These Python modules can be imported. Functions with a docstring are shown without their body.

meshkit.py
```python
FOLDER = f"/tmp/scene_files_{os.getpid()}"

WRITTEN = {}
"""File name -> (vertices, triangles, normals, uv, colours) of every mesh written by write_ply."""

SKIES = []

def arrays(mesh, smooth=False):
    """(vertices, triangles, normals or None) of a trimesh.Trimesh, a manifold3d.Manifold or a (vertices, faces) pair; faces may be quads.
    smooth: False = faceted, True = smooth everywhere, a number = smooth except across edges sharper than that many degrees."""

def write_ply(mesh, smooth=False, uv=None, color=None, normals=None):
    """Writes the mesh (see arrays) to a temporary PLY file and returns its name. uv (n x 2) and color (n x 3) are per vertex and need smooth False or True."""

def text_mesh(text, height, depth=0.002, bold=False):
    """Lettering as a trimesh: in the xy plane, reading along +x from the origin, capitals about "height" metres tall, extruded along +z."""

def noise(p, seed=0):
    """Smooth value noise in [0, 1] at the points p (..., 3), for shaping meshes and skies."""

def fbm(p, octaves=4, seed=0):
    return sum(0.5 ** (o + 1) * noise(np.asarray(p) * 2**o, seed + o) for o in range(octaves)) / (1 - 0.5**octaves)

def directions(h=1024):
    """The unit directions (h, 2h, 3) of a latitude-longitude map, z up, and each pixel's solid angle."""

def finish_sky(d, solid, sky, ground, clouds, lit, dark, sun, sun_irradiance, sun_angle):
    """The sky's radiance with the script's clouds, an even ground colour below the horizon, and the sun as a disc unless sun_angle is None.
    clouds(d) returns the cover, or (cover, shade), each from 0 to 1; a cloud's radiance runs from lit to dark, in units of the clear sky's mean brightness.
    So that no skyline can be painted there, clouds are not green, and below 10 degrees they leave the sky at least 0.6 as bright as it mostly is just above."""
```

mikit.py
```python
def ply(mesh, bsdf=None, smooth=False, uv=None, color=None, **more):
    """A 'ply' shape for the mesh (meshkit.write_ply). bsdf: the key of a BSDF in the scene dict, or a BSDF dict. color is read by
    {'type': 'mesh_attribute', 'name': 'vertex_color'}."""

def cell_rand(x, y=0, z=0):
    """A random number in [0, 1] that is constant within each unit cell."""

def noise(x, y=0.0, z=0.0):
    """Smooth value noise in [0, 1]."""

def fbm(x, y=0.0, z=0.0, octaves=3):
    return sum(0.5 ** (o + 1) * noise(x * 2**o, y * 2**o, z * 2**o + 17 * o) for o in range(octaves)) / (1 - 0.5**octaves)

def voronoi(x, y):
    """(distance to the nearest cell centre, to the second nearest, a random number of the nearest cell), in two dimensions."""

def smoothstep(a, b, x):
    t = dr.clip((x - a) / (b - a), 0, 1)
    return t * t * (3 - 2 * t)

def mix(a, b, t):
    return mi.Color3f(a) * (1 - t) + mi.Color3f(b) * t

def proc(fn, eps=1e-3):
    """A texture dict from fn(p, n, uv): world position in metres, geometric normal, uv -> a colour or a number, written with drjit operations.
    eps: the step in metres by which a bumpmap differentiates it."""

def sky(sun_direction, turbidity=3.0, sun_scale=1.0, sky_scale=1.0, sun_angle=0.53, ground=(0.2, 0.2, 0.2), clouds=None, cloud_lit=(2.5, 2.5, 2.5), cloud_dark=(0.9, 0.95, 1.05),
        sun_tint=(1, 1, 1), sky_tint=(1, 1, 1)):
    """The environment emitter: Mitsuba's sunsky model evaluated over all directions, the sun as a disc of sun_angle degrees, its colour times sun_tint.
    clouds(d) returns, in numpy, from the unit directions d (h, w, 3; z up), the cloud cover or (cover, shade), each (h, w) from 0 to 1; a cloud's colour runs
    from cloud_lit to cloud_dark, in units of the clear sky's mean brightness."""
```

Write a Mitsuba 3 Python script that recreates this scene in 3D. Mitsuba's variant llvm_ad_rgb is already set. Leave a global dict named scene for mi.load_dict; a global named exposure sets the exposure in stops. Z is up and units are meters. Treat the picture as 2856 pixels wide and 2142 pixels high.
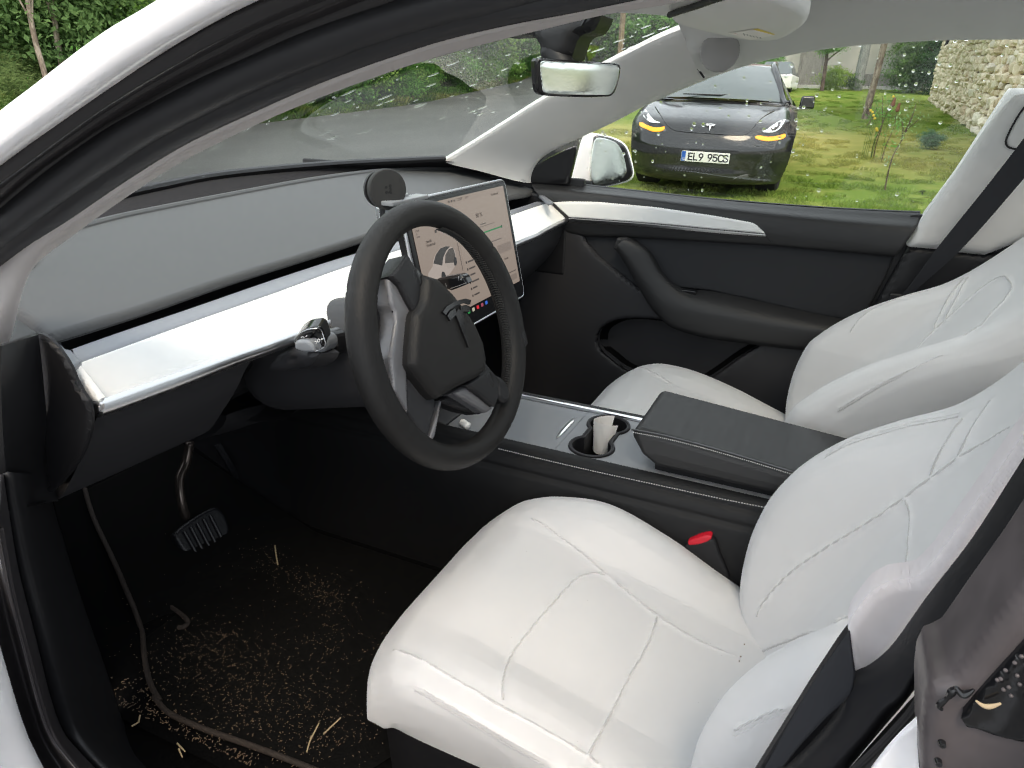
import math, random
import numpy as np, trimesh, mitsuba as mi, mikit, meshkit
import drjit as dr
import manifold3d
from scipy.interpolate import Akima1DInterpolator
from scipy.spatial import Delaunay, cKDTree
import shapely
from shapely.geometry import Polygon, LineString, Point

T = mi.ScalarTransform4f
scene = {'type': 'scene'}
labels = {}
exposure = 2.95
scene['camera'] = {'type': 'perspective', 'fov': 71.46, 'fov_axis': 'x', 'near_clip': 0.02, 'far_clip': 500.0,
    'to_world': T().look_at(origin=[0.669, -1.14, 1.24], target=[0.669-.37763, -1.14+.84499, 1.24-.37865], up=[-.17902, .33459, .92520])}
# overcast daylight: a bright even cloud layer, the sun only a broad glow behind the photographer
scene['sky'] = mikit.sky([0.30, -0.55, 0.78], turbidity=4, sun_scale=0.22, sun_angle=24, clouds=lambda d: 1.0, cloud_lit=(2.36, 2.5, 2.66), ground=(0.12, 0.13, 0.08))

# ---------------------------------------------------------------- helpers
A_ = lambda p: np.asarray(p, float)
def arc(p):
    return np.r_[0, np.cumsum(np.maximum(np.linalg.norm(np.diff(p, axis=0), axis=1), 1e-7))]
def crv(p, n, lin=False, closed=False):
    p = A_(p)
    if closed: p = np.vstack([p[-2:], p, p[:3]])
    d = arc(p)
    if lin or len(p) < 3:
        f = lambda t: np.stack([np.interp(t, d, p[:, k]) for k in range(p.shape[1])], 1)
    else: f = Akima1DInterpolator(d, p, method='makima')
    if closed:
        t = np.linspace(d[2], d[-3], n, endpoint=False); return f(t)
    q = f(np.linspace(0, d[-1], max(8*n, 64))); e = arc(q); t = np.linspace(0, e[-1], n)
    return np.stack([np.interp(t, e, q[:, k]) for k in range(q.shape[1])], 1)
def loft(rows, nu, nv, lin=False):
    R = np.stack([crv(r, nu, lin=lin) for r in rows])
    if len(rows) == 2 : return np.linspace(0, 1, nv)[:, None, None]*(R[1]-R[0]) + R[0]
    d = np.r_[0, np.cumsum(np.linalg.norm(np.diff(R, axis=0), axis=2).mean(1) + 1e-6)]
    return Akima1DInterpolator(d, R, axis=0, method='makima')(np.linspace(0, d[-1], nv))
def gmesh(G, cu=False, cv=False):
    nv, nu = G.shape[:2]; idx = np.arange(nv*nu).reshape(nv, nu)
    if cu: idx = np.hstack([idx, idx[:, :1]])
    if cv: idx = np.vstack([idx, idx[:1]])
    a, b, c, d = idx[:-1, :-1].ravel(), idx[:-1, 1:].ravel(), idx[1:, 1:].ravel(), idx[1:, :-1].ravel()
    return trimesh.Trimesh(G.reshape(-1, 3), np.vstack([np.stack([a, b, c], 1), np.stack([a, c, d], 1)]), process=False)
def gnorm(G):
    n = np.cross(np.gradient(G, axis=1), np.gradient(G, axis=0)); return n/(np.linalg.norm(n, axis=2, keepdims=True)+1e-12)
def shell(G, t):
    """sheet of thickness t (behind the surface, along -normal) with closed edges"""
    H = G - gnorm(G)*t
    nv, nu = G.shape[:2]
    m1, m2 = gmesh(G), gmesh(H); m2.invert()
    idx = np.arange(nv*nu).reshape(nv, nu); ring = np.r_[idx[0, :-1], idx[:-1, -1], idx[-1, :0:-1], idx[:0:-1, 0]]
    r2 = np.roll(ring, -1); k = nv*nu
    f = np.vstack([np.stack([ring, ring+k, r2+k], 1), np.stack([ring, r2+k, r2], 1)])
    return trimesh.Trimesh(np.vstack([m1.vertices, m2.vertices]), np.vstack([m1.faces, m2.faces+k, f]), process=False)
def frames(p):
    t = np.gradient(p, axis=0); t /= np.linalg.norm(t, axis=1, keepdims=True)+1e-12
    a = np.cross(t[0], [0, 0, 1.0]);  a = a if np.linalg.norm(a) > .1 else np.cross(t[0], [1.0, 0, 0])
    N = []
    for k in range(len(p)):
        a = a - np.dot(a, t[k])*t[k]; a /= np.linalg.norm(a); N.append(a)
    N = A_(N); return t, N, np.cross(t, N)
def tube(p, r, ns=8, n=None, closed=False, lin=False, flat=1.0, caps=True):
    p = A_(p)
    if n: p = crv(p, n, lin=lin, closed=closed)
    if closed:
        t = np.roll(p, -1, 0)-np.roll(p, 1, 0); t /= np.linalg.norm(t, axis=1, keepdims=True)
        c = p.mean(0); N = p-c; N -= (N*t).sum(1, keepdims=True)*t; N /= np.linalg.norm(N, axis=1, keepdims=True); B = np.cross(t, N)
    else: t, N, B = frames(p)
    r = np.asarray(r, float)
    if r.ndim and len(r) != len(p): r = np.interp(np.linspace(0, 1, len(p)), np.linspace(0, 1, len(r)), r)
    r = np.broadcast_to(r, (len(p),))[:, None, None]
    a = np.linspace(0, 2*np.pi, ns, endpoint=False)
    G = p[:, None]+r*(np.cos(a)[None, :, None]*N[:, None]+flat*np.sin(a)[None, :, None]*B[:, None])
    m = gmesh(G, cu=True, cv=closed)
    if caps and not closed:
        k = len(m.vertices); i0 = np.arange(ns); i1 = (len(p)-1)*ns+i0
        f = np.vstack([m.faces, np.stack([np.roll(i0, -1), i0, np.full(ns, k)], 1), np.stack([i1, np.roll(i1, -1), np.full(ns, k+1)], 1)])
        m = trimesh.Trimesh(np.vstack([m.vertices, p[:1], p[-1:]]), f, process=False)
    return m
def cat(*ms):
    ms = [m for m in (ms[0] if len(ms) == 1 and isinstance(ms[0], (list, tuple)) else ms)]
    return trimesh.util.concatenate(ms)
def hull_spheres(cs, r, seg=24, refine=0):
    m = manifold3d.Manifold.batch_hull([manifold3d.Manifold.sphere(rr, seg).translate(tuple(map(float, c))) for c, rr in zip(cs, np.broadcast_to(r, (len(cs),)))])
    return m
def tm(m):
    q = m.to_mesh(); return trimesh.Trimesh(np.array(q.vert_properties[:, :3]), np.array(q.tri_verts), process=False)
def rbox(c, s, r, seg=20, rot=None):
    c, s = A_(c), A_(s)/2-r
    m = hull_spheres([c*0+[sx*s[0], sy*s[1], sz*s[2]] for sx in (-1, 1) for sy in (-1, 1) for sz in (-1, 1)], r, seg)
    m = tm(m)
    if rot is not None: m.apply_transform(trimesh.transformations.rotation_matrix(math.radians(rot[0]), rot[1]))
    m.apply_translation(c); return m
def plane_of(P, toward=(0.669, -1.14, 1.24)):
    P = A_(P); c = P.mean(0); n = np.linalg.svd(P-c)[2][2]
    if np.dot(n, A_(toward)-c) < 0: n = -n
    a = np.cross([0, 0, 1.0], n); a = a/np.linalg.norm(a) if np.linalg.norm(a) > .05 else np.array([1.0, 0, 0])
    return c, a, np.cross(n, a), n
def tri2d(poly, res, edge=None, r=0):
    edge = edge or res
    pts = []
    rings = [poly.exterior]+list(poly.interiors)
    for g in rings:
        k = max(8, int(g.length/edge)); pts += [g.interpolate(t, normalized=True).coords[0] for t in np.linspace(0, 1, k, endpoint=False)]
    nb = len(pts)
    x0, y0, x1, y1 = poly.bounds
    xs, ys = np.meshgrid(np.arange(x0, x1, res), np.arange(y0, y1, res*.87)); xs[1::2] += res/2
    q = np.stack([xs.ravel(), ys.ravel()], 1); last = 0
    if r > 0:
        for dd in (.08*r, .25*r, .5*r, .8*r, 1.15*r):
            for gg in getattr(poly.buffer(-dd), 'geoms', [poly.buffer(-dd)]):
                if gg.is_empty: continue
                for ring in [gg.exterior]+list(gg.interiors):
                    k = max(6, int(ring.length/max(edge, .5*r))); pts += [ring.interpolate(t, normalized=True).coords[0] for t in np.linspace(0, 1, k, endpoint=False)]
            last = dd
    inn = shapely.contains_xy(poly.buffer(-last-res*.45), q[:, 0], q[:, 1])
    P = np.vstack([A_(pts), q[inn]])
    f = Delaunay(P).simplices; cc = P[f].mean(1)
    f = f[shapely.contains_xy(poly, cc[:, 0], cc[:, 1])]
    a = P[f]; e, g = a[:, 1]-a[:, 0], a[:, 2]-a[:, 0]; s = e[:, 0]*g[:, 1]-e[:, 1]*g[:, 0]; f[s < 0] = f[s < 0][:, ::-1]
    return P, f, nb, [max(8, int(g.length/edge)) for g in rings]
def pillow(outline, r=.006, thick=.01, res=.008, edge=None, bulge=0., holes=(), smooth=True, n=None, bend=None, frame=None):
    """a pad: the outline (3-D, roughly planar) filled, its rim rounded over r, sides going back by 'thick'"""
    o = A_(outline)
    c, a, b, nn = frame or plane_of(o)
    L = lambda q: np.stack([(q-c)@a, (q-c)@b], 1)
    if smooth: o = crv(o, n or max(60, int(arc(o)[-1]/(edge or res))), closed=True)
    h = (o-c)@nn
    poly = Polygon(L(o), [L(A_(q)) for q in holes])
    if not poly.is_valid: poly = poly.buffer(0); poly = max(getattr(poly, 'geoms', [poly]), key=lambda g: g.area)
    P, f, nb, ks = tri2d(poly, res, edge, r)
    d = shapely.distance(shapely.points(P), poly.boundary)
    z = np.where(d < r, -r+np.sqrt(np.maximum(r*r-(r-d)**2, 0)), 0.0)
    if bulge: z = z + bulge*(1-np.exp(-d/(abs(bulge)*3+.02)))
    if np.ptp(h) > 1e-4:
        dd, ii = cKDTree(L(o)).query(P, k=4); w = 1/(dd+1e-4)**2; z = z+(h[ii]*w).sum(1)/w.sum(1)
    V = c+P[:, :1]*a+P[:, 1:]*b+z[:, None]*nn
    if bend is not None: V = bend(V)
    k0 = len(V); vs, fs, o0 = [V], [f], 0
    for k in ks:
        ring = np.arange(o0, o0+k); back = V[ring]-nn*thick; base = sum(map(len, vs)); vs.append(back)
        r2, j, j2 = np.roll(ring, -1), base+np.arange(k), base+np.roll(np.arange(k), -1)
        fs += [np.stack([ring, j, j2], 1), np.stack([ring, j2, r2], 1)]; o0 += k
    return trimesh.Trimesh(np.vstack(vs), np.vstack(fs), process=False)
def stitches(path, n, frac=.62, r=.0007, off=0.):
    p = crv(path, 4*n+1); ms = []
    for k in range(n):
        a, b = p[4*k], p[4*k]*(1-frac)+p[4*k+4]*frac
        ms.append(tube(np.stack([a, (a+b)/2, b]), [r*.6, r, r*.6], ns=5))
    return cat(ms)
def proud(p, d, toward=(0.669, -1.14, 1.24)):
    p = A_(p); v = A_(toward)-p; return p+d*v/np.linalg.norm(v, axis=-1, keepdims=True)

# ---------------------------------------------------------------- materials
def bs(name, col=None, rough=.5, spec=.5, two=True, **k):
    d = {'type': 'principled', 'roughness': rough, 'specular': spec}
    d['base_color'] = {'type': 'rgb', 'value': list(col)} if not isinstance(col, dict) else col
    d.update(k)
    scene['mat_'+name] = {'type': 'twosided', 'bsdf': d} if two else d
def bumped(name, col, rough, spec, fn, scale, eps=8e-4, **k):
    d = {'type': 'principled', 'roughness': rough, 'specular': spec, 'base_color': {'type': 'rgb', 'value': list(col)} if not isinstance(col, dict) else col, **k}
    scene['mat_'+name] = {'type': 'twosided', 'bsdf': {'type': 'bumpmap', 'scale': scale, 'arbitrary': mikit.proc(fn, eps), 'bsdf': d}}
N_, FB, SS, MX = mikit.noise, mikit.fbm, mikit.smoothstep, mikit.mix
grain = lambda p, n, uv: N_(p.x*700, p.y*700, p.z*700)*.6+N_(p.x*320, p.y*320, p.z*320)*.4
bs('black_plastic', (.010, .010, .0115), .48, .4)
bs('dark_trim', (.027, .027, .030), .55, .4)
bs('gloss_black', (.008, .008, .009), .12, .5)
bs('rubber', (.018, .017, .018), .38, .45)
bs('seal', (.024, .022, .024), .32, .5)
bs('light_trim', (.64, .63, .615), .62, .3)
bs('pillar_trim', (.46, .43, .42), .7, .3)
bs('headliner', (.60, .595, .58), .85, .1)
bs('white_trim', (.77, .77, .75), .8, .1)
bs('white_paint', (.82, .80, .81), .18, .5, clearcoat=1.0, clearcoat_gloss=.95)
bs('silver', (.62, .62, .63), .32, .5, metallic=1.0)
bs('chrome', (.85, .86, .87), .12, .5, metallic=1.0)
bs('satin_grey', (.20, .21, .225), .35, .5)
bs('vent_grey', (.17, .18, .20), .40, .5)
bs('spoke_silver', (.16, .16, .17), .36, .5, metallic=.4)
bs('carpet', (.003, .003, .0033), .95, .05)
bs('stitch_grey', (.45, .45, .44), .8, .1)
bs('stitch_black', (.03, .03, .03), .7, .2)
bs('red', (.55, .01, .025), .3, .5)
bs('belt', (.022, .023, .027), .7, .2)
bs('paper', (.72, .69, .65), .8, .1)
bs('print', (.03, .03, .03), .7, .1)
bs('print_white', (.62, .62, .62), .5, .2)
bs('yellow', (.75, .55, .12), .6, .2)
bs('binding', (.036, .030, .027), .8, .15)
bs('straw', (.19, .135, .09), .8, .1)
bs('straw_pale', (.42, .33, .21), .8, .1)
bs('disc_rubber', (.028, .028, .028), .62, .3)
bs('disc_mark', (.012, .012, .012), .35, .4)
bs('jamb_paint', mikit.proc(lambda p, n, uv: mi.Color3f(.075, .064, .066)*(.55+.8*mikit.fbm(p.x*40, p.y*40, p.z*40))), .36, .5)
bumped('dash_pad', (.066, .068, .070), .55, .32, grain, .0004)
bumped('black_leather', (.022, .022, .023), .44, .42, grain, .0009)
bumped('rim_leather', (.0125, .012, .012), .52, .26, grain, .0007)
bumped('seat_leather', (.575, .572, .57), .46, .35, lambda p, n, uv: N_(p.x*420, p.y*420, p.z*420)*.35+N_(p.x*40, p.y*40, p.z*40)*.5, .0006)
bumped('seat_insert', (.755, .745, .725), .50, .32, lambda p, n, uv: N_(p.x*420, p.y*420, p.z*420)*.6+N_(p.x*50, p.y*50, p.z*50)*1.2, .0008)
bumped('suede', {'type': 'rgb', 'value': [.030, .031, .034]}, .85, .15, lambda p, n, uv: FB(p.x*90, p.y*90, p.z*90), .002)
bumped('shelf_cloth', (.028, .027, .029), .9, .1, lambda p, n, uv: dr.sin(p.x*2600)*dr.sin(p.y*2600), .0006)
bumped('pillar_cloth', (.62, .585, .59), .85, .1, lambda p, n, uv: dr.sin((p.x+p.z*1.5)*1500), .0006)
scene['mat_window_glass'] = {'type': 'thindielectric', 'int_ior': 1.5, 'specular_transmittance': {'type': 'rgb', 'value': [.90, .93, .905]}}
scene['mat_screen_glass'] = {'type': 'thindielectric', 'int_ior': 1.24, 'specular_transmittance': {'type': 'rgb', 'value': [.93, .96, .94]}}
scene['mat_roof_glass'] = {'type': 'thindielectric', 'int_ior': 1.5, 'specular_transmittance': {'type': 'rgb', 'value': [.42, .44, .44]}}
scene['mat_mirror'] = {'type': 'twosided', 'bsdf': {'type': 'roughconductor', 'alpha': .01, 'specular_reflectance': {'type': 'rgb', 'value': [.80, .84, .78]}}}
scene['mat_water'] = {'type': 'dielectric', 'int_ior': 1.33}

# ---------------------------------------------------------------- entries
def num(key):
    if key not in USED: USED.add(key); return key
    k = 1
    while '%s_%03d' % (key, k) in USED: k += 1
    key = '%s_%03d' % (key, k); USED.add(key); return key
USED = set()
def put(parent, name, mesh, mat, smooth=30, label=None, kind=None, **k):
    key = num((parent+'__' if parent else '')+name)
    scene[key] = mikit.ply(mesh, 'mat_'+mat, smooth=smooth, **k)
    if label or kind:
        labels[key] = {}
        if label: labels[key]['label'] = label
        if kind: labels[key]['kind'] = kind
    return key
def thing(name, label, cat_, group=None):
    key = num(name); labels[key] = {'label': label, 'category': cat_}
    if group: labels[key]['group'] = group
    return key
def text_on(text, height, origin, right, up, depth=.0008, bold=False):
    m = meshkit.text_mesh(text, height, depth, bold); r = A_(right)/np.linalg.norm(right); u = A_(up); u = u-r*np.dot(u, r); u /= np.linalg.norm(u)
    M = np.eye(4); M[:3, 0], M[:3, 1], M[:3, 2], M[:3, 3] = r, u, np.cross(r, u), origin; m.apply_transform(M); return m
CAR = thing('white_car', 'white electric car seen through its open driver door, with white leather seats and black dashboard', 'car')
P = lambda name, *a, **k: put(CAR, name, *a, **k)
bumped('grille_cloth', (.34, .33, .325), .8, .1, lambda p, n, uv: dr.sin(p.x*2200)*dr.sin(p.z*2200), .0008)
bs('pedal', (.009, .0095, .012), .45, .4)
bs('pedal_arm', (.12, .10, .09), .3, .5, metallic=.8)
bumped('carpet_mat', {'type': 'rgb', 'value': [.0055, .0055, .0055]}, .95, .05, lambda p, n, uv: N_(p.x*500, p.y*500, p.z*500), .002)
bs('car_black', (.010, .010, .011), .09, .5, clearcoat=1.0, clearcoat_gloss=.96)
scene['mat_car_glass'] = {'type': 'twosided', 'bsdf': {'type': 'principled', 'base_color': {'type': 'rgb', 'value': [.05, .065, .062]}, 'roughness': .05, 'eta': 2.0}}
bs('headlamp', (.62, .66, .68), .12, .6)
bs('amber', (.8, .30, .02), .3, .5)
bs('bumper_grey', (.10, .10, .105), .35, .5)
bs('tyre', (.018, .018, .019), .7, .3)
bs('plate_white', (.70, .70, .66), .45, .3)
bs('plate_blue', (.02, .09, .38), .4, .4)
bs('plate_ink', (.03, .03, .035), .5, .3)
def lawn_col(p):
    a = FB(p.x*.9, p.y*.5, 3.0); b = FB(p.x*5, p.y*5, 7.0)
    y = SS(8.5, 12.0, p.y)*(1-SS(15.5, 19.5, p.y+1.2*(a-.5)))
    t = dr.clip((a-.40)*.9+(b-.5)*.6+y*.55, 0, 1)
    return MX(mi.Color3f(.155, .235, .045), mi.Color3f(.40, .37, .125), t)
scene['mat_lawn'] = {'type': 'diffuse', 'reflectance': mikit.proc(lambda p, n, uv: lawn_col(p)*.9)}
scene['mat_grass'] = {'type': 'principledthin', 'roughness': .6, 'diff_trans': .8, 'spec_trans': 0.0, 'base_color': mikit.proc(lambda p, n, uv: lawn_col(p)*(.9+.6*N_(p.x*30, p.y*30, p.z*20)))}
scene['mat_verge'] = {'type': 'twosided', 'bsdf': {'type': 'principled', 'roughness': .6, 'specular': .2, 'base_color': mikit.proc(lambda p, n, uv: MX(mi.Color3f(.06, .14, .02), mi.Color3f(.20, .22, .06), SS(.45, .75, FB(p.x*.8, p.y*.4, p.z*3))))}}
def asph(p):
    v = N_(p.x*60, p.y*60, 0)*.5+N_(p.x*170, p.y*170, 0)*.5; w = FB(p.x*.7, p.y*.35, 2.0)
    return mi.Color3f(.082, .084, .083)*(.75+.5*v)*(.8+.45*w)
scene['mat_asphalt'] = {'type': 'principled', 'roughness': .55, 'specular': .45, 'base_color': mikit.proc(lambda p, n, uv: asph(p))}
def leafmat(name, a, b, trans=.35):
    fn = lambda p, n, uv: MX(mi.Color3f(*a), mi.Color3f(*b), N_(p.x*1.7, p.y*1.7, p.z*1.7)*.6+N_(p.x*13, p.y*13, p.z*13)*.4)
    scene['mat_'+name] = {'type': 'principledthin', 'base_color': mikit.proc(fn), 'roughness': .5, 'diff_trans': trans*2, 'spec_trans': 0.0}
leafmat('leaf_locust', (.17, .26, .10), (.38, .48, .20)); leafmat('leaf_dark', (.085, .16, .06), (.20, .31, .11)); leafmat('leaf_mid', (0.113, 0.282, 0.0679), (0.264, 0.51, 0.123))
leafmat('leaf_light', (0.208, 0.434, 0.0943), (0.434, 0.6, 0.17)); leafmat('leaf_far', (0.189, 0.339, 0.17), (0.32, 0.49, 0.246)); leafmat('leaf_yellow', (0.189, 0.319, 0.0435), (0.348, 0.478, 0.0725))
leafmat('leaf_deep', (0.029, 0.0725, 0.0261), (0.0653, 0.138, 0.0435)); leafmat('leaf_pale', (0.232, 0.377, 0.16), (0.377, 0.522, 0.246)); leafmat('leaf_blue', (0.131, 0.246, 0.16), (0.232, 0.362, 0.232))
woody = lambda a, b: {'type': 'diffuse', 'reflectance': mikit.proc(lambda p, n, uv: MX(mi.Color3f(*a), mi.Color3f(*b), SS(.3, .7, N_(p.x*22, p.y*22, p.z*4)*.6+N_(p.x*60, p.y*60, p.z*16)*.4)))}
scene['mat_bark'] = woody((.07, .05, .04), (.15, .11, .085)); scene['mat_bark_pale'] = woody((.19, .15, .12), (.38, .32, .26)); scene['mat_pole_wood'] = woody((.22, .16, .10), (.34, .26, .17))
scene['mat_concrete'] = woody((.24, .25, .25), (.34, .35, .34)); scene['mat_render_grey'] = {'type': 'diffuse', 'reflectance': mikit.proc(lambda p, n, uv: mi.Color3f(.46, .45, .41)*(.75+.4*FB(p.x*.8, p.z*.5, 2.0)))}
scene['mat_plinth_grey'] = woody((.20, .19, .175), (.28, .27, .25)); scene['mat_plinth_pale'] = woody((.42, .42, .40), (.52, .51, .49)); scene['mat_wood_grey'] = woody((.20, .19, .18), (.28, .27, .25)); bs('roof_tile', (.25, .12, .09), .8, .2)
scene['mat_mortar'] = woody((.46, .40, .30), (.62, .57, .47)); scene['mat_plaster'] = {'type': 'diffuse', 'reflectance': mikit.proc(lambda p, n, uv: MX(mi.Color3f(.62, .52, .44), mi.Color3f(.66, .63, .56), SS(.4, .6, FB(p.y*2, p.z*.7, 1.0))))}
for k_, (a, b) in enumerate((((.62, .53, .37), (.80, .72, .55)), ((.72, .65, .50), (.85, .79, .65)), ((.46, .36, .23), (.68, .57, .41)), ((.64, .58, .48), (.78, .72, .61)))):
    scene['mat_stone_%d' % k_] = {'type': 'diffuse', 'reflectance': mikit.proc(lambda p, n, uv, a=a, b=b: MX(mi.Color3f(*a), mi.Color3f(*b), SS(.25, .75, N_(p.x*9, p.y*9, p.z*9)*.6+N_(p.x*30, p.y*30, p.z*30)*.4)))}
bs('verge_plain', (.09, .16, .03), .6, .2); bs('flower_yellow', (.60, .48, .06), .6, .2); bs('rust', (.20, .09, .05), .8, .1)
bs('seam_thread', (.46, .455, .445), .7, .1)
bs('screen_black', (.006, .006, .007), .30, .25)
scene['mat_gravel'] = {'type': 'diffuse', 'reflectance': mikit.proc(lambda p, n, uv: mi.Color3f(.36, .35, .31)*(.75+.5*N_(p.x*25, p.y*25, 0)))}
bs('pillar_dark', (.010, .0098, .0115), .6, .2)
bumped('console_leather', (.009, .009, .0095), .5, .25, grain, .0006)

# ================================================================ WHITE CAR: dashboard
DB = P('dashboard', cat([tube([(-.16, -.68, .86), (-.16, .68, .86)], .045, 12), rbox((-.32, 0, .85), (.34, 1.36, .16), .03)]), 'black_plastic', label='black and white dashboard with a long white trim panel')
pad_out = [(-0.0811,-0.6829,0.9866),(-0.0813,-0.6267,0.9866),(-0.0837,-0.5693,0.9871),(-0.097,-0.406,0.9895),(-0.1054,-0.1911,0.991),(-0.1115,-0.0682,0.9921),(-0.1174,0.5619,0.9931),(-0.1082,0.6532,0.9915),(-0.1082,0.7097,0.9915),(-0.115,0.7442,0.9927),(-0.1405,0.7675,0.9973),(-0.1661,0.7844,1.002),(-0.2373,0.8049,1.015),(-0.3069,0.8045,1.027),(-0.343,0.7333,1.034),(-0.3861,0.6165,1.042),(-0.4112,0.51,1.046),(-0.4283,0.4057,1.049),(-0.428,0.1434,1.049),(-0.4084,-0.0813,1.046),(-0.3892,-0.3059,1.042),(-0.3542,-0.4721,1.036),(-0.2638,-0.5731,1.02),(-0.2412,-0.6032,1.015),(-0.2169,-0.6294,1.011),(-0.1875,-0.6531,1.006),(-0.1614,-0.6657,1.001),(-0.1338,-0.6711,0.9961),(-0.1166,-0.6742,0.993),(-0.0941,-0.6817,0.9889)]
P('dashboard__pad', pillow(pad_out, .009, .003, .014, .007, n=480), 'dash_pad', smooth=60, label='padded grey dashboard top')
ridge = [(-0.2847,-0.5645,1.023),(-0.3215,-0.5195,1.03),(-0.3508,-0.4746,1.035),(-0.3852,-0.3094,1.041),(-0.4037,-0.0863,1.045),(-0.4211,0.135,1.048),(-0.422,0.3967,1.048),(-0.4071,0.5036,1.045),(-0.3819,0.6095,1.041),(-0.3388,0.7255,1.033),(-0.3028,0.7963,1.026),(-0.2322,0.7941,1.014),(-0.1688,0.7769,1.002)]
P('dashboard__piping', tube(A_(ridge)-[0, 0, .003], .0085, 10, n=120), 'dash_pad')
shelf0 = [(-0.2915,-0.5668,1.02),(-0.3699,-0.4614,1.035),(-0.4051,-0.2929,1.041),(-0.4267,-0.0629,1.045),(-0.4477,0.1668,1.049),(-0.4492,0.4355,1.049),(-0.4279,0.5356,1.045),(-0.4026,0.6441,1.04),(-0.3576,0.7604,1.032),(-0.3212,0.8329,1.026),(-0.2499,0.8318,1.013),(-0.1846,0.8127,1.001)]
base = [(-0.4833,-0.2842,1.052),(-0.5126,-0.15,1.056),(-0.5325,-0.0171,1.06),(-0.5123,0.167,1.063),(-0.4589,0.3532,1.065),(-0.3879,0.5041,1.066),(-0.3304,0.6094,1.067)]
base_full = [(-.20, -.70, 1.03), (-.36, -.52, 1.045)]+base
P('dashboard__shelf', gmesh(loft([A_(shelf0)-[0, 0, .004], A_(base_full+[(-0.2397,0.66,1.045),(-0.1292,0.7,1.022)])-[0, 0, .002]], 120, 10)), 'shelf_cloth')
P('windscreen_seal', tube(A_(base_full)+[0, 0, .004], .009, 8, n=100), 'gloss_black')
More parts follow.
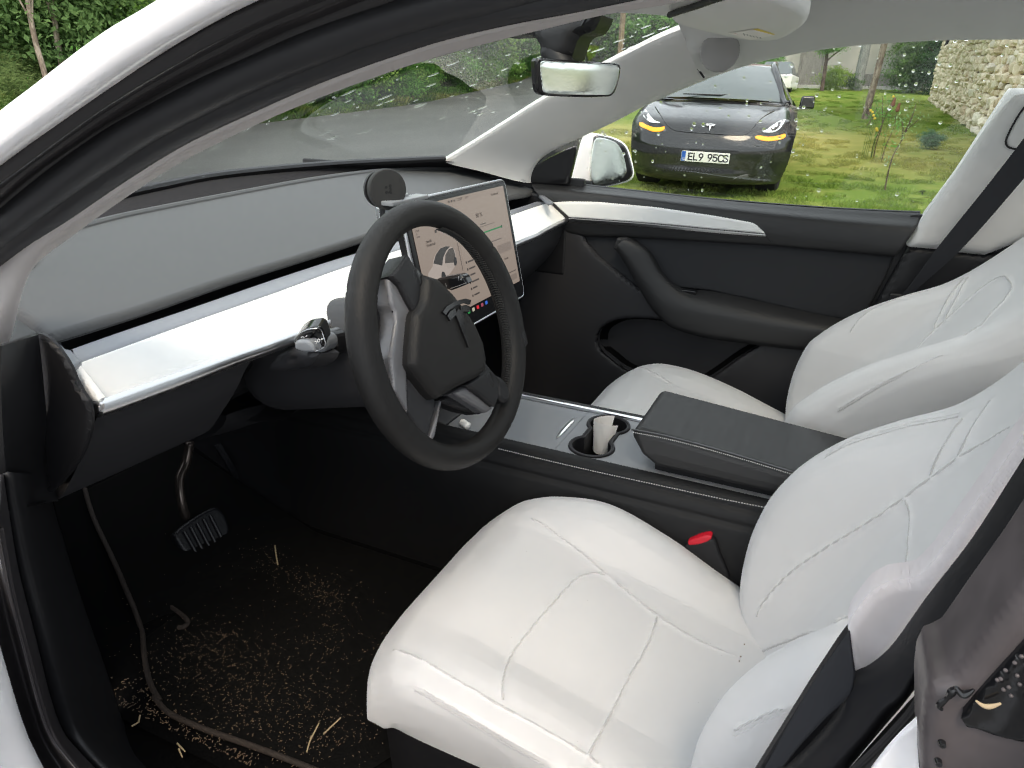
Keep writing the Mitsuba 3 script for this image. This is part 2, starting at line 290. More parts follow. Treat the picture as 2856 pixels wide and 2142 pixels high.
# vent lip underside, slot and the grey tray in front of it
trim_b = [(-0.0291,-0.6948,0.966),(-0.0343,-0.647,0.966),(-0.0419,-0.5272,0.966),(-0.0499,-0.373,0.966),(-0.0622,-0.1849,0.966),(-0.0556,0.442,0.966),(-0.0607,0.5779,0.966),(-0.0611,0.6992,0.966)]
lip = [(-0.0811,-0.6829,0.9866),(-0.0813,-0.6267,0.9866),(-0.0837,-0.5693,0.9871),(-0.097,-0.406,0.9895),(-0.1054,-0.1911,0.991),(-0.1115,-0.0682,0.9921),(-0.1174,0.5619,0.9931),(-0.1082,0.6532,0.9915),(-0.1082,0.7097,0.9915)]
tb, lp = crv(trim_b, 100), crv(lip, 100)
P('dashboard__vent_slot', gmesh(loft([lp-[-.001, 0, .010], lp-[.03, 0, .014], lp-[.07, 0, .05]], 100, 9)), 'black_plastic')
to = crv([(-0.0613,-0.6759,0.9715),(-0.0668,-0.6204,0.9715),(-0.075,-0.4954,0.9715),(-0.0884,-0.3291,0.9715),(-0.0952,-0.14,0.9715),(-0.0758,0.4851,0.9715),(-0.0765,0.5825,0.9715),(-0.0797,0.6611,0.9715)], 100)
P('dashboard__vent_tray', gmesh(loft([to-[.075, 0, .030], to-[.03, 0, .020], to-[.006, 0, .004], to, to*.5+tb*.5+[0, 0, .0008], tb+[-.003, 0, .0005], tb+[.001, 0, -.004]], 100, 30)), 'vent_grey', smooth=40, label='satin grey air vent tray')
P('dashboard__vent_frame', pillow([(-0.116,-0.6661,0.9715),(-0.1183,-0.6536,0.9715),(-0.096,-0.6641,0.9715),(-0.0771,-0.6736,0.9715),(-0.0674,-0.6768,0.9715),(-0.0613,-0.6759,0.9715),(-0.0245,-0.6915,0.9715),(-0.0193,-0.7007,0.9715),(-0.0105,-0.7149,0.9715),(-0.0249,-0.709,0.9715),(-0.0718,-0.6869,0.9715)], .003, .004, .006, smooth=False), 'vent_grey')
P('dashboard__vent_frame', pillow([(-0.1243,0.7481,0.985),(-0.1272,0.7797,0.985),(-0.1057,0.7565,0.985),(-0.0539,0.6722,0.985),(-0.0058,0.6,0.985),(-0.0105,0.5717,0.985),(-0.0732,0.6747,0.985)], .003, .004, .006, smooth=False), 'vent_grey')
# white trim panel: rear edge, crown, front edge, metal strip under it
tf = [(-0.0032,-0.6963,0.929),(0.0006,-0.6416,0.929),(0.007,-0.5795,0.929),(0.0142,-0.5089,0.929),(0.0179,-0.4829,0.929),(0.0242,-0.397,0.929),(0.0263,-0.3155,0.929),(0.0163,0.3197,0.929),(0.0157,0.4331,0.929),(0.0078,0.5031,0.929),(-0.0046,0.7117,0.929)]
ms = [(-0.0008,-0.7001,0.918),(0.0039,-0.6465,0.918),(0.0087,-0.5831,0.918),(0.0129,-0.5093,0.918),(0.0161,-0.487,0.918),(0.0219,-0.3955,0.918),(0.0238,-0.3133,0.918),(0.0087,0.3371,0.918),(0.0085,0.4512,0.918),(0.0011,0.5207,0.918),(-0.008,0.7284,0.918)]
tbw = [(-0.0224,-0.7075,0.967),(-0.0266,-0.691,0.967),(-0.029,-0.6509,0.967),(-0.0362,-0.5324,0.967),(-0.0431,-0.3805,0.967),(-0.0553,-0.1941,0.967),(-0.0487,0.427,0.967),(-0.0534,0.561,0.967),(-0.0547,0.7333,0.967),(-0.0538,0.7161,0.967)]
rows = [crv(tbw, 120)-[.012, 0, .010], crv(tbw, 120), crv(tbw, 120)*.9+crv(tf, 120)*.1+[0, 0, .001], crv(tbw, 120)*.5+crv(tf, 120)*.5+[.0005, 0, .0012], crv(tbw, 120)*.12+crv(tf, 120)*.88+[.0003, 0, .001], crv(tf, 120), crv(tf, 120)-[.02, 0, .001]]
TG = loft(rows, 160, 40)
P('dashboard__trim_panel', gmesh(TG), 'white_trim', smooth=40, label='long white dashboard trim panel')
e0 = crv(tbw, 9)[0]; f0 = crv(tf, 9)[0]
P('dashboard__trim_end', pillow([(-0.0296,-0.703,0.9647),(-0.0354,-0.703,0.9509),(-0.0258,-0.703,0.9399),(-0.0157,-0.703,0.9301),(0.004,-0.703,0.932),(0.0071,-0.703,0.9341),(0.0058,-0.703,0.9384),(-0.0093,-0.703,0.9536),(-0.0223,-0.703,0.9673)], .004, .004, .006, smooth=False), 'white_trim')
P('dashboard__metal_strip', shell(loft([crv(tf, 120)-[0, 0, .0005], crv(tf, 120)+[.004, 0, -.004], crv(ms, 120)+[.001, 0, .001], crv(ms, 120)-[.004, 0, .002]], 160, 14), .004), 'silver', smooth=40, label='brushed metal strip under the white trim')
P('dashboard__metal_strip', pillow([(-0.015,-0.7035,0.9303),(0.0047,-0.7035,0.932),(0.0078,-0.7035,0.9326),(0.0045,-0.7035,0.9209),(-0.0131,-0.7035,0.9175),(-0.0143,-0.7035,0.9243)], .002, .004, .005, smooth=False), 'silver')
# lower panel under the trim on the driver's side, down to the knee
msL = crv(ms, 121)
k0 = [(-0.0025,-0.699,0.917),(0.0022,-0.6453,0.917),(0.007,-0.5817,0.917),(0.0121,-0.5087,0.917),(0.0127,-0.4899,0.917)]
kp = A_([(0.002,-0.702,0.9192),(-0.018,-0.702,0.8945),(-0.0324,-0.702,0.8717),(-0.0669,-0.702,0.8275),(-0.1105,-0.702,0.7824)]); kk = crv(k0, 60)
P('dashboard__knee_panel', gmesh(loft([kk-[.02, 0, -.004]]+[kk+(q-kp[0])*[1, 0, 1] for q in kp]+[kk+(kp[-1]-kp[0])*[1, 0, 1]-[.12, 0, .015]], 60, 40)), 'dark_trim', smooth=60, label='dark lower dashboard panel over the footwell')
P('dashboard__knee_edge', tube([(-0.0018,-0.712,0.9211),(-0.0088,-0.712,0.8971),(-0.0271,-0.712,0.8697),(-0.0578,-0.712,0.838),(-0.0974,-0.712,0.8066)], .0035, 8, n=40), 'black_plastic')
P('dashboard__side_panel', pillow([(-0.0559,-0.716,1.001),(-0.0312,-0.716,0.997),(-0.0102,-0.716,0.9716),(-0.0044,-0.716,0.9512),(0.0048,-0.716,0.9414),(0.0064,-0.716,0.9263),(-0.0019,-0.716,0.9024),(-0.02,-0.716,0.8753),(-0.0506,-0.716,0.8429),(-0.0901,-0.716,0.8111),(-0.094,-0.716,0.816),(-0.083,-0.716,0.868),(-0.0716,-0.716,0.9192),(-0.0656,-0.716,0.9665)], .004, .003, .012), 'black_plastic')
# dashboard face behind wheel, on the passenger side and under
P('dashboard__glove_panel', gmesh(loft([A_(ms)[6:]-[.005, 0, .001], A_(ms)[6:]-[.015, 0, .05], A_(ms)[6:]-[.07, 0, .13], A_(ms)[6:]-[.16, 0, .20], A_(ms)[6:]-[.32, 0, .21]], 60, 30)), 'dark_trim')
P('dashboard__lower_beam', gmesh(loft([[(-0.1273,-0.42,0.775),(-0.1959,-0.3,0.7266),(-0.2193,-0.2,0.6972)], [(-0.1594,-0.4,0.743),(-0.2031,-0.28,0.7047),(-0.2352,-0.18,0.6777)], [(-0.3522,-0.3,0.6244),(-0.3071,-0.18,0.6242),(-0.294,-0.1,0.627)]], 40, 12)), 'dark_trim')

# ================================================================ touchscreen
s_tl, s_tr, s_br = A_([.046, -.187, 1.078]), A_([.047, .19, 1.079]), A_([.099, .19, .850])
se1 = (s_tr-s_tl)/np.linalg.norm(s_tr-s_tl); sh = s_br-s_tr; sH = np.linalg.norm(sh); se2 = -(sh-se1*np.dot(sh, se1)); se2 /= np.linalg.norm(se2)
sn = np.cross(se1, se2); sW = np.linalg.norm(s_tr-s_tl); sc = s_tl-se2*sH
SC = lambda u, v, d=0.: sc+se1*(u*sW)+se2*(v*sH)+sn*d
def rrect(u0, v0, u1, v1, r=.004, d=0., k=6):
    w, h = (u1-u0)*sW, (v1-v0)*sH; r = min(r, w*.49, h*.49)
    g = shapely.box(u0*sW+r, v0*sH+r, u1*sW-r, v1*sH-r).buffer(r, quad_segs=k).exterior.coords[:-1]
    return A_([sc+se1*x+se2*y+sn*d for x, y in g])
def flat(outl, d=.0006):
    c, a, b, n = plane_of(outl); o = A_(outl); p2 = np.stack([(o-c)@a, (o-c)@b], 1)
    m = trimesh.creation.extrude_polygon(Polygon(p2).buffer(0), d, engine='earcut'); M = np.eye(4); M[:3, 0], M[:3, 1], M[:3, 2], M[:3, 3] = a, b, n, c; m.apply_transform(M); return m
SCR = P('touchscreen', pillow(rrect(0, 0, 1, 1, .012), .0035, .016, .01, .004, smooth=False, frame=(SC(.5, .5), se1, se2, sn)), 'screen_black', label='large central touchscreen showing a white car with its door open')
P('touchscreen__rim', tube(np.vstack([rrect(0, 0, 1, 1, .012, -.004)]), .0032, 8, closed=True), 'silver')
def lit(name, outl, col, d=.0005, **k):
    key = P('touchscreen__'+name, flat(outl, d), 'screen_black', smooth=False, **k)
    scene[key]['emitter'] = {'type': 'area', 'radiance': {'type': 'rgb', 'value': [.165*c_ for c_ in col]}}
lit('display', rrect(.038, .140, .960, .957, .003, .0006), (.215, .172, .142), label='lit beige display page')
lit('display_panel', rrect(.40, .16, .945, .91, .004, .0013), (.225, .182, .150), .0004)
ink = (.026, .021, .019)
for k, v in enumerate((.469, .416, .367, .313, .265, .211)):
    lit('menu_icon', rrect(.418, v-.009, .428, v+.009, .001, .002), ink, .0003); lit('menu_line', rrect(.438, v-.006, .438+(.07, .062, .05, .075, .045, .055)[k], v+.006, .001, .002), (.05, .042, .038), .0003)
def stext(t, u, v, h, col=ink, d=.002):
    m = text_on(t, h, SC(u, v, d), se1, se2, .0003)
    key = P('touchscreen__lettering', m, 'screen_black', smooth=False); scene[key]['emitter'] = {'type': 'area', 'radiance': {'type': 'rgb', 'value': [.165*c_ for c_ in col]}}
stext('80 %', .600, .766, .0075); stext('22:19', .455, .926, .0045); stext('19°C', .53, .926, .004, (.09, .075, .065)); stext('Otevřít', .116, .698, .0040); stext('Přední kufr', .116, .672, .0040)
stext('Uzamknout', .80, .900, .0042, (.06, .05, .045)); stext('Zamek', .82, .366, .0040, (.05, .04, .036))
for v in (.79, .77, .75): stext(('P R N', 'D', '0 km')[(.79, .77, .75).index(v)], .055, v, .003, (.075, .062, .055))
for u in (.37, .395, .42): lit('status_icon', rrect(u, .925, u+.010, .942, .002, .002), ink, .0003)
lit('padlock', rrect(.205, .748, .219, .768, .001, .002), ink, .0003)
lit('charge_line', rrect(.60, .634, .852, .645, .001, .002), (.010, .15, .045), .0003); lit('charge_line', rrect(.848, .628, .858, .652, .001, .0024), (.02, .07, .04), .0003)
lit('grey_line', rrect(.63, .703, .69, .711, .001, .002), (.07, .06, .052), .0003); lit('grey_line', rrect(.62, .686, .78, .692, .001, .002), (.12, .098, .084), .0003); lit('grey_line', rrect(.70, .545, .83, .553, .001, .002), (.10, .08, .07), .0003); lit('grey_line', rrect(.83, .245, .93, .252, .001, .002), (.06, .05, .045), .0003)
for (u0, v0, u1, v1) in ((.765, .43, .925, .50), (.84, .175, .93, .225)):
    lit('button', rrect(u0, v0, u1, v1, .003, .002), (.17, .137, .115), .0003)
for k, c in enumerate([(.02, .20, .05), (.36, .34, .26), (.50, .02, .03), (.26, .05, .08), (.03, .10, .42)]):
    lit('app_icon', rrect(.352+.046*k, .095, .374+.046*k, .122, .0015, .0006), c, .0004)
# the little picture of a car on the display
cp = lambda pts, d: A_([SC(u, v, d) for u, v in pts])
lit('car_picture', cp([(.075, .47), (.083, .50), (.128, .533), (.142, .57), (.167, .604), (.218, .638), (.278, .635), (.326, .614), (.341, .581), (.336, .51), (.319, .479), (.26, .44), (.195, .425), (.129, .44)], .002), (.30, .255, .225), .0003)
lit('car_glass', cp([(.137, .551), (.171, .603), (.217, .635), (.269, .636), (.302, .625), (.261, .604), (.225, .566), (.204, .516)], .0026), (.03, .028, .026), .0003)
lit('car_opening', cp([(.25, .579), (.289, .61), (.326, .611), (.334, .554), (.306, .498), (.23, .518)], .0026), (.055, .048, .042), .0003)
lit('car_door', cp([(.225, .525), (.306, .505), (.302, .470), (.248, .480)], .003), (.28, .24, .21), .0003)
lit('car_wheel', cp([(.178, .440), (.180, .455), (.192, .475), (.208, .468), (.216, .436), (.20, .425)], .003), (.02, .02, .02), .0003)
lit('car_tyre', cp([(.305, .484), (.312, .53), (.326, .545), (.336, .53), (.334, .50), (.322, .478)], .003), (.02, .02, .02), .0003)
lit('split_line', rrect(.376, .42, .3785, .634, .0005, .002), ink, .0003)
P('touchscreen__bracket', hull_spheres([(.0, 0, .95), (-.08, 0, .93), (.0, .06, .95), (-.08, .06, .93)], .02) and tm(hull_spheres([(.05, 0, .95), (-.08, 0, .93), (.05, .05, .95), (-.08, .05, .93)], .02)), 'black_plastic')

# ================================================================ phone holder clipped to the screen
PH = thing('phone_holder', 'round black magnetic phone holder clipped to the corner of the touchscreen', 'phone holder')
dc = A_([(0.0364,-0.205,1.099)][0]); dv = A_([.669, -1.14, 1.24])-dc; dv /= np.linalg.norm(dv); dn = dv+A_([.55, .12, -.05]); dn /= np.linalg.norm(dn)
da = np.cross([0, 0, 1.], dn); da /= np.linalg.norm(da); dbb = np.cross(dn, da)
def disc(r0, r1, c, n, a, b, prof):
    m = trimesh.creation.revolve(A_(prof), sections=72); M = np.eye(4); M[:3, 0], M[:3, 1], M[:3, 2], M[:3, 3] = a, b, n, c; m.apply_transform(M); return m
R_ = .0305
put(PH, 'disc', disc(0, 0, dc, dn, da, dbb, [(1e-4, -.012), (R_-.002, -.012), (R_, -.010), (R_, -.002), (R_-.0012, 0), (R_-.003, .0004), (1e-4, .0004)]), 'disc_rubber', label='round rubber magnet disc')
put(PH, 'back_ring', disc(0, 0, dc-dn*.014-da*.004, dn, da, dbb, [(1e-4, -.010), (R_*.86, -.010), (R_*.92, -.006), (R_*.92, .0), (1e-4, .0)]), 'black_plastic')
mk = [trimesh.creation.cylinder(.0021, .0012, sections=20, transform=trimesh.transformations.translation_matrix((x, y, 0))) for x, y in ((-.0035, -.004), (-.0035, .0035), (.0035, -.0045), (.0035, .0055))]+[trimesh.creation.box((.0030, .0085, .0012), transform=trimesh.transformations.translation_matrix((.0036, .001, 0))), trimesh.creation.box((.006, .0025, .0012), transform=trimesh.transformations.translation_matrix((.001, -.0042, 0)))]
mk = cat(mk); M = np.eye(4); M[:3, 0], M[:3, 1], M[:3, 2], M[:3, 3] = da, dbb, dn, dc+dn*.0003; mk.apply_transform(M); put(PH, 'logo', mk, 'disc_mark')
put(PH, 'arm', tm(hull_spheres([dc-dn*.022-dbb*.012, dc-dn*.022-dbb*.06, dc-dn*.016-dbb*.012, SC(-.01, .90, -.01)], [.008, .006, .008, .006])), 'black_plastic')
put(PH, 'clip', cat(rbox(SC(.06, 1.012, -.006), (.024, .105, .007), .002), rbox(SC(.03, .93, -.018), (.008, .06, .06), .003)), 'satin_grey')
put(PH, 'joint', tm(hull_spheres([dc-dn*.03-dbb*.03, dc-dn*.03-dbb*.04], .009)), 'chrome')

# ================================================================ steering wheel (frame: centre WC, right W1, up W2, towards driver WN)
wc, w1, w2, wn = A_([]) if 0 else A_((.201,-.315,.924)), None, None, A_((.949,-.068,.307))
wn = wn/np.linalg.norm(wn); w1 = np.cross([0, 0, 1.], wn); w1 /= np.linalg.norm(w1); w2 = np.cross(wn, w1)
WH = lambda s, t, d=0.: wc+np.multiply.outer(s, w1)+np.multiply.outer(t, w2)+np.multiply.outer(np.asarray(d, float)+0*np.asarray(s, float), wn)
SW = P('steering_wheel', tm(hull_spheres([WH(0, 0, -.05), WH(0, 0, -.11)], [.045, .05])), 'black_plastic', label='black leather steering wheel')
W = lambda name, *a, **k: put(SW, name, *a, **k)
a = np.linspace(0, 2*np.pi, 241)[:-1]
RW = .1702
rimr = .0188+.0012*np.cos(2*a)
ringp = WH(RW*np.cos(a), RW*np.sin(a)*(1-.012*(np.sin(a) < 0)*np.sin(a)**8))
cen = wc
G = []
for k, t in enumerate(a):
    o = (ringp[k]-wc)/np.linalg.norm(ringp[k]-wc); q = np.linspace(0, 2*np.pi, 28, endpoint=False)
    grv = sum(math.exp(-((t-g+np.pi) % (2*np.pi)-np.pi)**2/.00012) for g in (3.62, 5.15, 2.56, .58))
    rr = rimr[k]-.0012*grv
    G.append(ringp[k]+rr*(np.cos(q)[:, None]*o+np.sin(q)[:, None]*wn*.98))
W('rim', gmesh(A_(G), cu=True, cv=True), 'rim_leather', smooth=True, label='leather wrapped rim')
# stitching on the inner side of the rim: a zig-zag of thread
zz = []
for t in np.linspace(-.95, 1.25, 84):
    for sgn in (-1, 1):
        o = math.cos(t)*w1+math.sin(t)*w2
        o2 = math.cos(t+.014)*w1+math.sin(t+.014)*w2
        zz.append(tube(A_([wc+o*(RW-.0186)+wn*.0066*sgn, wc+o2*(RW-.0203)+wn*0.0]), .0010, 5))
W('stitching', cat(zz), 'stitch_black', kind='stuff', label='dark thread stitched along the inner rim')
def wpoly(pts, d=.0, r=.006, th=.012, res=.006, bulge=0, smooth=True, n=None):
    p = A_(pts); return pillow(WH(p[:, 0], p[:, 1], d), r, th, res, bulge=bulge, smooth=smooth, n=n, frame=(WH(p[:, 0].mean(), p[:, 1].mean(), d), w1, w2, wn))
hub = [(-0.0496,0.0924),(-0.0256,0.0823),(-0.0028,0.0568),(0.0187,0.0248),(0.0284,0.0073),(0.0366,-0.0236),(0.0325,-0.0491),(0.0231,-0.0631),(-0.0016,-0.0655),(-0.0499,-0.0624),(-0.0948,-0.0629),(-0.1048,-0.0507),(-0.1197,-0.0226),(-0.1267,-0.0062),(-0.1156,0.0143),(-0.0926,0.0501),(-0.0764,0.0574),(-0.0675,0.0639)]
W('airbag_cover', wpoly(hub, .034, .012, .05, .006, n=180, smooth=False), 'rim_leather', smooth=50, label='soft centre pad with a raised emblem')
# emblem: the T-shaped mark, standing proud of the pad
em = lambda q: np.array(q, float)
T1 = [(-.031, .024), (-.020, .0285), (0, .0302), (.020, .0285), (.031, .024), (.027, .0195), (.018, .0235), (0, .0252), (-.018, .0235), (-.027, .0195)]
T2 = [(-.0245, .0178), (-.0175, .0212), (-.0062, .0225), (-.0048, .0172), (0, .0208), (.0048, .0172), (.0062, .0225), (.0175, .0212), (.0245, .0178), (.0215, .0112), (.0100, .0145), (.0075, .0142), (0, -.028), (-.0075, .0142), (-.0100, .0145), (-.0215, .0112)]
ec = [(-0.012,0.0132)][0]
def emblem(c, f, s=1.0, th=.0022):
    ms = []
    for q in (T1, T2):
        m = trimesh.creation.extrude_polygon(Polygon(A_(q)*s).buffer(0), th*s, engine='earcut'); M = np.eye(4); M[:3, 0], M[:3, 1], M[:3, 2], M[:3, 3] = f[0], f[1], f[2], c; m.apply_transform(M); ms.append(m)
    return cat(ms)
W('emblem', emblem(WH(ec[0], ec[1], .0335), (w1, w2, wn), 1.12, .0034), 'gloss_black', smooth=False, label='raised black emblem on the centre pad')
# spokes: left, right, bottom, each with a silver bezel
lsp = [(-0.1081,0.1033),(-0.0894,0.11),(-0.0634,0.1227),(-0.0579,0.1078),(-0.0421,0.0913),(-0.0461,0.0759),(-0.0612,0.0598),(-0.082,0.0494),(-0.089,0.0676),(-0.0952,0.089)]
W('spoke', wpoly(lsp, .022, .004, .03, .006, smooth=False), 'black_plastic', label='upper spoke with a scroll button')
rsp = [(-0.0194,-0.0684),(0.0127,-0.0672),(0.0336,-0.0643),(0.0406,-0.0533),(0.0565,-0.0775),(0.0613,-0.0935),(0.0526,-0.1108),(0.0343,-0.1219),(0.0105,-0.0958)]
W('spoke', wpoly(rsp, .022, .004, .03, .006, smooth=False), 'black_plastic')
bsp = [(-0.1128,-0.0131),(-0.0766,-0.0687),(-0.0864,-0.0815),(-0.1139,-0.1084),(-0.1193,-0.107),(-0.1262,-0.0915),(-0.1335,-0.0724),(-0.1364,-0.064),(-0.1248,-0.0351)]
W('spoke', wpoly(bsp, .010, .004, .02, .006, smooth=False), 'suede', label='lower spoke with a dark insert')
bez = [(-0.1061,0.1012),(-0.0899,0.1048),(-0.0745,0.05),(-0.0762,0.0488),(-0.091,0.0319),(-0.1146,-0.0042),(-0.1392,-0.0646),(-0.1421,-0.0563),(-0.1531,-0.0282),(-0.1417,0.0098),(-0.1139,0.0478),(-0.1103,0.0594),(-0.112,0.0709)]
W('spoke_bezel', wpoly(bez, .014, .005, .028, .005, smooth=False), 'spoke_silver', label='silver spoke bezel')
bez2 = [(-0.0087,-0.0713),(0.0427,-0.1252),(0.0237,-0.1257),(0.0126,-0.1173),(-0.0373,-0.0733),(-0.0448,-0.0722)]
W('spoke_bezel', wpoly(bez2, .014, .006, .02, .005, smooth=False), 'spoke_silver')
bez3 = [(-0.0792,-0.0837),(-0.0698,-0.0718),(-0.0672,-0.0743),(-0.1013,-0.1118),(-0.1082,-0.1135),(-0.1127,-0.1101)]
W('spoke_bezel', wpoly(bez3, .012, .003, .014, .004, smooth=False), 'spoke_silver')
bk = [(-0.0537,-0.0772),(-0.0273,-0.0779),(-0.0141,-0.085),(0.0311,-0.1249),(0.0531,-0.1314),(0.0294,-0.1285),(-0.006,-0.1093)]
W('spoke_back', wpoly(bk, -.004, .004, .02, .006, smooth=False), 'black_plastic')
bk2 = [(-0.1009,0.1031),(-0.0787,0.1005),(-0.0627,0.0547),(-0.0821,0.0676),(-0.0797,0.0554),(-0.0841,0.0435),(-0.1104,0.0059),(-0.1243,-0.039),(-0.1125,-0.073),(-0.1204,-0.07),(-0.1372,-0.0287),(-0.1398,0.0219),(-0.1197,0.0709)]
W('spoke_back', wpoly(bk2, -.012, .004, .02, .006, smooth=False), 'black_plastic')
for cr_ in ([(-0.0575,0.0918)][0], [(0.0413,-0.0801)][0]):
    g = tm(hull_spheres([WH(cr_[0]-.002, cr_[1]+.007, .0175), WH(cr_[0]+.002, cr_[1]-.007, .0175)], .0065, 28)); W('scroll_button', g, 'gloss_black')
    W('scroll_socket', wpoly([(cr_[0]+.0075*math.cos(t)-.002*math.sin(t), cr_[1]+.014*math.sin(t)) for t in np.linspace(0, 6.283, 24, endpoint=False)], .0225, .002, .004, .004), 'gloss_black')
th = [(0.0588,-0.0797),(0.0788,-0.0915),(0.0882,-0.1093),(0.085,-0.1222),(0.0738,-0.1277),(0.0626,-0.1236),(0.0585,-0.111),(0.0628,-0.0972)]
W('thumb_rest', wpoly(th, .019, .006, .012, .004), 'black_plastic')
W('thumb_ribs', cat([tube(WH(A_([.1595, .1715]), A_([-.0455-.0032*k, -.0420-.0032*k]), .0195), .0007, 5) for k in range(7)]), 'dark_trim')
P('steering_column', tm(hull_spheres([WH(0, .0, -.07), WH(0, -.03, -.08), WH(0, .02, -.30), WH(0, -.01, -.34)], [.070, .062, .075, .07], 36)), 'dark_trim', label='dark steering column cowl')
P('steering_column__cover', pillow([(-0.0305,-0.43,0.8686),(-0.0346,-0.42,0.8734),(-0.0257,-0.42,0.8867),(0.0101,-0.43,0.9089),(0.0366,-0.44,0.9193),(0.0737,-0.45,0.9171),(0.0574,-0.45,0.8993),(0.0346,-0.44,0.8876)], .012, .03, .008), 'dark_trim')
# indicator stalk with its button end, and the gear stalk on the other side
sk = [(0.0504,-0.455,0.9322),(0.061,-0.455,0.9453),(0.0751,-0.455,0.9528),(0.086,-0.45,0.9547),(0.0849,-0.44,0.9454),(0.0884,-0.44,0.9327),(0.0863,-0.44,0.927),(0.0782,-0.45,0.9226)]
P('indicator_stalk', pillow(sk, .006, .022, .004, n=90), 'gloss_black', label='black indicator stalk with white wiper symbols')
P('indicator_stalk__edge', tube(proud(sk, .0005), .0008, 6, n=100, closed=True), 'silver')
P('indicator_stalk__button', pillow([(0.0557,-0.462,0.9332),(0.0572,-0.462,0.9358),(0.0733,-0.462,0.9394),(0.0795,-0.462,0.9391),(0.0868,-0.462,0.9272),(0.0835,-0.462,0.925),(0.0668,-0.462,0.9231),(0.0552,-0.462,0.9258)], .004, .012, .004), 'satin_grey', label='grey end button')
P('indicator_stalk__collar', disc(0, 0, A_([(0.0584,-0.4,0.9142)][0]), A_([-.2, -.98, 0])/1.0, A_([.98, -.2, 0]), A_([0, 0, 1.]), [(1e-4, .0), (.016, .0), (.019, -.003), (.019, -.02), (1e-4, -.02)]), 'gloss_black')
P('indicator_stalk__sleeve', tm(hull_spheres([(0.0573,-0.41,0.9227),(0.0697,-0.43,0.9279),(0.0646,-0.405,0.921)], [.015, .015, .013])), 'satin_grey')
sym = []
def strokes(cr_pts, r=.0006): return tube(proud(cr_pts, .0012), r, 5)
for q in ([(0.0803,-0.452,0.9353),(0.082,-0.452,0.9369),(0.0839,-0.452,0.9365),(0.0837,-0.452,0.9345),(0.0816,-0.452,0.9333),(0.0803,-0.452,0.9353)], [(0.0857,-0.452,0.9388),(0.0875,-0.452,0.9414),(0.0897,-0.452,0.9405),(0.0893,-0.452,0.9381),(0.0866,-0.452,0.9367),(0.0857,-0.452,0.9388)], [(0.0917,-0.452,0.9411),(0.0958,-0.452,0.9434)], [(0.0923,-0.452,0.9428),(0.0952,-0.452,0.9417)], [(0.0593,-0.452,0.9381),(0.0611,-0.452,0.9401),(0.0646,-0.452,0.9397)], [(0.0675,-0.452,0.9411),(0.0697,-0.452,0.943)], [(0.0785,-0.452,0.933),(0.0794,-0.452,0.9341)], [(0.0847,-0.452,0.9367),(0.0856,-0.452,0.9378)]):
    sym.append(strokes(q))
P('indicator_stalk__symbols', cat(sym), 'print_white')
gs = [(0.0687,-0.135,0.9448),(0.08,-0.135,0.9517),(0.0985,-0.135,0.9573),(0.1195,-0.135,0.9626),(0.1249,-0.135,0.9622),(0.1294,-0.135,0.959),(0.134,-0.135,0.9515),(0.134,-0.135,0.9491),(0.1312,-0.135,0.9468),(0.1038,-0.135,0.9337),(0.0872,-0.135,0.9364)]
P('gear_stalk', pillow(gs, .005, .014, .004, n=90, smooth=False, edge=.003), 'gloss_black', label='black gear stalk lettered with P and D')
P('gear_stalk__edge', tube(proud([(0.1039,-0.135,0.9378),(0.1185,-0.135,0.9441),(0.133,-0.135,0.9509)], .0006), .0006, 6), 'silver')
gr_, gu_ = se1*.9+A_([.2, 0, 0]), A_([-.1, 0, 1.])
P('gear_stalk__lettering', cat(text_on('P', .007, proud([(0.1182,-0.135,0.9532)][0], .0012), gr_, gu_, .0005), text_on('D', .007, proud([(0.0947,-0.135,0.9387)][0], .0012), gr_, gu_, .0005), tube(proud([(0.124,-0.135,0.957),(0.1227,-0.135,0.9557),(0.1245,-0.135,0.9547)], .0012), .0005, 5)), 'print_white')

# ================================================================ WHITE CAR: shell, pillars, glass
base3 = A_(base_full)
ws_b = crv([(-.30, -.66, 1.03), (-.46, -.44, 1.050)]+[tuple(q) for q in base]+[(-.28, .655, 1.073)], 40)
ws_t = crv([(.44, -.58, 1.312), (.36, -.35, 1.355), (.31, 0, 1.385), (.30, .3, 1.388), (.32, .50, 1.382)], 40)
ws_m = (ws_b+ws_t)/2+np.stack([np.zeros(40), np.zeros(40), .012+.018*np.sin(np.linspace(0, np.pi, 40))], 1)
WSG = loft([ws_b, ws_m, ws_t], 40, 24)
P('windscreen', gmesh(WSG), 'screen_glass', smooth=True, label='windscreen with raindrops and streaks')
# right-hand windscreen pillar
pa = [(-0.3397,0.63,1.062),(-0.1806,0.6,1.147),(-0.0263,0.565,1.228),(0.149,0.53,1.311),(0.2014,0.515,1.332),(0.2422,0.505,1.349),(0.2992,0.5,1.37)]
pc = [(-0.1296,0.715,1.012),(-0.1277,0.715,1.036),(-0.1086,0.712,1.071),(-0.0677,0.708,1.102),(0.02,0.7,1.144),(0.0996,0.692,1.181),(0.1811,0.686,1.223),(0.2656,0.672,1.26),(0.3278,0.66,1.284)]
pm = [(a_*.5+b_*.5)+A_([0, -.022, .004]) for a_, b_ in zip(crv(pa, 24), crv(pc, 24))]
pq = [(a_*.15+b_*.85)+A_([0, -.012, .0]) for a_, b_ in zip(crv(pa, 24), crv(pc, 24))]
P('windscreen_pillar', shell(loft([A_(pa)+[0, .03, .012], pa, pm, pq, pc, A_(pc)+[0, .05, .004]], 90, 36), .004), 'light_trim', label='light grey right windscreen pillar trim')
P('windscreen_pillar__edge_seal', tube(A_(pa)+[0, .006, .006], .004, 8, n=80), 'gloss_black')
ra = [(0.2992,0.5,1.37),(0.3813,0.46,1.398),(0.551,0.4,1.423),(0.8918,0.36,1.425)]
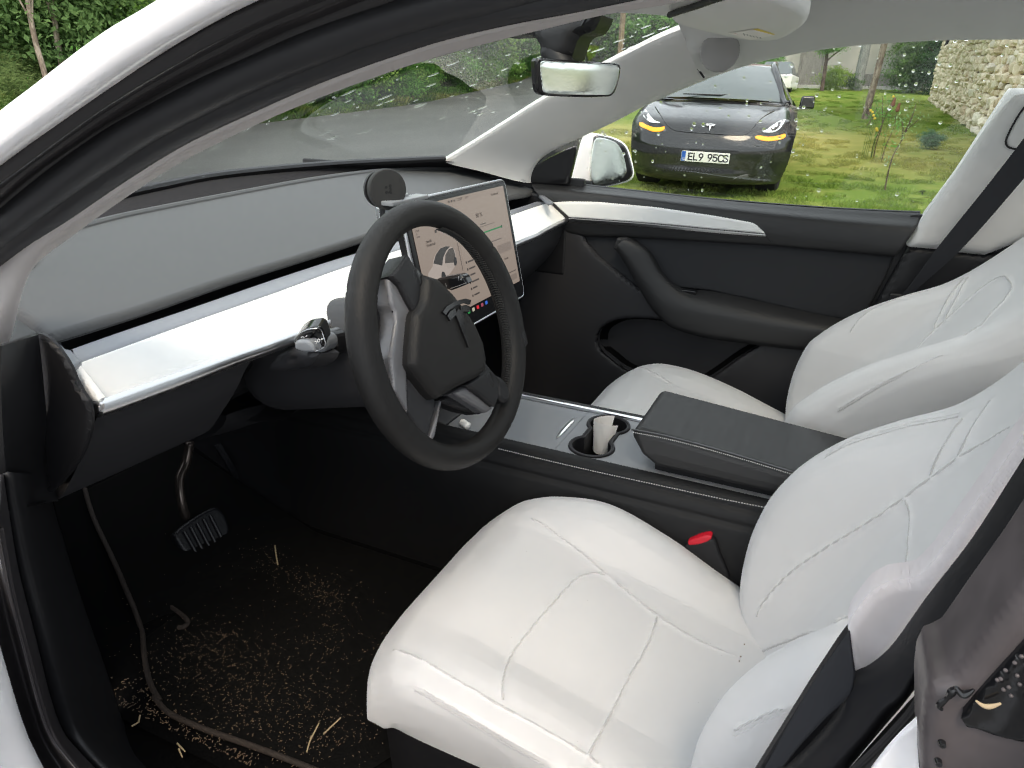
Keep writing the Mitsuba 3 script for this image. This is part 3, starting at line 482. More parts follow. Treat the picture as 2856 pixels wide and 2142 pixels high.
rc = [(0.3262,0.66,1.283),(0.4109,0.655,1.312),(0.4776,0.65,1.329),(0.5511,0.645,1.343),(0.6392,0.635,1.353),(0.7914,0.62,1.361),(0.9204,0.605,1.361),(1.023,0.6,1.358),(1.158,0.6,1.35)]
rm = [(a_*.45+b_*.55)+A_([0, -.03, .0]) for a_, b_ in zip(crv(ra, 24), crv(rc, 24))]
rq = [(a_*.12+b_*.88)+A_([0, -.016, .0]) for a_, b_ in zip(crv(ra, 24), crv(rc, 24))]
P('roof_lining', shell(loft([A_(ra)+[0, -.10, .025], ra, rm, rq, rc, A_(rc)+[0, .05, .006]], 90, 36), .004), 'headliner', label='grey fabric roof lining above the side window')
P('roof_lining__seam', tube(proud([(0.2963,0.615,1.331),(0.3042,0.628,1.316),(0.315,0.645,1.299),(0.3276,0.655,1.283)], .034), .0022, 6, n=24), 'black_plastic')
gc = [(0.368,0.585,1.341)][0]; gd = A_([.669, -1.14, 1.24])-A_(gc); gd[2] -= .25; gd /= np.linalg.norm(gd); ga = np.cross([0, 0, 1.], gd); ga /= np.linalg.norm(ga)
P('roof_lining__speaker_grille', disc(0, 0, A_(gc)+gd*.058, gd, ga, np.cross(gd, ga), [(1e-4, .0035), (.034, .003), (.0385, .001), (.040, -.002), (.040, -.03)]), 'grille_cloth', label='round speaker grille')
# header over the windscreen and the glass roof
P('roof_header', shell(loft([A_([(.42, -.60, 1.303), (.345, -.3, 1.338), (.276, 0, 1.356), (.31, .2, 1.370), (.345, .5, 1.386)]), A_([(.46, -.60, 1.31), (.39, -.3, 1.345), (.34, 0, 1.366), (.36, .2, 1.378), (.40, .5, 1.392)]), A_([(.62, -.58, 1.37), (.62, -.3, 1.42), (.62, 0, 1.44), (.62, .2, 1.44), (.62, .52, 1.42)])], 60, 20), .006), 'headliner')
P('roof_glass', gmesh(loft([A_([(.60, -.60, 1.39), (.60, 0, 1.455), (.60, .55, 1.43)]), A_([(1.4, -.60, 1.44), (1.4, 0, 1.49), (1.4, .55, 1.45)]), A_([(2.1, -.58, 1.37), (2.1, 0, 1.41), (2.1, .58, 1.37)])], 20, 20)), 'roof_glass', smooth=True)
P('rear_window', gmesh(loft([A_([(2.1, -.47, 1.385), (2.1, 0, 1.41), (2.1, .47, 1.385)]), A_([(2.75, -.47, 1.06), (2.82, 0, 1.06), (2.75, .47, 1.06)])], 20, 10)), 'screen_glass', smooth=True)
for s_ in (-1, 1): P('rear_window_pillar', shell(loft([A_([(2.06, s_*.46, 1.385), (2.78, s_*.46, 1.05)]), A_([(2.02, s_*.60, 1.37), (2.74, s_*.66, 1.04)]), A_([(1.9, s_*.68, 1.30), (2.6, s_*.74, 1.0)])], 12, 10), .01), 'black_plastic')
KEPT = {'top': [], 'sill': [], 'mid': []}
def keep(where, G, t): KEPT[where].append(G); return shell(G, t)
def run_on(S, path):
    c = S.mean(0); return S[:, None]+np.concatenate([[0*c], A_(path)])[None]
# driver-side pillar and roof edge: paint, door seals, trim
PL = P('windscreen_pillar', keep('top', loft([[(-0.0228,-0.76,1.181),(0.0177,-0.7585,1.199),(0.0553,-0.7569,1.216),(0.0904,-0.7554,1.231),(0.1233,-0.7538,1.246),(0.1542,-0.7523,1.26),(0.1839,-0.7508,1.272),(0.2126,-0.7492,1.282),(0.2398,-0.7477,1.292),(0.266,-0.7462,1.301),(0.2912,-0.7446,1.308),(0.3155,-0.7431,1.315),(0.3385,-0.7415,1.321),(0.3605,-0.74,1.328)],
 [(0.0496,-0.8,1.186),(0.0866,-0.7988,1.202),(0.1209,-0.7977,1.218),(0.1529,-0.7965,1.232),(0.1829,-0.7954,1.245),(0.211,-0.7942,1.257),(0.238,-0.7931,1.268),(0.264,-0.7919,1.277),(0.2886,-0.7908,1.286),(0.3123,-0.7896,1.294),(0.3351,-0.7885,1.3),(0.357,-0.7873,1.306),(0.3778,-0.7862,1.312),(0.3976,-0.785,1.318)],
 [(0.0921,-0.825,1.183),(0.128,-0.8235,1.199),(0.1612,-0.8219,1.214),(0.1922,-0.8204,1.228),(0.2211,-0.8188,1.241),(0.2482,-0.8173,1.253),(0.2742,-0.8158,1.264),(0.299,-0.8142,1.273),(0.3226,-0.8127,1.282),(0.3453,-0.8112,1.29),(0.3671,-0.8096,1.296),(0.388,-0.8081,1.302),(0.408,-0.8065,1.307),(0.427,-0.805,1.313)],
 [(0.0967,-0.83,1.174),(0.1343,-0.8277,1.191),(0.1692,-0.8254,1.208),(0.2015,-0.8231,1.223),(0.2317,-0.8208,1.237),(0.2599,-0.8185,1.25),(0.2867,-0.8162,1.261),(0.3122,-0.8138,1.271),(0.3366,-0.8115,1.28),(0.36,-0.8092,1.288),(0.3826,-0.8069,1.295),(0.4043,-0.8046,1.301),(0.4249,-0.8023,1.307),(0.4447,-0.8,1.313)],
 [(0.0752,-0.82,1.165),(0.1159,-0.8173,1.184),(0.1537,-0.8146,1.202),(0.1885,-0.8119,1.218),(0.221,-0.8092,1.233),(0.2512,-0.8065,1.247),(0.28,-0.8038,1.26),(0.3071,-0.8012,1.271),(0.3331,-0.7985,1.281),(0.358,-0.7958,1.289),(0.3821,-0.7931,1.297),(0.4051,-0.7904,1.303),(0.4272,-0.7877,1.309),(0.4482,-0.785,1.315)],
 [(0.0523,-0.808,1.16),(0.0955,-0.8055,1.181),(0.1355,-0.8029,1.2),(0.1723,-0.8004,1.217),(0.2066,-0.7978,1.233),(0.2385,-0.7953,1.247),(0.2687,-0.7928,1.26),(0.2972,-0.7902,1.272),(0.3245,-0.7877,1.282),(0.3506,-0.7852,1.291),(0.3758,-0.7826,1.298),(0.3998,-0.7801,1.305),(0.4228,-0.7775,1.311),(0.4446,-0.775,1.317)]], 90, 24), .004), 'white_paint', smooth=50, label='white painted left windscreen pillar and roof edge')
P('windscreen_pillar_001__door_seal', keep('top', loft([[(0.0486,-0.806,1.16),(0.0919,-0.8034,1.181),(0.1321,-0.8008,1.2),(0.1691,-0.7982,1.217),(0.2035,-0.7955,1.232),(0.2355,-0.7929,1.247),(0.2659,-0.7903,1.26),(0.2945,-0.7877,1.272),(0.322,-0.7851,1.282),(0.3482,-0.7825,1.291),(0.3735,-0.7798,1.299),(0.3977,-0.7772,1.306),(0.4208,-0.7746,1.312),(0.4428,-0.772,1.318)],
 [(0.0167,-0.79,1.151),(0.0634,-0.7873,1.174),(0.1065,-0.7846,1.194),(0.1462,-0.7819,1.213),(0.1831,-0.7792,1.23),(0.2175,-0.7765,1.246),(0.2501,-0.7738,1.259),(0.2808,-0.7712,1.272),(0.3102,-0.7685,1.282),(0.3382,-0.7658,1.292),(0.3651,-0.7631,1.3),(0.3908,-0.7604,1.307),(0.4154,-0.7577,1.313),(0.4388,-0.755,1.319)],
 [(0.0441,-0.806,1.15),(0.0894,-0.8031,1.173),(0.131,-0.8002,1.193),(0.1695,-0.7972,1.211),(0.2053,-0.7943,1.228),(0.2388,-0.7914,1.243),(0.2706,-0.7885,1.256),(0.3005,-0.7855,1.268),(0.329,-0.7826,1.279),(0.3563,-0.7797,1.288),(0.3824,-0.7768,1.296),(0.4073,-0.7738,1.302),(0.4312,-0.7709,1.309),(0.454,-0.768,1.315)],
 [(0.0532,-0.812,1.146),(0.0981,-0.8088,1.17),(0.1395,-0.8055,1.19),(0.1778,-0.8023,1.209),(0.2134,-0.7991,1.226),(0.247,-0.7958,1.241),(0.2786,-0.7926,1.254),(0.3086,-0.7894,1.266),(0.337,-0.7862,1.276),(0.3643,-0.7829,1.285),(0.3903,-0.7797,1.293),(0.4152,-0.7765,1.3),(0.4391,-0.7732,1.306),(0.4618,-0.77,1.312)],
 [(0.0286,-0.8,1.138),(0.0765,-0.7968,1.163),(0.1205,-0.7935,1.186),(0.1612,-0.7903,1.206),(0.199,-0.7871,1.224),(0.2347,-0.7838,1.239),(0.2683,-0.7806,1.253),(0.3,-0.7774,1.265),(0.3301,-0.7742,1.276),(0.3589,-0.7709,1.285),(0.3862,-0.7677,1.293),(0.4124,-0.7645,1.301),(0.4374,-0.7612,1.307),(0.4613,-0.758,1.313)],
 [(-0.0012,-0.785,1.13),(0.0497,-0.7817,1.157),(0.0965,-0.7784,1.181),(0.1397,-0.7751,1.202),(0.1798,-0.7718,1.221),(0.2177,-0.7685,1.238),(0.2533,-0.7652,1.252),(0.287,-0.7618,1.265),(0.3188,-0.7585,1.276),(0.3492,-0.7552,1.286),(0.3781,-0.7519,1.294),(0.4056,-0.7486,1.302),(0.432,-0.7453,1.309),(0.4571,-0.742,1.315)],
 [(0.006,-0.79,1.127),(0.0575,-0.7868,1.154),(0.1046,-0.7835,1.179),(0.1481,-0.7803,1.2),(0.1886,-0.7771,1.219),(0.2268,-0.7738,1.236),(0.2626,-0.7706,1.25),(0.2965,-0.7674,1.262),(0.3284,-0.7642,1.274),(0.3589,-0.7609,1.283),(0.3877,-0.7577,1.292),(0.4152,-0.7545,1.299),(0.4415,-0.7512,1.306),(0.4665,-0.748,1.312)],
 [(-0.0252,-0.775,1.116),(0.0298,-0.7715,1.145),(0.0801,-0.7681,1.172),(0.1265,-0.7646,1.195),(0.1696,-0.7612,1.216),(0.2104,-0.7577,1.233),(0.2486,-0.7542,1.248),(0.2848,-0.7508,1.261),(0.3187,-0.7473,1.273),(0.351,-0.7438,1.283),(0.3815,-0.7404,1.292),(0.4107,-0.7369,1.3),(0.4385,-0.7335,1.307),(0.465,-0.73,1.313)],
 [(-0.0566,-0.76,1.104),(0.0025,-0.7565,1.136),(0.0563,-0.7531,1.165),(0.1059,-0.7496,1.19),(0.152,-0.7462,1.212),(0.1957,-0.7427,1.23),(0.2364,-0.7392,1.246),(0.275,-0.7358,1.26),(0.3111,-0.7323,1.272),(0.3453,-0.7288,1.282),(0.3776,-0.7254,1.292),(0.4083,-0.7219,1.3),(0.4377,-0.7185,1.307),(0.4656,-0.715,1.314)],
 [(-0.0294,-0.775,1.106),(0.0272,-0.7712,1.138),(0.0788,-0.7673,1.166),(0.1265,-0.7635,1.19),(0.1707,-0.7596,1.212),(0.2129,-0.7558,1.229),(0.2521,-0.7519,1.245),(0.2894,-0.7481,1.258),(0.3243,-0.7442,1.27),(0.3575,-0.7404,1.28),(0.3887,-0.7365,1.289),(0.4185,-0.7327,1.297),(0.4471,-0.7288,1.304),(0.4742,-0.725,1.311)],
 [(-0.0375,-0.772,1.1),(0.0186,-0.7668,1.132),(0.0699,-0.7617,1.161),(0.1174,-0.7565,1.187),(0.1618,-0.7514,1.209),(0.2043,-0.7462,1.227),(0.2439,-0.7411,1.243),(0.2818,-0.7359,1.256),(0.3173,-0.7308,1.269),(0.3512,-0.7256,1.28),(0.3832,-0.7205,1.29),(0.4139,-0.7153,1.298),(0.4434,-0.7102,1.306),(0.4716,-0.705,1.312)]], 90, 70), .004), 'seal', smooth=True, label='black rubber door seal')
P('windscreen_pillar_001__inner_trim', keep('top', loft([[(-0.0701,-0.755,1.093),(-0.0107,-0.75,1.127),(0.0435,-0.745,1.158),(0.0936,-0.74,1.184),(0.1404,-0.735,1.208),(0.1851,-0.73,1.226),(0.2268,-0.725,1.243),(0.2666,-0.72,1.257),(0.3038,-0.715,1.27),(0.3392,-0.71,1.281),(0.3727,-0.705,1.291),(0.4047,-0.7,1.3),(0.4354,-0.695,1.308),(0.4647,-0.69,1.315)],
 [(-0.0328,-0.775,1.098),(0.0252,-0.7702,1.131),(0.0781,-0.7653,1.161),(0.1267,-0.7605,1.187),(0.172,-0.7556,1.209),(0.2153,-0.7508,1.227),(0.2556,-0.7459,1.243),(0.294,-0.7411,1.256),(0.3298,-0.7362,1.269),(0.364,-0.7314,1.279),(0.3962,-0.7265,1.289),(0.427,-0.7217,1.297),(0.4566,-0.7168,1.304),(0.4848,-0.712,1.311)],
 [(-0.0168,-0.785,1.094),(0.0441,-0.7796,1.129),(0.0996,-0.7742,1.159),(0.15,-0.7688,1.186),(0.1968,-0.7635,1.209),(0.2412,-0.7581,1.227),(0.2825,-0.7527,1.243),(0.3217,-0.7473,1.257),(0.3582,-0.7419,1.269),(0.3932,-0.7365,1.279),(0.4262,-0.7312,1.287),(0.4576,-0.7258,1.295),(0.4878,-0.7204,1.302),(0.5166,-0.715,1.308)],
 [(-0.0407,-0.775,1.079),(0.03,-0.7696,1.119),(0.094,-0.7642,1.152),(0.1511,-0.7588,1.182),(0.2035,-0.7535,1.207),(0.2528,-0.7481,1.227),(0.2984,-0.7427,1.244),(0.3411,-0.7373,1.258),(0.3809,-0.7319,1.27),(0.4188,-0.7265,1.28),(0.4547,-0.7212,1.288),(0.4885,-0.7158,1.295),(0.5208,-0.7104,1.302),(0.5515,-0.705,1.308)],
 [(-0.0721,-0.76,1.066),(0.0065,-0.755,1.11),(0.0772,-0.75,1.147),(0.1396,-0.745,1.178),(0.1967,-0.74,1.205),(0.25,-0.735,1.226),(0.2989,-0.73,1.244),(0.3445,-0.725,1.259),(0.387,-0.72,1.272),(0.4272,-0.715,1.281),(0.4652,-0.71,1.288),(0.5008,-0.705,1.296),(0.5347,-0.7,1.302),(0.5668,-0.695,1.308)],
 [(-0.0854,-0.755,1.055),(0.0004,-0.75,1.103),(0.0771,-0.745,1.142),(0.144,-0.74,1.176),(0.2048,-0.735,1.204),(0.2612,-0.73,1.226),(0.3128,-0.725,1.244),(0.3606,-0.72,1.26),(0.4049,-0.715,1.272),(0.447,-0.71,1.282),(0.4866,-0.705,1.288),(0.5236,-0.7,1.296),(0.5587,-0.695,1.302),(0.5919,-0.69,1.307)],
 [(-0.115,-0.742,1.039),(-0.0197,-0.7366,1.092),(0.065,-0.7312,1.134),(0.1381,-0.7258,1.171),(0.204,-0.7205,1.202),(0.2648,-0.7151,1.225),(0.3202,-0.7097,1.245),(0.3712,-0.7043,1.261),(0.4186,-0.6989,1.274),(0.4635,-0.6935,1.283),(0.5059,-0.6882,1.29),(0.5452,-0.6828,1.297),(0.5825,-0.6774,1.303),(0.6177,-0.672,1.308)]], 90, 40), .004), 'dark_trim', smooth=True, label='dark inner pillar trim')
P('windscreen_pillar_001__cloth_edge', keep('top', loft([[(-0.1288,-0.735,1.035),(-0.0436,-0.7303,1.083),(0.0328,-0.7257,1.122),(0.1005,-0.721,1.156),(0.1614,-0.7163,1.185),(0.2174,-0.7117,1.21),(0.2698,-0.707,1.229),(0.3182,-0.7023,1.246),(0.3631,-0.6977,1.26),(0.4052,-0.693,1.272),(0.4454,-0.6883,1.281),(0.4836,-0.6837,1.288),(0.5197,-0.679,1.293),(0.5536,-0.6743,1.3),(0.586,-0.6697,1.304),(0.6169,-0.665,1.309)],
 [(-0.116,-0.742,1.024),(-0.0356,-0.7373,1.074),(0.0344,-0.7327,1.116),(0.1021,-0.728,1.151),(0.1633,-0.7233,1.181),(0.2195,-0.7187,1.207),(0.2719,-0.714,1.226),(0.3204,-0.7093,1.243),(0.3654,-0.7047,1.258),(0.4075,-0.7,1.27),(0.4476,-0.6953,1.279),(0.4856,-0.6907,1.286),(0.5216,-0.686,1.292),(0.5554,-0.6813,1.298),(0.5878,-0.6767,1.303),(0.6185,-0.672,1.308)],
 [(-0.1329,-0.735,0.9717),(-0.0616,-0.73,1.034),(-0.0068,-0.725,1.089),(0.0661,-0.72,1.131),(0.1327,-0.715,1.166),(0.1934,-0.71,1.195),(0.25,-0.705,1.217),(0.3023,-0.7,1.236),(0.3507,-0.695,1.252),(0.3959,-0.69,1.266),(0.4386,-0.685,1.276),(0.4789,-0.68,1.284),(0.517,-0.675,1.291),(0.553,-0.67,1.297),(0.5872,-0.665,1.302),(0.6197,-0.66,1.308)],
 [(-0.1955,-0.705,0.9036),(-0.1295,-0.6993,0.9826),(-0.0876,-0.6937,1.054),(-0.0051,-0.688,1.105),(0.071,-0.6823,1.146),(0.1399,-0.6767,1.18),(0.2039,-0.671,1.207),(0.263,-0.6653,1.229),(0.3177,-0.6597,1.247),(0.3684,-0.654,1.262),(0.4162,-0.6483,1.274),(0.4612,-0.6427,1.284),(0.5036,-0.637,1.293),(0.5439,-0.6313,1.299),(0.5819,-0.6257,1.306),(0.6179,-0.62,1.312)]], 90, 20), .004), 'pillar_trim', smooth=True, label='light grey pillar trim edge')
# roof rail on the driver side beyond the frame
# camera housing and mirror stalk at the top of the windscreen
MH = P('mirror_mount', pillow([(0.1111,0,1.325),(0.1861,0,1.34),(0.2618,0,1.355),(0.283,0,1.354),(0.281,0,1.345),(0.2717,0,1.331),(0.2636,0,1.328),(0.2544,0,1.326),(0.2465,0,1.317),(0.2429,0,1.306),(0.2379,0,1.292),(0.1914,0,1.291),(0.1895,0,1.301),(0.1832,0,1.313),(0.1769,0,1.321),(0.1667,0,1.326)], .02, .06, .008, n=160), 'black_plastic', label='black camera housing carrying the mirror')
P('mirror_mount__slot', tube(proud([(0.2691,0,1.354),(0.2645,0,1.345),(0.2589,0,1.336)], .003), .0022, 6, n=10), 'gloss_black')
mp, mnn = A_([.262, 0.0, 1.262]), A_([.870, -.493, -.025])
mo = [(0.2195,-0.0761,1.284),(0.2211,-0.0734,1.288),(0.2259,-0.065,1.289),(0.2597,-0.0054,1.288),(0.2988,0.0636,1.288),(0.3031,0.0712,1.287),(0.3051,0.0751,1.282),(0.3016,0.0706,1.249),(0.2994,0.067,1.242),(0.2946,0.0588,1.238),(0.2612,-0.0001,1.236),(0.2304,-0.0545,1.237),(0.2248,-0.0645,1.239),(0.2217,-0.0704,1.246),(0.2203,-0.0736,1.262)]
MI = P('rear_view_mirror', pillow(mo, .006, .008, .006, n=140), 'gloss_black', label='frameless rear view mirror')
mg = proud([(0.2234,-0.0692,1.283),(0.2254,-0.0658,1.285),(0.2598,-0.0051,1.286),(0.2975,0.0616,1.285),(0.3021,0.0697,1.283),(0.2985,0.0651,1.249),(0.2958,0.0607,1.243),(0.291,0.0523,1.24),(0.2611,-0.0004,1.239),(0.2316,-0.0526,1.24),(0.2266,-0.0615,1.242),(0.2248,-0.0652,1.255)], .002)
P('rear_view_mirror__glass', pillow(mg, .0015, .002, .008, .006, smooth=True, n=120), 'mirror', label='mirror glass reflecting the rear side window')
P('rear_view_mirror__stem', tm(hull_spheres([A_([(0.2061,0.02,1.302)][0]), mp-mnn*.02], [.02, .018])), 'black_plastic')
# passenger sun visor with its warning label
vo = [(0.3984,-0.0226,1.348),(0.3812,0.0517,1.348),(0.3716,0.1221,1.348),(0.3779,0.1986,1.348),(0.4162,0.4218,1.348),(0.4463,0.4905,1.348),(0.4758,0.5044,1.348),(0.5436,0.2985,1.348),(0.566,0.1704,1.348),(0.5756,0.0699,1.348),(0.5713,-0.0348,1.348),(0.5512,-0.1495,1.348),(0.5394,-0.2239,1.348),(0.4966,-0.1918,1.348),(0.4553,-0.1175,1.348),(0.4169,-0.0499,1.348)]
SV = P('sun_visor', pillow(vo, .011, .012, .012, .007, n=200), 'light_trim', smooth=40, label='folded grey sun visor with a warning label')
P('sun_visor__edge', tube(proud([(0.397,-0.0165,1.348),(0.4181,-0.0556,1.348),(0.4558,-0.12,1.348),(0.4973,-0.196,1.348),(0.53,-0.2452,1.348)], .002), .0045, 8, n=40), 'black_plastic')
lb = proud([(0.4283,0.303,1.348),(0.4802,0.2232,1.348),(0.5029,0.3449,1.348),(0.4451,0.4655,1.348)], .006)
P('sun_visor__warning_label', flat(lb, .0008), 'paper', smooth=False, label='white warning label with a yellow strip')
P('sun_visor__yellow_strip', flat(proud([(0.4802,0.2232,1.348),(0.4888,0.2197,1.348),(0.5043,0.3348,1.348),(0.4928,0.3652,1.348)], .0075), .0006), 'yellow', smooth=False)
lc = A_(proud([(0.4407,0.3142,1.348),(0.4467,0.3147,1.348),(0.4354,0.3502,1.348)], .0075)); lr = lc[1]-lc[0]; lr /= np.linalg.norm(lr); lu = np.cross([0, 0, -1.], lr)
P('sun_visor__warning_sign', cat(trimesh.creation.annulus(.0055, .0075, .0008, transform=trimesh.transformations.translation_matrix(lc[0])), tube(A_([lc[0]-[.004, .004, 0], lc[0]+[.004, .004, 0]]), .0008, 5)), 'red')
pl_ = A_(proud([(0.454,0.3052,1.348),(0.4515,0.3409,1.348),(0.4575,0.3207,1.348),(0.4551,0.3571,1.348),(0.461,0.3364,1.348),(0.4587,0.3736,1.348),(0.4647,0.3525,1.348),(0.4624,0.3904,1.348),(0.4683,0.3688,1.348),(0.4661,0.4075,1.348),(0.4721,0.3855,1.348),(0.47,0.425,1.348)], .0076))
P('sun_visor__print', cat([tube(pl_[2*k:2*k+2], .0011, 5) for k in range(6)]), 'print')
# right-hand wing mirror and its black sail panel
P('sail_panel', pillow([(-0.1314,0.722,1.01),(-0.1277,0.722,1.036),(-0.1105,0.722,1.07),(-0.0714,0.722,1.1),(-0.0194,0.722,1.128),(0.0192,0.722,1.146),(0.0097,0.722,1.127),(-0.0146,0.722,1.014),(-0.0805,0.722,1.011)], .004, .012, .012, smooth=False), 'gloss_black', label='black triangular mirror panel')
wmn = A_([.66, -.75, .05])
WM = P('wing_mirror', pillow([(-0.0833,1.002,1.13),(-0.0798,1.005,1.135),(-0.0737,1.011,1.137),(-0.0482,1.033,1.134),(-0.0125,1.064,1.126),(0.0177,1.089,1.114),(0.0372,1.105,1.096),(0.0497,1.115,1.065),(0.0622,1.122,1.019),(0.0604,1.12,1.002),(0.0448,1.105,0.9888),(-0.0007,1.064,0.9769),(-0.0397,1.03,0.9735),(-0.1043,0.9731,0.9775),(-0.1078,0.9711,0.9936),(-0.1014,0.9793,1.031),(-0.0921,0.9909,1.084)], .014, .07, .008, n=140, bulge=.006), 'white_paint', smooth=50, label='white wing mirror wet with rain')
P('wing_mirror__housing', pillow(proud([(-0.0512,1.029,1.114),(-0.0482,1.032,1.125),(-0.0382,1.041,1.128),(-0.0121,1.064,1.122),(0.0147,1.087,1.11),(0.0332,1.102,1.092),(0.0449,1.11,1.063),(0.0571,1.118,1.019),(0.0535,1.114,1.004),(0.0378,1.099,0.992),(-0.0042,1.061,0.9801),(-0.0431,1.027,0.9755),(-0.0469,1.025,0.9929)], .010), .008, .02, .008, n=120), 'gloss_black', label='black mirror housing rim')
P('wing_mirror__glass', pillow(proud([(-0.0485,1.031,1.112),(-0.0452,1.034,1.119),(-0.0377,1.041,1.121),(-0.0149,1.061,1.116),(0.0053,1.078,1.106),(0.0208,1.09,1.084),(0.0306,1.097,1.058),(0.0382,1.102,1.027),(0.0333,1.096,1.006),(0.0145,1.079,0.9938),(-0.0145,1.053,0.9856),(-0.0391,1.031,0.9832)], .0135), .002, .003, .01, n=100), 'mirror', label='wing mirror glass')
P('wing_mirror__base', pillow(proud([(-0.1045,0.9745,1),(-0.0464,1.025,0.9952),(-0.0424,1.027,0.9751),(-0.1069,0.9709,0.9783)], .012), .003, .02, .008, smooth=False), 'gloss_black')
P('wing_mirror__foot', tm(hull_spheres(A_([(-.13, .74, .985), (-.06, .74, .985), (-.13, .97, .985), (-.06, .97, .985)]), .014, 20)), 'gloss_black')

# ================================================================ passenger door
DR = P('door', gmesh(loft([[(-0.1982,0.745,0.857),(0.0335,0.745,0.8694),(0.3373,0.745,0.8852),(0.8108,0.745,0.9032),(0.8717,0.745,0.901)], [(-0.192,0.745,0.6113),(0.0503,0.745,0.6181),(0.3658,0.745,0.6506),(0.8079,0.745,0.711),(0.8917,0.745,0.7147)], [(-0.1816,0.74,0.2915),(0.0707,0.74,0.3391),(0.3968,0.74,0.4035),(0.8506,0.74,0.4967),(0.9354,0.74,0.5099)]], 40, 20)), 'dark_trim', label='dark right front door panel with a white trim inlay')
D_ = lambda name, *a, **k: put(DR, name, *a, **k)
d0 = [(-0.1377,0.748,1.014),(-0.0967,0.748,1.015),(0.0064,0.748,1.01),(0.1694,0.748,1.005),(0.3717,0.748,0.9995),(0.6019,0.748,0.9997),(0.7698,0.748,1.004),(0.8323,0.748,1.007)]
d1 = [(-0.1229,0.728,1.006),(-0.0823,0.728,1.007),(0.0139,0.728,1.003),(0.1754,0.728,1),(0.3759,0.728,0.9936),(0.6045,0.728,0.9914),(0.7715,0.728,0.9928),(0.8313,0.728,0.9952)]
d2 = [(-0.1018,0.7,0.9951),(-0.0591,0.7,0.9972),(0.0244,0.7,0.9969),(0.1838,0.7,0.9929),(0.382,0.7,0.9842),(0.6083,0.7,0.9787),(0.766,0.7,0.9769),(0.8248,0.7,0.9782)]
d3 = [(-0.0781,0.694,0.9691),(-0.0434,0.694,0.9565),(0.0295,0.694,0.9498),(0.1896,0.694,0.9488),(0.3879,0.694,0.9475),(0.6146,0.694,0.9438),(0.7729,0.694,0.942),(0.8103,0.694,0.9437)]
d4 = [(-0.0615,0.702,0.9094),(0.047,0.702,0.8924),(0.1392,0.702,0.8985),(0.2432,0.702,0.9048),(0.3912,0.702,0.9114),(0.5302,0.702,0.9166),(0.7038,0.702,0.9184),(0.7999,0.702,0.919)]
D_('shoulder_panel', shell(loft([A_(d0)+[0, .012, -.01], d0, d1, d2, d3, d4, A_(d4)+[0, .02, -.002]], 120, 40), .004), 'black_leather', smooth=True, label='soft black door shoulder under the window')
D_('window_seal', tube(A_(d0)+[0, .004, .002], .005, 8, n=80), 'gloss_black')
il = [(-0.0401,0.681,0.9701),(0.0052,0.681,0.9758),(0.086,0.681,0.9808),(0.2407,0.681,0.9799),(0.387,0.681,0.9715),(0.4757,0.681,0.9637),(0.4853,0.681,0.9604),(0.5117,0.681,0.9406),(0.3911,0.681,0.9397),(0.2448,0.681,0.9399),(0.0893,0.681,0.9365),(0.0087,0.681,0.9344)]
D_('trim_inlay', pillow(il, .005, .02, .010, .008, smooth=False, bulge=.003), 'white_trim', label='white trim inlay tapering along the door')
ist = [(0.0093,0.6795,0.9341),(0.0898,0.6795,0.9363),(0.2452,0.6795,0.9396),(0.3914,0.6795,0.9395),(0.5119,0.6795,0.9404)]; ist2 = [(0.0109,0.6825,0.9261),(0.0894,0.6825,0.9282),(0.2452,0.6825,0.9328),(0.3916,0.6825,0.9343),(0.5139,0.6825,0.9369)]
D_('metal_strip', shell(loft([ist, ist2], 60, 4), .004), 'silver')
D_('trim_groove', tube([(0.5106,0.693,0.9387),(0.5203,0.693,0.9284),(0.5308,0.693,0.9187)], .0016, 6), 'gloss_black')
D_('insert', pillow([(0.0407,0.716,0.8812),(0.0507,0.716,0.8901),(0.1351,0.716,0.8964),(0.2399,0.716,0.9027),(0.3891,0.716,0.9084),(0.5292,0.716,0.9137),(0.7042,0.716,0.9155),(0.7981,0.716,0.9162),(0.7899,0.716,0.8603),(0.7579,0.716,0.7451),(0.647,0.716,0.7492),(0.3965,0.716,0.7761),(0.3004,0.716,0.7728),(0.2511,0.716,0.7423),(0.2012,0.716,0.7598),(0.1436,0.716,0.7956),(0.0855,0.716,0.8317),(0.0527,0.716,0.8601)], .008, .02, .014, smooth=False), 'suede', label='black suede door insert')
D_('insert_piping', tube([(0.2522,0.712,0.7423),(0.2023,0.712,0.7598),(0.1448,0.712,0.7955),(0.0867,0.712,0.8326),(0.0512,0.712,0.8617),(0.0421,0.712,0.8809),(0.052,0.712,0.8908)], .003, 8, n=70), 'black_leather')
pocket = [395,930,402,880,450,838,530,814,650,812,800,836,900,890,1010,915,1250,936,1130,1010,1000,1100,900,1150,760,1130,640,1105,540,1070,460,1010,410,970]
pk = [(0.1055,0.7,0.5932),(0.1074,0.7,0.6224),(0.1325,0.7,0.6502),(0.1756,0.7,0.6703),(0.24,0.7,0.6811),(0.3196,0.7,0.6801),(0.3737,0.7,0.6594),(0.43,0.7,0.655),(0.5463,0.7,0.663),(0.4952,0.7,0.6148),(0.438,0.7,0.555),(0.3909,0.7,0.5177),(0.3166,0.7,0.5149),(0.2506,0.7,0.5169),(0.1937,0.7,0.5268),(0.1459,0.7,0.5534),(0.1158,0.7,0.5716)]
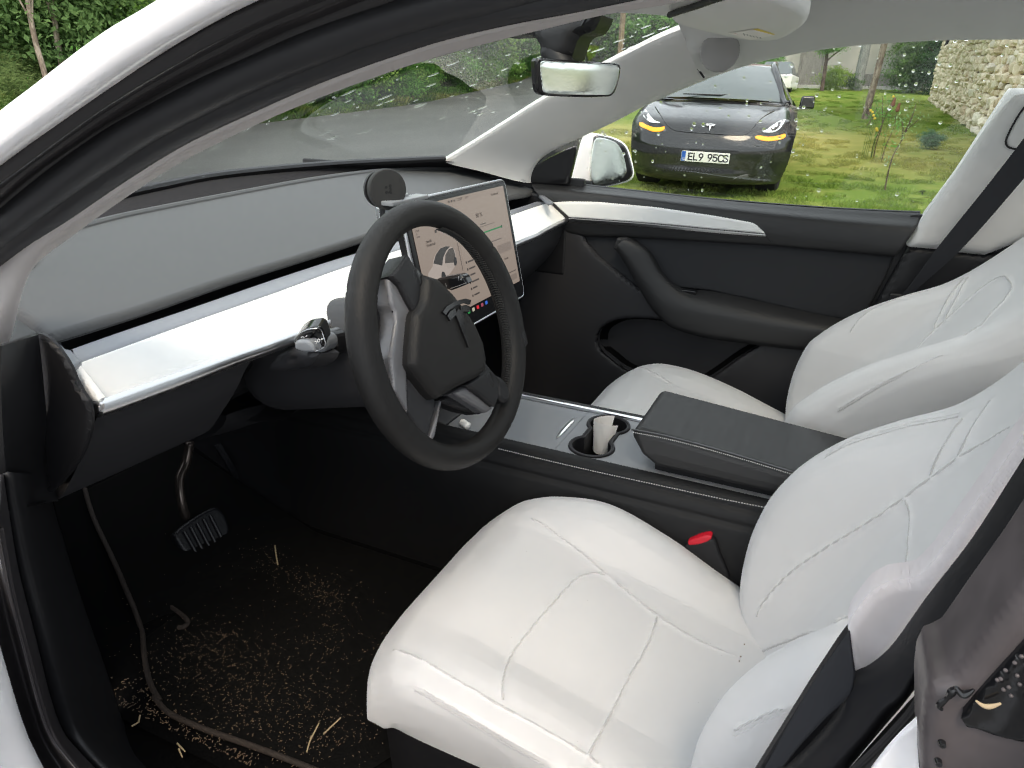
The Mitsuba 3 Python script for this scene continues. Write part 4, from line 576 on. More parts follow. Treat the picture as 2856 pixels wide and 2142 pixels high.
lo = [(-0.1287,0.7,0.8492),(-0.0604,0.7,0.9045),(0.0017,0.7,0.9145),(0.0424,0.7,0.8891),(0.058,0.7,0.8634),(0.0905,0.7,0.8352),(0.1482,0.7,0.7984),(0.2053,0.7,0.7629),(0.255,0.7,0.7439),(0.2791,0.7,0.7151),(0.3186,0.7,0.6886),(0.363,0.7,0.6631),(0.4293,0.7,0.6602),(0.5457,0.7,0.6671),(0.7061,0.7,0.6724),(0.7838,0.7,0.6781),(0.8173,0.7,0.506),(-0.163,0.7,0.2917),(-0.1699,0.7,0.566),(-0.1356,0.7,0.6904)]
D_('lower_panel', pillow(lo, .010, .02, .018, smooth=False, holes=[crv(pk, 90, closed=True)]), 'dark_trim', label='dark lower door panel with a storage pocket')
D_('pocket', gmesh(loft([crv(pk, 60), crv(pk, 60)+[0, .03, 0], crv(pk, 60)*.9+crv(pk, 60).mean(0)*.1+[0, .036, 0]], 60, 6)), 'carpet')
ar0 = [(0.1884,0.722,0.8786),(0.2225,0.722,0.8538),(0.2589,0.722,0.8058),(0.3046,0.722,0.7694),(0.3459,0.722,0.768),(0.3958,0.722,0.7726),(0.5998,0.722,0.7558),(0.7627,0.722,0.7427)]
ar1 = [(0.169,0.684,0.8911),(0.2204,0.684,0.8706),(0.2619,0.684,0.8166),(0.3126,0.684,0.7739),(0.3548,0.684,0.7588),(0.4151,0.684,0.7518),(0.6054,0.684,0.7405),(0.7473,0.684,0.7347)]
ar2 = [(0.1547,0.674,0.8902),(0.1972,0.674,0.8714),(0.2444,0.674,0.8113),(0.2959,0.674,0.761),(0.3435,0.674,0.7441),(0.4188,0.674,0.7368),(0.6078,0.674,0.7306),(0.7396,0.674,0.7305)]
ar3 = [(0.1498,0.671,0.8841),(0.1833,0.671,0.8612),(0.2359,0.671,0.8006),(0.2875,0.671,0.7501),(0.3354,0.671,0.7322),(0.4206,0.671,0.7275),(0.6094,0.671,0.7227),(0.7383,0.671,0.7263)]
ar4 = [(0.148,0.675,0.872),(0.1762,0.675,0.8392),(0.2214,0.675,0.777),(0.269,0.675,0.72),(0.3245,0.675,0.6856),(0.4267,0.675,0.6751),(0.6161,0.675,0.6801),(0.7431,0.675,0.689)]
ar5 = [(0.1433,0.692,0.866),(0.172,0.692,0.8313),(0.2177,0.692,0.7674),(0.2659,0.692,0.7088),(0.3222,0.692,0.6724),(0.4257,0.692,0.6604),(0.6171,0.692,0.6659),(0.7457,0.692,0.6741)]
D_('armrest', shell(loft([ar0, ar1, ar2, ar3, ar4, ar5, A_(ar5)+[0, .03, .004]], 110, 44), .004), 'black_leather', smooth=True, label='black stitched door armrest and pull strap')
D_('armrest_end', tm(hull_spheres([ar1[0], ar2[0], ar4[0], ar0[0]], .008)), 'black_leather')
D_('stitching', stitches(proud(ar3, .0012), 90, r=.0008), 'stitch_grey', smooth=False, kind='stuff', label='grey stitching along the armrest')
D_('window_switch', rbox(A_([(0.3398,0.7,0.7723)][0]), (.05, .02, .010), .003), 'gloss_black')
# side window glass, inner face a flat sheet leaning inwards
WG0 = crv(A_(d0)+[0, .010, -.02], 40); WG0 = np.vstack([WG0[:1]-[.02, 0, 0], WG0, WG0[-1:]+[.05, 0, .0]])
WG1 = crv(A_([(-.16, .715, 1.03), (.12, .70, 1.24), (.30, .672, 1.34), (.55, .664, 1.39), (.80, .655, 1.415), (1.03, .655, 1.415)]), 42)
SG = P('side_window', gmesh(loft([WG0, WG1], 40, 20)), 'window_glass', smooth=True, label='front side window covered in raindrops')
tx = A_([(0.8265,0.744,1.053),(0.8331,0.744,1.054),(0.8291,0.744,1.041)]); tr_ = (tx[1]-tx[0])/np.linalg.norm(tx[1]-tx[0]); tu_ = tx[0]-tx[2]; tu_ -= tr_*np.dot(tu_, tr_); tu_ /= np.linalg.norm(tu_); tn_ = np.cross(tr_, tu_)
P('side_window__etching', cat([emblem(tx[0]-tn_*.001, (tr_, tu_, tn_), .22, .001)]+[tube(tx[0]+tr_*x0+tu_*z0+np.outer(A_([0, .5, 1])*w, tr_), .00035, 4) for x0, z0, w in ((-.026, -.010, .04), (-.022, -.0135, .028), (-.022, -.0165, .026), (-.020, -.0195, .024), (-.012, -.0225, .016))]+[tube(tx[0]+tr_*.016-tu_*.017+np.outer(np.cos(np.linspace(0, 6.28, 16)), tr_)*.004+np.outer(np.sin(np.linspace(0, 6.28, 16)), tu_)*.004, .0003, 4)]), 'print', smooth=False, kind='stuff', label='small black marks etched in the window corner')
# right middle pillar with belt
bp = [(0.8155,0.69,0.9427),(0.8173,0.69,0.9531),(0.8222,0.69,0.9688),(0.8401,0.69,1.017),(0.8781,0.69,1.105),(0.9237,0.69,1.236),(0.9378,0.69,1.274),(1.06,0.69,1.277),(1.124,0.69,1.042),(1.036,0.69,0.9773),(0.9702,0.69,0.9351),(0.9153,0.69,0.9363),(0.8736,0.69,0.9384),(0.8212,0.69,0.9375)]
MP = P('middle_pillar', pillow(bp, .022, .04, .016, smooth=False, bulge=.004, edge=.008), 'light_trim', smooth=70, label='light grey right middle pillar')
P('middle_pillar__lower_trim', pillow([(0.8209,0.7,0.9382),(0.8743,0.7,0.9388),(0.9714,0.7,0.9353),(1.018,0.7,0.9477),(1.013,0.7,0.8499),(0.9341,0.7,0.6748),(0.7445,0.7,0.6406),(0.7701,0.7,0.7534),(0.7939,0.7,0.8453)], .012, .03, .02, smooth=False), 'black_plastic')
P('middle_pillar__belt_adjuster', pillow([(0.9658,0.684,1.241),(0.958,0.684,1.221),(0.9508,0.684,1.192),(0.9487,0.684,1.175),(0.9528,0.684,1.165),(0.9584,0.684,1.161),(0.9707,0.684,1.159),(0.9992,0.684,1.171),(1.014,0.684,1.211),(0.9944,0.684,1.239)], .006, .008, .01), 'light_trim')
P('middle_pillar__adjuster_gap', tube([(0.9659,0.6845,1.241),(0.9581,0.6845,1.221),(0.9509,0.6845,1.192),(0.9488,0.6845,1.175),(0.9529,0.6845,1.165),(0.9585,0.6845,1.161),(0.9708,0.6845,1.159)], .002, 6, n=40), 'black_plastic')
b0 = [(0.9749,0.6,1.209),(0.9301,0.62,1.094),(0.868,0.64,0.9467),(0.8379,0.655,0.8645),(0.8183,0.66,0.8203)]; b1 = [(0.9942,0.6,1.134),(0.9663,0.62,1.064),(0.9094,0.64,0.9447),(0.8636,0.655,0.8713),(0.8301,0.66,0.8184)]
P('middle_pillar__gap_cover', pillow([(0.8121,0.732,1.005),(0.8489,0.732,1.01),(0.8424,0.732,0.9915),(0.8298,0.732,0.9213),(0.7887,0.732,0.6934),(0.7491,0.732,0.6868)], .003, .02, .02, smooth=False), 'black_plastic')
P('seat_belt', shell(loft([b0, b1], 60, 8), .0015), 'belt', label='dark seat belt hanging from the right pillar')
P('seat_belt__buckle_tongue', rbox(A_([(0.8159,0.655,0.8159)][0]), (.03, .012, .05), .004), 'black_plastic')
# rear of the cabin on the right: rear door window, pillar, bench (seen in the mirror)
P('rear_side_window', gmesh(loft([A_([(.98, .745, 1.03), (1.60, .735, 1.06), (2.0, .70, 1.12)]), A_([(1.02, .63, 1.40), (1.60, .62, 1.42), (2.0, .60, 1.36)])], 16, 8)), 'window_glass', smooth=True)
P('rear_pillar', shell(loft([A_([(1.72, .735, 1.00), (2.75, .70, 1.05)]), A_([(1.70, .66, 1.25), (2.6, .62, 1.20)]), A_([(1.70, .60, 1.44), (2.1, .58, 1.42)])], 20, 12), .01), 'dark_trim')
P('rear_door', shell(loft([A_([(.95, .745, 1.03), (2.0, .74, 1.06), (2.8, .70, 1.06)]), A_([(.95, .75, .40), (2.0, .75, .40), (2.8, .75, .5)])], 20, 10), .02), 'dark_trim')
P('rear_door', shell(loft([A_([(1.1, -.76, 1.02), (2.0, -.75, 1.06), (2.8, -.70, 1.06)]), A_([(1.1, -.77, .40), (2.0, -.77, .40), (2.8, -.75, .5)])], 20, 10), .02), 'dark_trim')
P('rear_roof_rail', tube([(1.05, .62, 1.42), (1.5, .60, 1.44), (2.1, .58, 1.39), (2.8, .62, 1.05)], .05, 12), 'headliner')
P('tailgate', shell(loft([A_([(2.8, -.7, 1.07), (2.86, 0, 1.07), (2.8, .7, 1.07)]), A_([(2.85, -.75, .4), (2.9, 0, .4), (2.85, .75, .4)])], 20, 6), .03), 'white_paint')
P('rear_bench', cat(rbox((1.72, 0, .52), (.5, 1.36, .16), .06), rbox((2.02, 0, .78), (.16, 1.36, .62), .06, rot=(14, (0, 1, 0)))), 'seat_leather', smooth=40)
# near side: door sill, seals, kick panel; left middle pillar with the rear door behind it
SILL = P('door_sill', keep('sill', loft([[(0.1117,-0.93,0.8907),(0.1081,-0.93,0.8689),(0.1044,-0.93,0.8464),(0.1002,-0.93,0.8227),(0.0957,-0.93,0.7981),(0.0917,-0.93,0.7728),(0.0881,-0.93,0.7469),(0.0858,-0.93,0.7209),(0.0847,-0.93,0.6948),(0.0841,-0.93,0.6684)],
 [(0.0791,-0.9,0.8522),(0.0764,-0.9,0.829),(0.0737,-0.9,0.8049),(0.071,-0.9,0.7801),(0.0682,-0.9,0.7545),(0.066,-0.9,0.7283),(0.0648,-0.9,0.7019),(0.0663,-0.9,0.6768),(0.0695,-0.9,0.6521),(0.0739,-0.9,0.6278)],
 [(0.0565,-0.875,0.8212),(0.0546,-0.875,0.7969),(0.0527,-0.875,0.7718),(0.0513,-0.875,0.7462),(0.05,-0.875,0.7199),(0.0493,-0.875,0.6931),(0.0502,-0.875,0.6665),(0.0549,-0.875,0.6422),(0.0616,-0.875,0.619),(0.0698,-0.875,0.5965)],
 [(0.0317,-0.86,0.7999),(0.03,-0.86,0.7745),(0.0283,-0.86,0.7484),(0.0272,-0.86,0.7218),(0.0262,-0.86,0.6945),(0.0259,-0.86,0.6667),(0.0273,-0.86,0.6393),(0.033,-0.86,0.6145),(0.0409,-0.86,0.5908),(0.0503,-0.86,0.5682)]], 40, 16), .004), 'white_paint', smooth=True, label='white painted door sill')
P('door_sill__rubber_seal', keep('sill', loft([[(0.0272,-0.858,0.7967),(0.026,-0.858,0.7791),(0.0247,-0.858,0.7612),(0.0236,-0.858,0.7428),(0.0229,-0.858,0.7243),(0.0221,-0.858,0.7054),(0.0215,-0.858,0.6863),(0.0211,-0.858,0.6667),(0.0221,-0.858,0.6478),(0.0231,-0.858,0.6285),(0.0279,-0.858,0.6118),(0.0329,-0.858,0.595),(0.0393,-0.858,0.5792),(0.0459,-0.858,0.5634)],
 [(0.0166,-0.85,0.799),(0.015,-0.85,0.78),(0.0133,-0.85,0.7606),(0.0117,-0.85,0.7408),(0.0107,-0.85,0.7209),(0.0098,-0.85,0.7006),(0.0091,-0.85,0.6799),(0.0085,-0.85,0.6588),(0.0092,-0.85,0.6382),(0.0101,-0.85,0.6172),(0.0151,-0.85,0.599),(0.0214,-0.85,0.5817),(0.0294,-0.85,0.5657),(0.0371,-0.85,0.5492)],
 [(-0.0007,-0.835,0.808),(-0.0033,-0.835,0.7862),(-0.0059,-0.835,0.764),(-0.0083,-0.835,0.7412),(-0.01,-0.835,0.7182),(-0.0111,-0.835,0.695),(-0.012,-0.835,0.6713),(-0.013,-0.835,0.647),(-0.0129,-0.835,0.6227),(-0.0122,-0.835,0.5983),(-0.007,-0.835,0.5768),(0.0023,-0.835,0.5587),(0.0137,-0.835,0.5422),(0.024,-0.835,0.5244)],
 [(0.0005,-0.83,0.8245),(-0.0028,-0.83,0.8011),(-0.006,-0.83,0.7772),(-0.009,-0.83,0.7526),(-0.0111,-0.83,0.7279),(-0.0123,-0.83,0.7029),(-0.0134,-0.83,0.6774),(-0.0146,-0.83,0.651),(-0.015,-0.83,0.6245),(-0.0145,-0.83,0.5979),(-0.0091,-0.83,0.5743),(0.0024,-0.83,0.5559),(0.0161,-0.83,0.5394),(0.0282,-0.83,0.5209)],
 [(0.0368,-0.842,0.8607),(0.0331,-0.842,0.8373),(0.0295,-0.842,0.8131),(0.0262,-0.842,0.7884),(0.0238,-0.842,0.7634),(0.0226,-0.842,0.7383),(0.0215,-0.842,0.7125),(0.0201,-0.842,0.6858),(0.0194,-0.842,0.6587),(0.0197,-0.842,0.6315),(0.0249,-0.842,0.6074),(0.0377,-0.842,0.5896),(0.0529,-0.842,0.574),(0.0659,-0.842,0.556)],
 [(0.0552,-0.846,0.885),(0.0511,-0.846,0.8609),(0.0471,-0.846,0.8361),(0.0434,-0.846,0.8106),(0.0408,-0.846,0.7848),(0.0396,-0.846,0.759),(0.0384,-0.846,0.7324),(0.0369,-0.846,0.7047),(0.0358,-0.846,0.6765),(0.036,-0.846,0.6482),(0.0412,-0.846,0.623),(0.0555,-0.846,0.6054),(0.0723,-0.846,0.5903),(0.0864,-0.846,0.5721)],
 [(0.0492,-0.838,0.8959),(0.0444,-0.838,0.8702),(0.0399,-0.838,0.8437),(0.0357,-0.838,0.8164),(0.0327,-0.838,0.7888),(0.0314,-0.838,0.7611),(0.0301,-0.838,0.7325),(0.0284,-0.838,0.7027),(0.0269,-0.838,0.6721),(0.027,-0.838,0.6414),(0.0324,-0.838,0.614),(0.0489,-0.838,0.5959),(0.0681,-0.838,0.5805),(0.084,-0.838,0.5615)],
 [(0.0247,-0.82,0.8996),(0.0192,-0.82,0.8713),(0.0139,-0.82,0.8421),(0.0089,-0.82,0.8119),(0.0054,-0.82,0.7812),(0.004,-0.82,0.7506),(0.0026,-0.82,0.7188),(0.0007,-0.82,0.6857),(-0.0014,-0.82,0.6513),(-0.0014,-0.82,0.617),(0.0044,-0.82,0.586),(0.0241,-0.82,0.5667),(0.0468,-0.82,0.5507),(0.0653,-0.82,0.5301)],
 [(-0.017,-0.795,0.8898),(-0.0233,-0.795,0.8586),(-0.0293,-0.795,0.8263),(-0.035,-0.795,0.7928),(-0.039,-0.795,0.7589),(-0.0405,-0.795,0.725),(-0.0421,-0.795,0.6897),(-0.0442,-0.795,0.6529),(-0.0467,-0.795,0.6145),(-0.0468,-0.795,0.5762),(-0.0404,-0.795,0.5415),(-0.0177,-0.795,0.5207),(0.0084,-0.795,0.5036),(0.0296,-0.795,0.4811)]], 70, 40), .004), 'seal', smooth=True, label='black rubber seal along the door opening')
P('door_sill__kick_panel', keep('sill', loft([[(-0.0229,-0.792,0.8867),(-0.0293,-0.792,0.8552),(-0.0353,-0.792,0.8227),(-0.0411,-0.792,0.789),(-0.0451,-0.792,0.7547),(-0.0467,-0.792,0.7205),(-0.0483,-0.792,0.685),(-0.0504,-0.792,0.6478),(-0.0529,-0.792,0.609),(-0.053,-0.792,0.5704),(-0.0466,-0.792,0.5355),(-0.0237,-0.792,0.5144),(0.0027,-0.792,0.4972),(0.024,-0.792,0.4745)],
 [(-0.0072,-0.798,0.8939),(-0.0134,-0.798,0.863),(-0.019,-0.798,0.8312),(-0.0242,-0.798,0.7984),(-0.0279,-0.798,0.765),(-0.0291,-0.798,0.7315),(-0.0304,-0.798,0.6969),(-0.0321,-0.798,0.6607),(-0.0342,-0.798,0.623),(-0.0341,-0.798,0.5853),(-0.0278,-0.798,0.551),(-0.0058,-0.798,0.5301),(0.02,-0.798,0.5132),(0.0407,-0.798,0.4908)],
 [(-0.0055,-0.795,0.893),(-0.0117,-0.795,0.8621),(-0.0166,-0.795,0.8304),(-0.0211,-0.795,0.7978),(-0.0241,-0.795,0.7646),(-0.0249,-0.795,0.7313),(-0.0255,-0.795,0.6969),(-0.0266,-0.795,0.6611),(-0.0279,-0.795,0.6237),(-0.0274,-0.795,0.5862),(-0.0212,-0.795,0.5518),(0.0001,-0.795,0.5301),(0.0261,-0.795,0.5134),(0.0463,-0.795,0.4904)],
 [(-0.0736,-0.745,0.8512),(-0.0802,-0.745,0.8164),(-0.083,-0.745,0.7818),(-0.0851,-0.745,0.7464),(-0.0861,-0.745,0.7102),(-0.0852,-0.745,0.6738),(-0.0837,-0.745,0.6365),(-0.0821,-0.745,0.5981),(-0.081,-0.745,0.558),(-0.0789,-0.745,0.517),(-0.0721,-0.745,0.4784),(-0.0512,-0.745,0.4514),(-0.0219,-0.745,0.4334),(-0.001,-0.745,0.4059)],
 [(-0.1354,-0.695,0.8111),(-0.1423,-0.695,0.7726),(-0.1426,-0.695,0.7355),(-0.1418,-0.695,0.6976),(-0.1404,-0.695,0.6588),(-0.1376,-0.695,0.6196),(-0.1336,-0.695,0.5798),(-0.1289,-0.695,0.5391),(-0.125,-0.695,0.4967),(-0.1212,-0.695,0.4526),(-0.1138,-0.695,0.4099),(-0.0937,-0.695,0.3772),(-0.0612,-0.695,0.3581),(-0.04,-0.695,0.326)],
 [(-0.1841,-0.66,0.7815),(-0.1913,-0.66,0.7403),(-0.1904,-0.66,0.701),(-0.1882,-0.66,0.6611),(-0.1856,-0.66,0.6201),(-0.1818,-0.66,0.5786),(-0.1765,-0.66,0.5366),(-0.1703,-0.66,0.4939),(-0.1649,-0.66,0.4493),(-0.1602,-0.66,0.4027),(-0.1523,-0.66,0.357),(-0.1321,-0.66,0.3208),(-0.0973,-0.66,0.3007),(-0.0754,-0.66,0.2655)]], 70, 30), .004), 'black_plastic', smooth=True, label='black plastic sill and kick panel')
P('door_sill__seam', tube([(-0.0163,-0.8,0.849),(-0.0561,-0.76,0.8237),(-0.1233,-0.7,0.7792)], .0015, 6), 'gloss_black')
P('dashboard__jamb_panel', shell(loft([[(0.031,-0.8,1.029),(-0.029,-0.75,1.009),(-0.0477,-0.72,1.004)], [(0.0105,-0.8,0.9772),(-0.0277,-0.76,0.9577),(-0.0646,-0.72,0.9222)], [(-0.0303,-0.795,0.8632),(-0.0919,-0.75,0.8262),(-0.1187,-0.7,0.8055)], [(-0.0301,-0.795,0.8409),(-0.0829,-0.75,0.8062),(-0.1192,-0.7,0.7778)]], 20, 30), .006), 'black_plastic')
LP = P('middle_pillar', keep('mid', loft([[(0.796,-0.7,1.105),(0.7856,-0.7,1.059),(0.7737,-0.7,1.002),(0.7603,-0.7,0.9544),(0.749,-0.7,0.9103),(0.7394,-0.7,0.8904),(0.7318,-0.7,0.8809),(0.7313,-0.7,0.8595),(0.701,-0.7,0.7695)], [(0.7909,-0.735,1.107),(0.7819,-0.735,1.066),(0.7699,-0.735,1.015),(0.7579,-0.735,0.9708),(0.7481,-0.735,0.9336),(0.7412,-0.735,0.9129),(0.7341,-0.735,0.897),(0.7302,-0.735,0.8762),(0.7093,-0.735,0.8127)], [(0.7909,-0.755,1.101),(0.782,-0.755,1.063),(0.7721,-0.755,1.017),(0.7611,-0.755,0.9746),(0.7532,-0.755,0.9442),(0.7489,-0.755,0.9203),(0.7424,-0.755,0.905),(0.7366,-0.755,0.884),(0.7223,-0.755,0.8419)], [(0.8007,-0.735,1.081),(0.7882,-0.735,1.027),(0.7782,-0.735,0.9892),(0.7703,-0.735,0.956),(0.7656,-0.735,0.9357),(0.7637,-0.735,0.9227),(0.7586,-0.735,0.9008),(0.7497,-0.735,0.8702),(0.7378,-0.735,0.828)]], 90, 30), .006), 'pillar_dark', smooth=True, label='dark left middle pillar trim')
P('middle_pillar_001__upper_trim', pillow([(0.7241,-0.69,0.9045),(0.7245,-0.69,0.9135),(0.7275,-0.69,0.9232),(0.7301,-0.69,0.9316),(0.7329,-0.69,0.9391),(0.737,-0.69,0.9446),(0.7413,-0.69,0.9493),(0.7508,-0.69,0.9541),(0.7565,-0.69,0.9585),(0.7628,-0.69,0.9749),(0.7748,-0.69,1.022),(0.7857,-0.69,1.065),(0.7972,-0.69,1.108),(0.8084,-0.69,1.103),(0.7958,-0.69,1.05),(0.7844,-0.69,0.9911),(0.7713,-0.69,0.9422),(0.761,-0.69,0.8993),(0.7552,-0.69,0.8812),(0.7499,-0.69,0.8729),(0.7369,-0.69,0.8672),(0.7337,-0.69,0.8719)], .006, .02, .01, smooth=False, edge=.006), 'pillar_cloth', label='light grey ribbed pillar trim')
P('middle_pillar_001__lower_trim', pillow([(0.7247,-0.692,0.9036),(0.7334,-0.692,0.8735),(0.7448,-0.692,0.8704),(0.7492,-0.692,0.8622),(0.7369,-0.692,0.8204),(0.7206,-0.692,0.7544),(0.6837,-0.692,0.7339),(0.7096,-0.692,0.8465),(0.7217,-0.692,0.8946)], .004, .01, .012, smooth=False), 'pillar_dark')
P('middle_pillar_001__belt', shell(loft([[(0.7215,-0.715,0.9244),(0.7195,-0.715,0.9172),(0.7071,-0.715,0.8695),(0.6905,-0.715,0.7853),(0.686,-0.715,0.7616)], [(0.7291,-0.722,0.8981),(0.7299,-0.722,0.8802),(0.72,-0.722,0.8548),(0.7044,-0.722,0.809),(0.6974,-0.722,0.7759)]], 40, 8), .0015), 'belt', smooth=True, label='dark seat belt behind the left pillar')
P('middle_pillar_001__rubber_seal', shell(loft([[(0.7995,-0.738,1.083),(0.7872,-0.738,1.029),(0.7772,-0.738,0.9918),(0.7694,-0.738,0.9589),(0.7648,-0.738,0.9382),(0.7654,-0.738,0.924),(0.7585,-0.738,0.9008),(0.7495,-0.738,0.8712),(0.7373,-0.738,0.8311)], [(0.7919,-0.765,1.089),(0.7821,-0.765,1.038),(0.7729,-0.765,1),(0.7667,-0.765,0.974),(0.7622,-0.765,0.9534),(0.761,-0.765,0.9416),(0.7575,-0.765,0.9216),(0.7501,-0.765,0.8954),(0.7373,-0.765,0.861)], [(0.798,-0.75,1.079),(0.7901,-0.75,1.024),(0.7816,-0.75,0.9893),(0.7736,-0.75,0.9598),(0.7675,-0.75,0.9376),(0.7646,-0.75,0.9279),(0.7641,-0.75,0.9068),(0.7579,-0.75,0.8894),(0.7471,-0.75,0.8496)]], 70, 16), .004), 'rubber', smooth=True)
P('body_side', shell(loft([[(0.7525,-0.8,0.9529),(0.7551,-0.8,0.9386),(0.7625,-0.8,0.9066)], [(0.7462,-0.8,0.9358),(0.7411,-0.8,0.9187),(0.7353,-0.8,0.8917)]], 12, 8), .004), 'white_paint', smooth=True, label='white painted sill by the rear door')
RD = P('rear_door_edge', pillow([(0.7731,-0.83,1.09),(0.766,-0.83,1.054),(0.7594,-0.83,1.026),(0.7529,-0.83,0.9968),(0.7498,-0.83,0.9925),(0.7461,-0.83,0.9886),(0.7451,-0.83,0.9789),(0.7468,-0.83,0.9648),(0.7542,-0.83,0.9314),(0.8077,-0.83,0.9611)], .010, .04, .012, edge=.005, smooth=False), 'jamb_paint', label='dirty mauve-grey edge of the rear door')
P('rear_door_edge__recess', pillow([(0.773,-0.8345,1.035),(0.7641,-0.8345,1.004),(0.7588,-0.8345,0.9836),(0.7596,-0.8345,0.9798),(0.7616,-0.8345,0.9781),(0.7667,-0.8345,0.9792),(0.7712,-0.8345,0.9784),(0.7771,-0.8345,0.9789),(0.787,-0.8345,0.9798)], .003, .006, .01, smooth=False), 'gloss_black', label='black panel wet with drops')
P('rear_door_edge__scuff', cat([tube([(0.7517,-0.832,0.9832),(0.7499,-0.832,0.9851),(0.752,-0.832,0.9902),(0.7537,-0.832,0.9963),(0.7553,-0.832,0.995)], [.0008, .0016, .001, .002, .0008], 8, n=24), tube([(0.7538,-0.832,0.9977),(0.7571,-0.832,0.9951),(0.7605,-0.832,0.9993)], [.001, .002, .0006], 8, n=24)]), 'gloss_black')
P('rear_door_edge__straw', tube([(0.7608,-0.838,0.9985),(0.7646,-0.838,0.997),(0.7695,-0.838,1.001)], [.0005, .0012, .0005], 8, n=16), 'straw_pale', smooth=True)
rng = np.random.default_rng(5)
dr_ = [(0.7666,-0.8375,1.013),(0.7671,-0.8375,1.018),(0.7656,-0.8375,1.012),(0.7692,-0.8375,1.023),(0.7716,-0.8375,1.017),(0.7688,-0.8375,1.008),(0.7706,-0.8375,1.027),(0.7703,-0.8375,1.01),(0.7735,-0.8375,1.013),(0.7721,-0.8375,1.006)]
P('rear_door_edge__raindrop', cat([trimesh.creation.icosphere(2, .0009, ) .apply_transform(trimesh.transformations.translation_matrix(q)) for q in dr_]), 'jamb_paint', kind='stuff', label='pale drops on the black panel')
P('rear_door_edge__bolt', cat([disc(0, 0, A_(q), A_([.1, -1., .1]), A_([1., .1, 0]), A_([0, .1, 1.]), [(1e-4, .0006), (.0014, .0006), (.0017, -.002)]) for q in [(0.7563,-0.832,0.9633),(0.7573,-0.832,0.9519)]]), 'gloss_black')
P('footwell_side', cat(rbox((-.45, .748, .66), (.95, .02, .74), .005), rbox((-.22, .722, .88), (.44, .05, .22), .01)), 'black_plastic')
# the same strips carried on round the rest of the door opening
cT = np.mean([q[:, -1].mean(0) for q in KEPT['top']], axis=0)
for G, mt, nm in zip(KEPT['top'], ('white_paint', 'seal', 'dark_trim', 'pillar_trim'), ('windscreen_pillar_001__roof_edge', 'windscreen_pillar_001__roof_seal', 'windscreen_pillar_001__roof_trim', 'windscreen_pillar_001__roof_cloth')):
    S = G[:, -1]; d = S.mean(0)-cT
    P(nm, shell(loft(list(np.moveaxis(run_on(S, [A_(q)-cT for q in ((cT[0]+.12, cT[1]+.005, cT[2]+.035), (cT[0]+.30, cT[1]+.01, cT[2]+.06), (1.3, -.70, 1.40), (2.0, -.68, 1.37))]), 1, 0)), len(S), 40), .004), mt, smooth=60)
for G, mt, nm in zip(KEPT['sill'], ('white_paint', 'seal', 'black_plastic'), ('door_sill__outer', 'door_sill__seal_run', 'door_sill__sill_plate')):
    S = G[:, -1]; P(nm, shell(loft(list(np.moveaxis(run_on(S, [(.18, 0, -.03), (.45, 0, -.035), (1.0, 0, -.035)]), 1, 0)), len(S), 30), .004), mt, smooth=60)
G = KEPT['mid'][0]
P('middle_pillar_001__upper_post', shell(loft(list(np.moveaxis(run_on(G[:, 0], [(.05, .01, .07), (.10, .03, .17), (.14, .045, .27)]), 1, 0)), len(G), 20), .006), 'pillar_dark', smooth=60)
P('middle_pillar_001__lower_post', shell(loft(list(np.moveaxis(run_on(G[:, -1], [(-.02, -.01, -.08), (-.03, -.03, -.22), (-.02, -.05, -.40)]), 1, 0)), len(G), 20), .006), 'pillar_dark', smooth=60)
P('rear_door_panel', shell(loft([A_([(.80, -.845, 1.06), (1.4, -.84, 1.09), (2.1, -.80, 1.10)]), A_([(.79, -.90, .85), (1.4, -.92, .86), (2.1, -.90, .90)]), A_([(.78, -.89, .45), (1.4, -.90, .45), (2.0, -.88, .50)])], 24, 16), .02), 'white_paint', smooth=60)
P('rear_door_glass', gmesh(loft([A_([(.82, -.84, 1.06), (1.4, -.835, 1.09), (2.1, -.80, 1.10)]), A_([(1.0, -.71, 1.38), (1.4, -.70, 1.40), (2.0, -.68, 1.36)])], 16, 8)), 'window_glass')
for s_ in (-1, 1):
    P('front_wing', shell(loft([A_([(-.22, s_*.80, 1.02), (-.7, s_*.80, .985), (-1.2, s_*.78, .90), (-1.72, s_*.66, .76)]), A_([(-.24, s_*.93, .86), (-.7, s_*.95, .83), (-1.2, s_*.94, .76), (-1.80, s_*.76, .66)]), A_([(-.26, s_*.94, .62), (-.62, s_*.95, .66), (-1.25, s_*.945, .60), (-1.86, s_*.78, .50)]), A_([(-.28, s_*.90, .32), (-.55, s_*.93, .36), (-1.36, s_*.90, .34), (-1.84, s_*.76, .26)])], 40, 24), .01), 'white_paint', smooth=60)
    P('front_wheel', disc(0, 0, A_([-.98, s_*.955, .36]), A_([0, s_*1., 0]), A_([1., 0, 0]), A_([0, 0, 1.]), [(1e-4, .0), (.22, .01), (.25, .03), (.33, .035), (.36, .015), (.36, -.2), (1e-4, -.2)]), 'tyre')
P('bonnet', shell(loft([A_([(-.60, -.80, .985), (-.72, -.4, 1.005), (-.76, 0, 1.01), (-.72, .4, 1.005), (-.60, .80, .985)]), A_([(-1.0, -.80, .92), (-1.08, -.4, .945), (-1.1, 0, .95), (-1.08, .4, .945), (-1.0, .80, .92)]), A_([(-1.5, -.72, .80), (-1.62, -.4, .81), (-1.68, 0, .815), (-1.62, .4, .81), (-1.5, .72, .80)]), A_([(-1.74, -.66, .64), (-1.88, -.4, .62), (-1.93, 0, .62), (-1.88, .4, .62), (-1.74, .66, .64)]), A_([(-1.76, -.68, .26), (-1.90, -.4, .24), (-1.95, 0, .24), (-1.90, .4, .24), (-1.76, .68, .26)])], 40, 40), .01), 'white_paint', smooth=60)
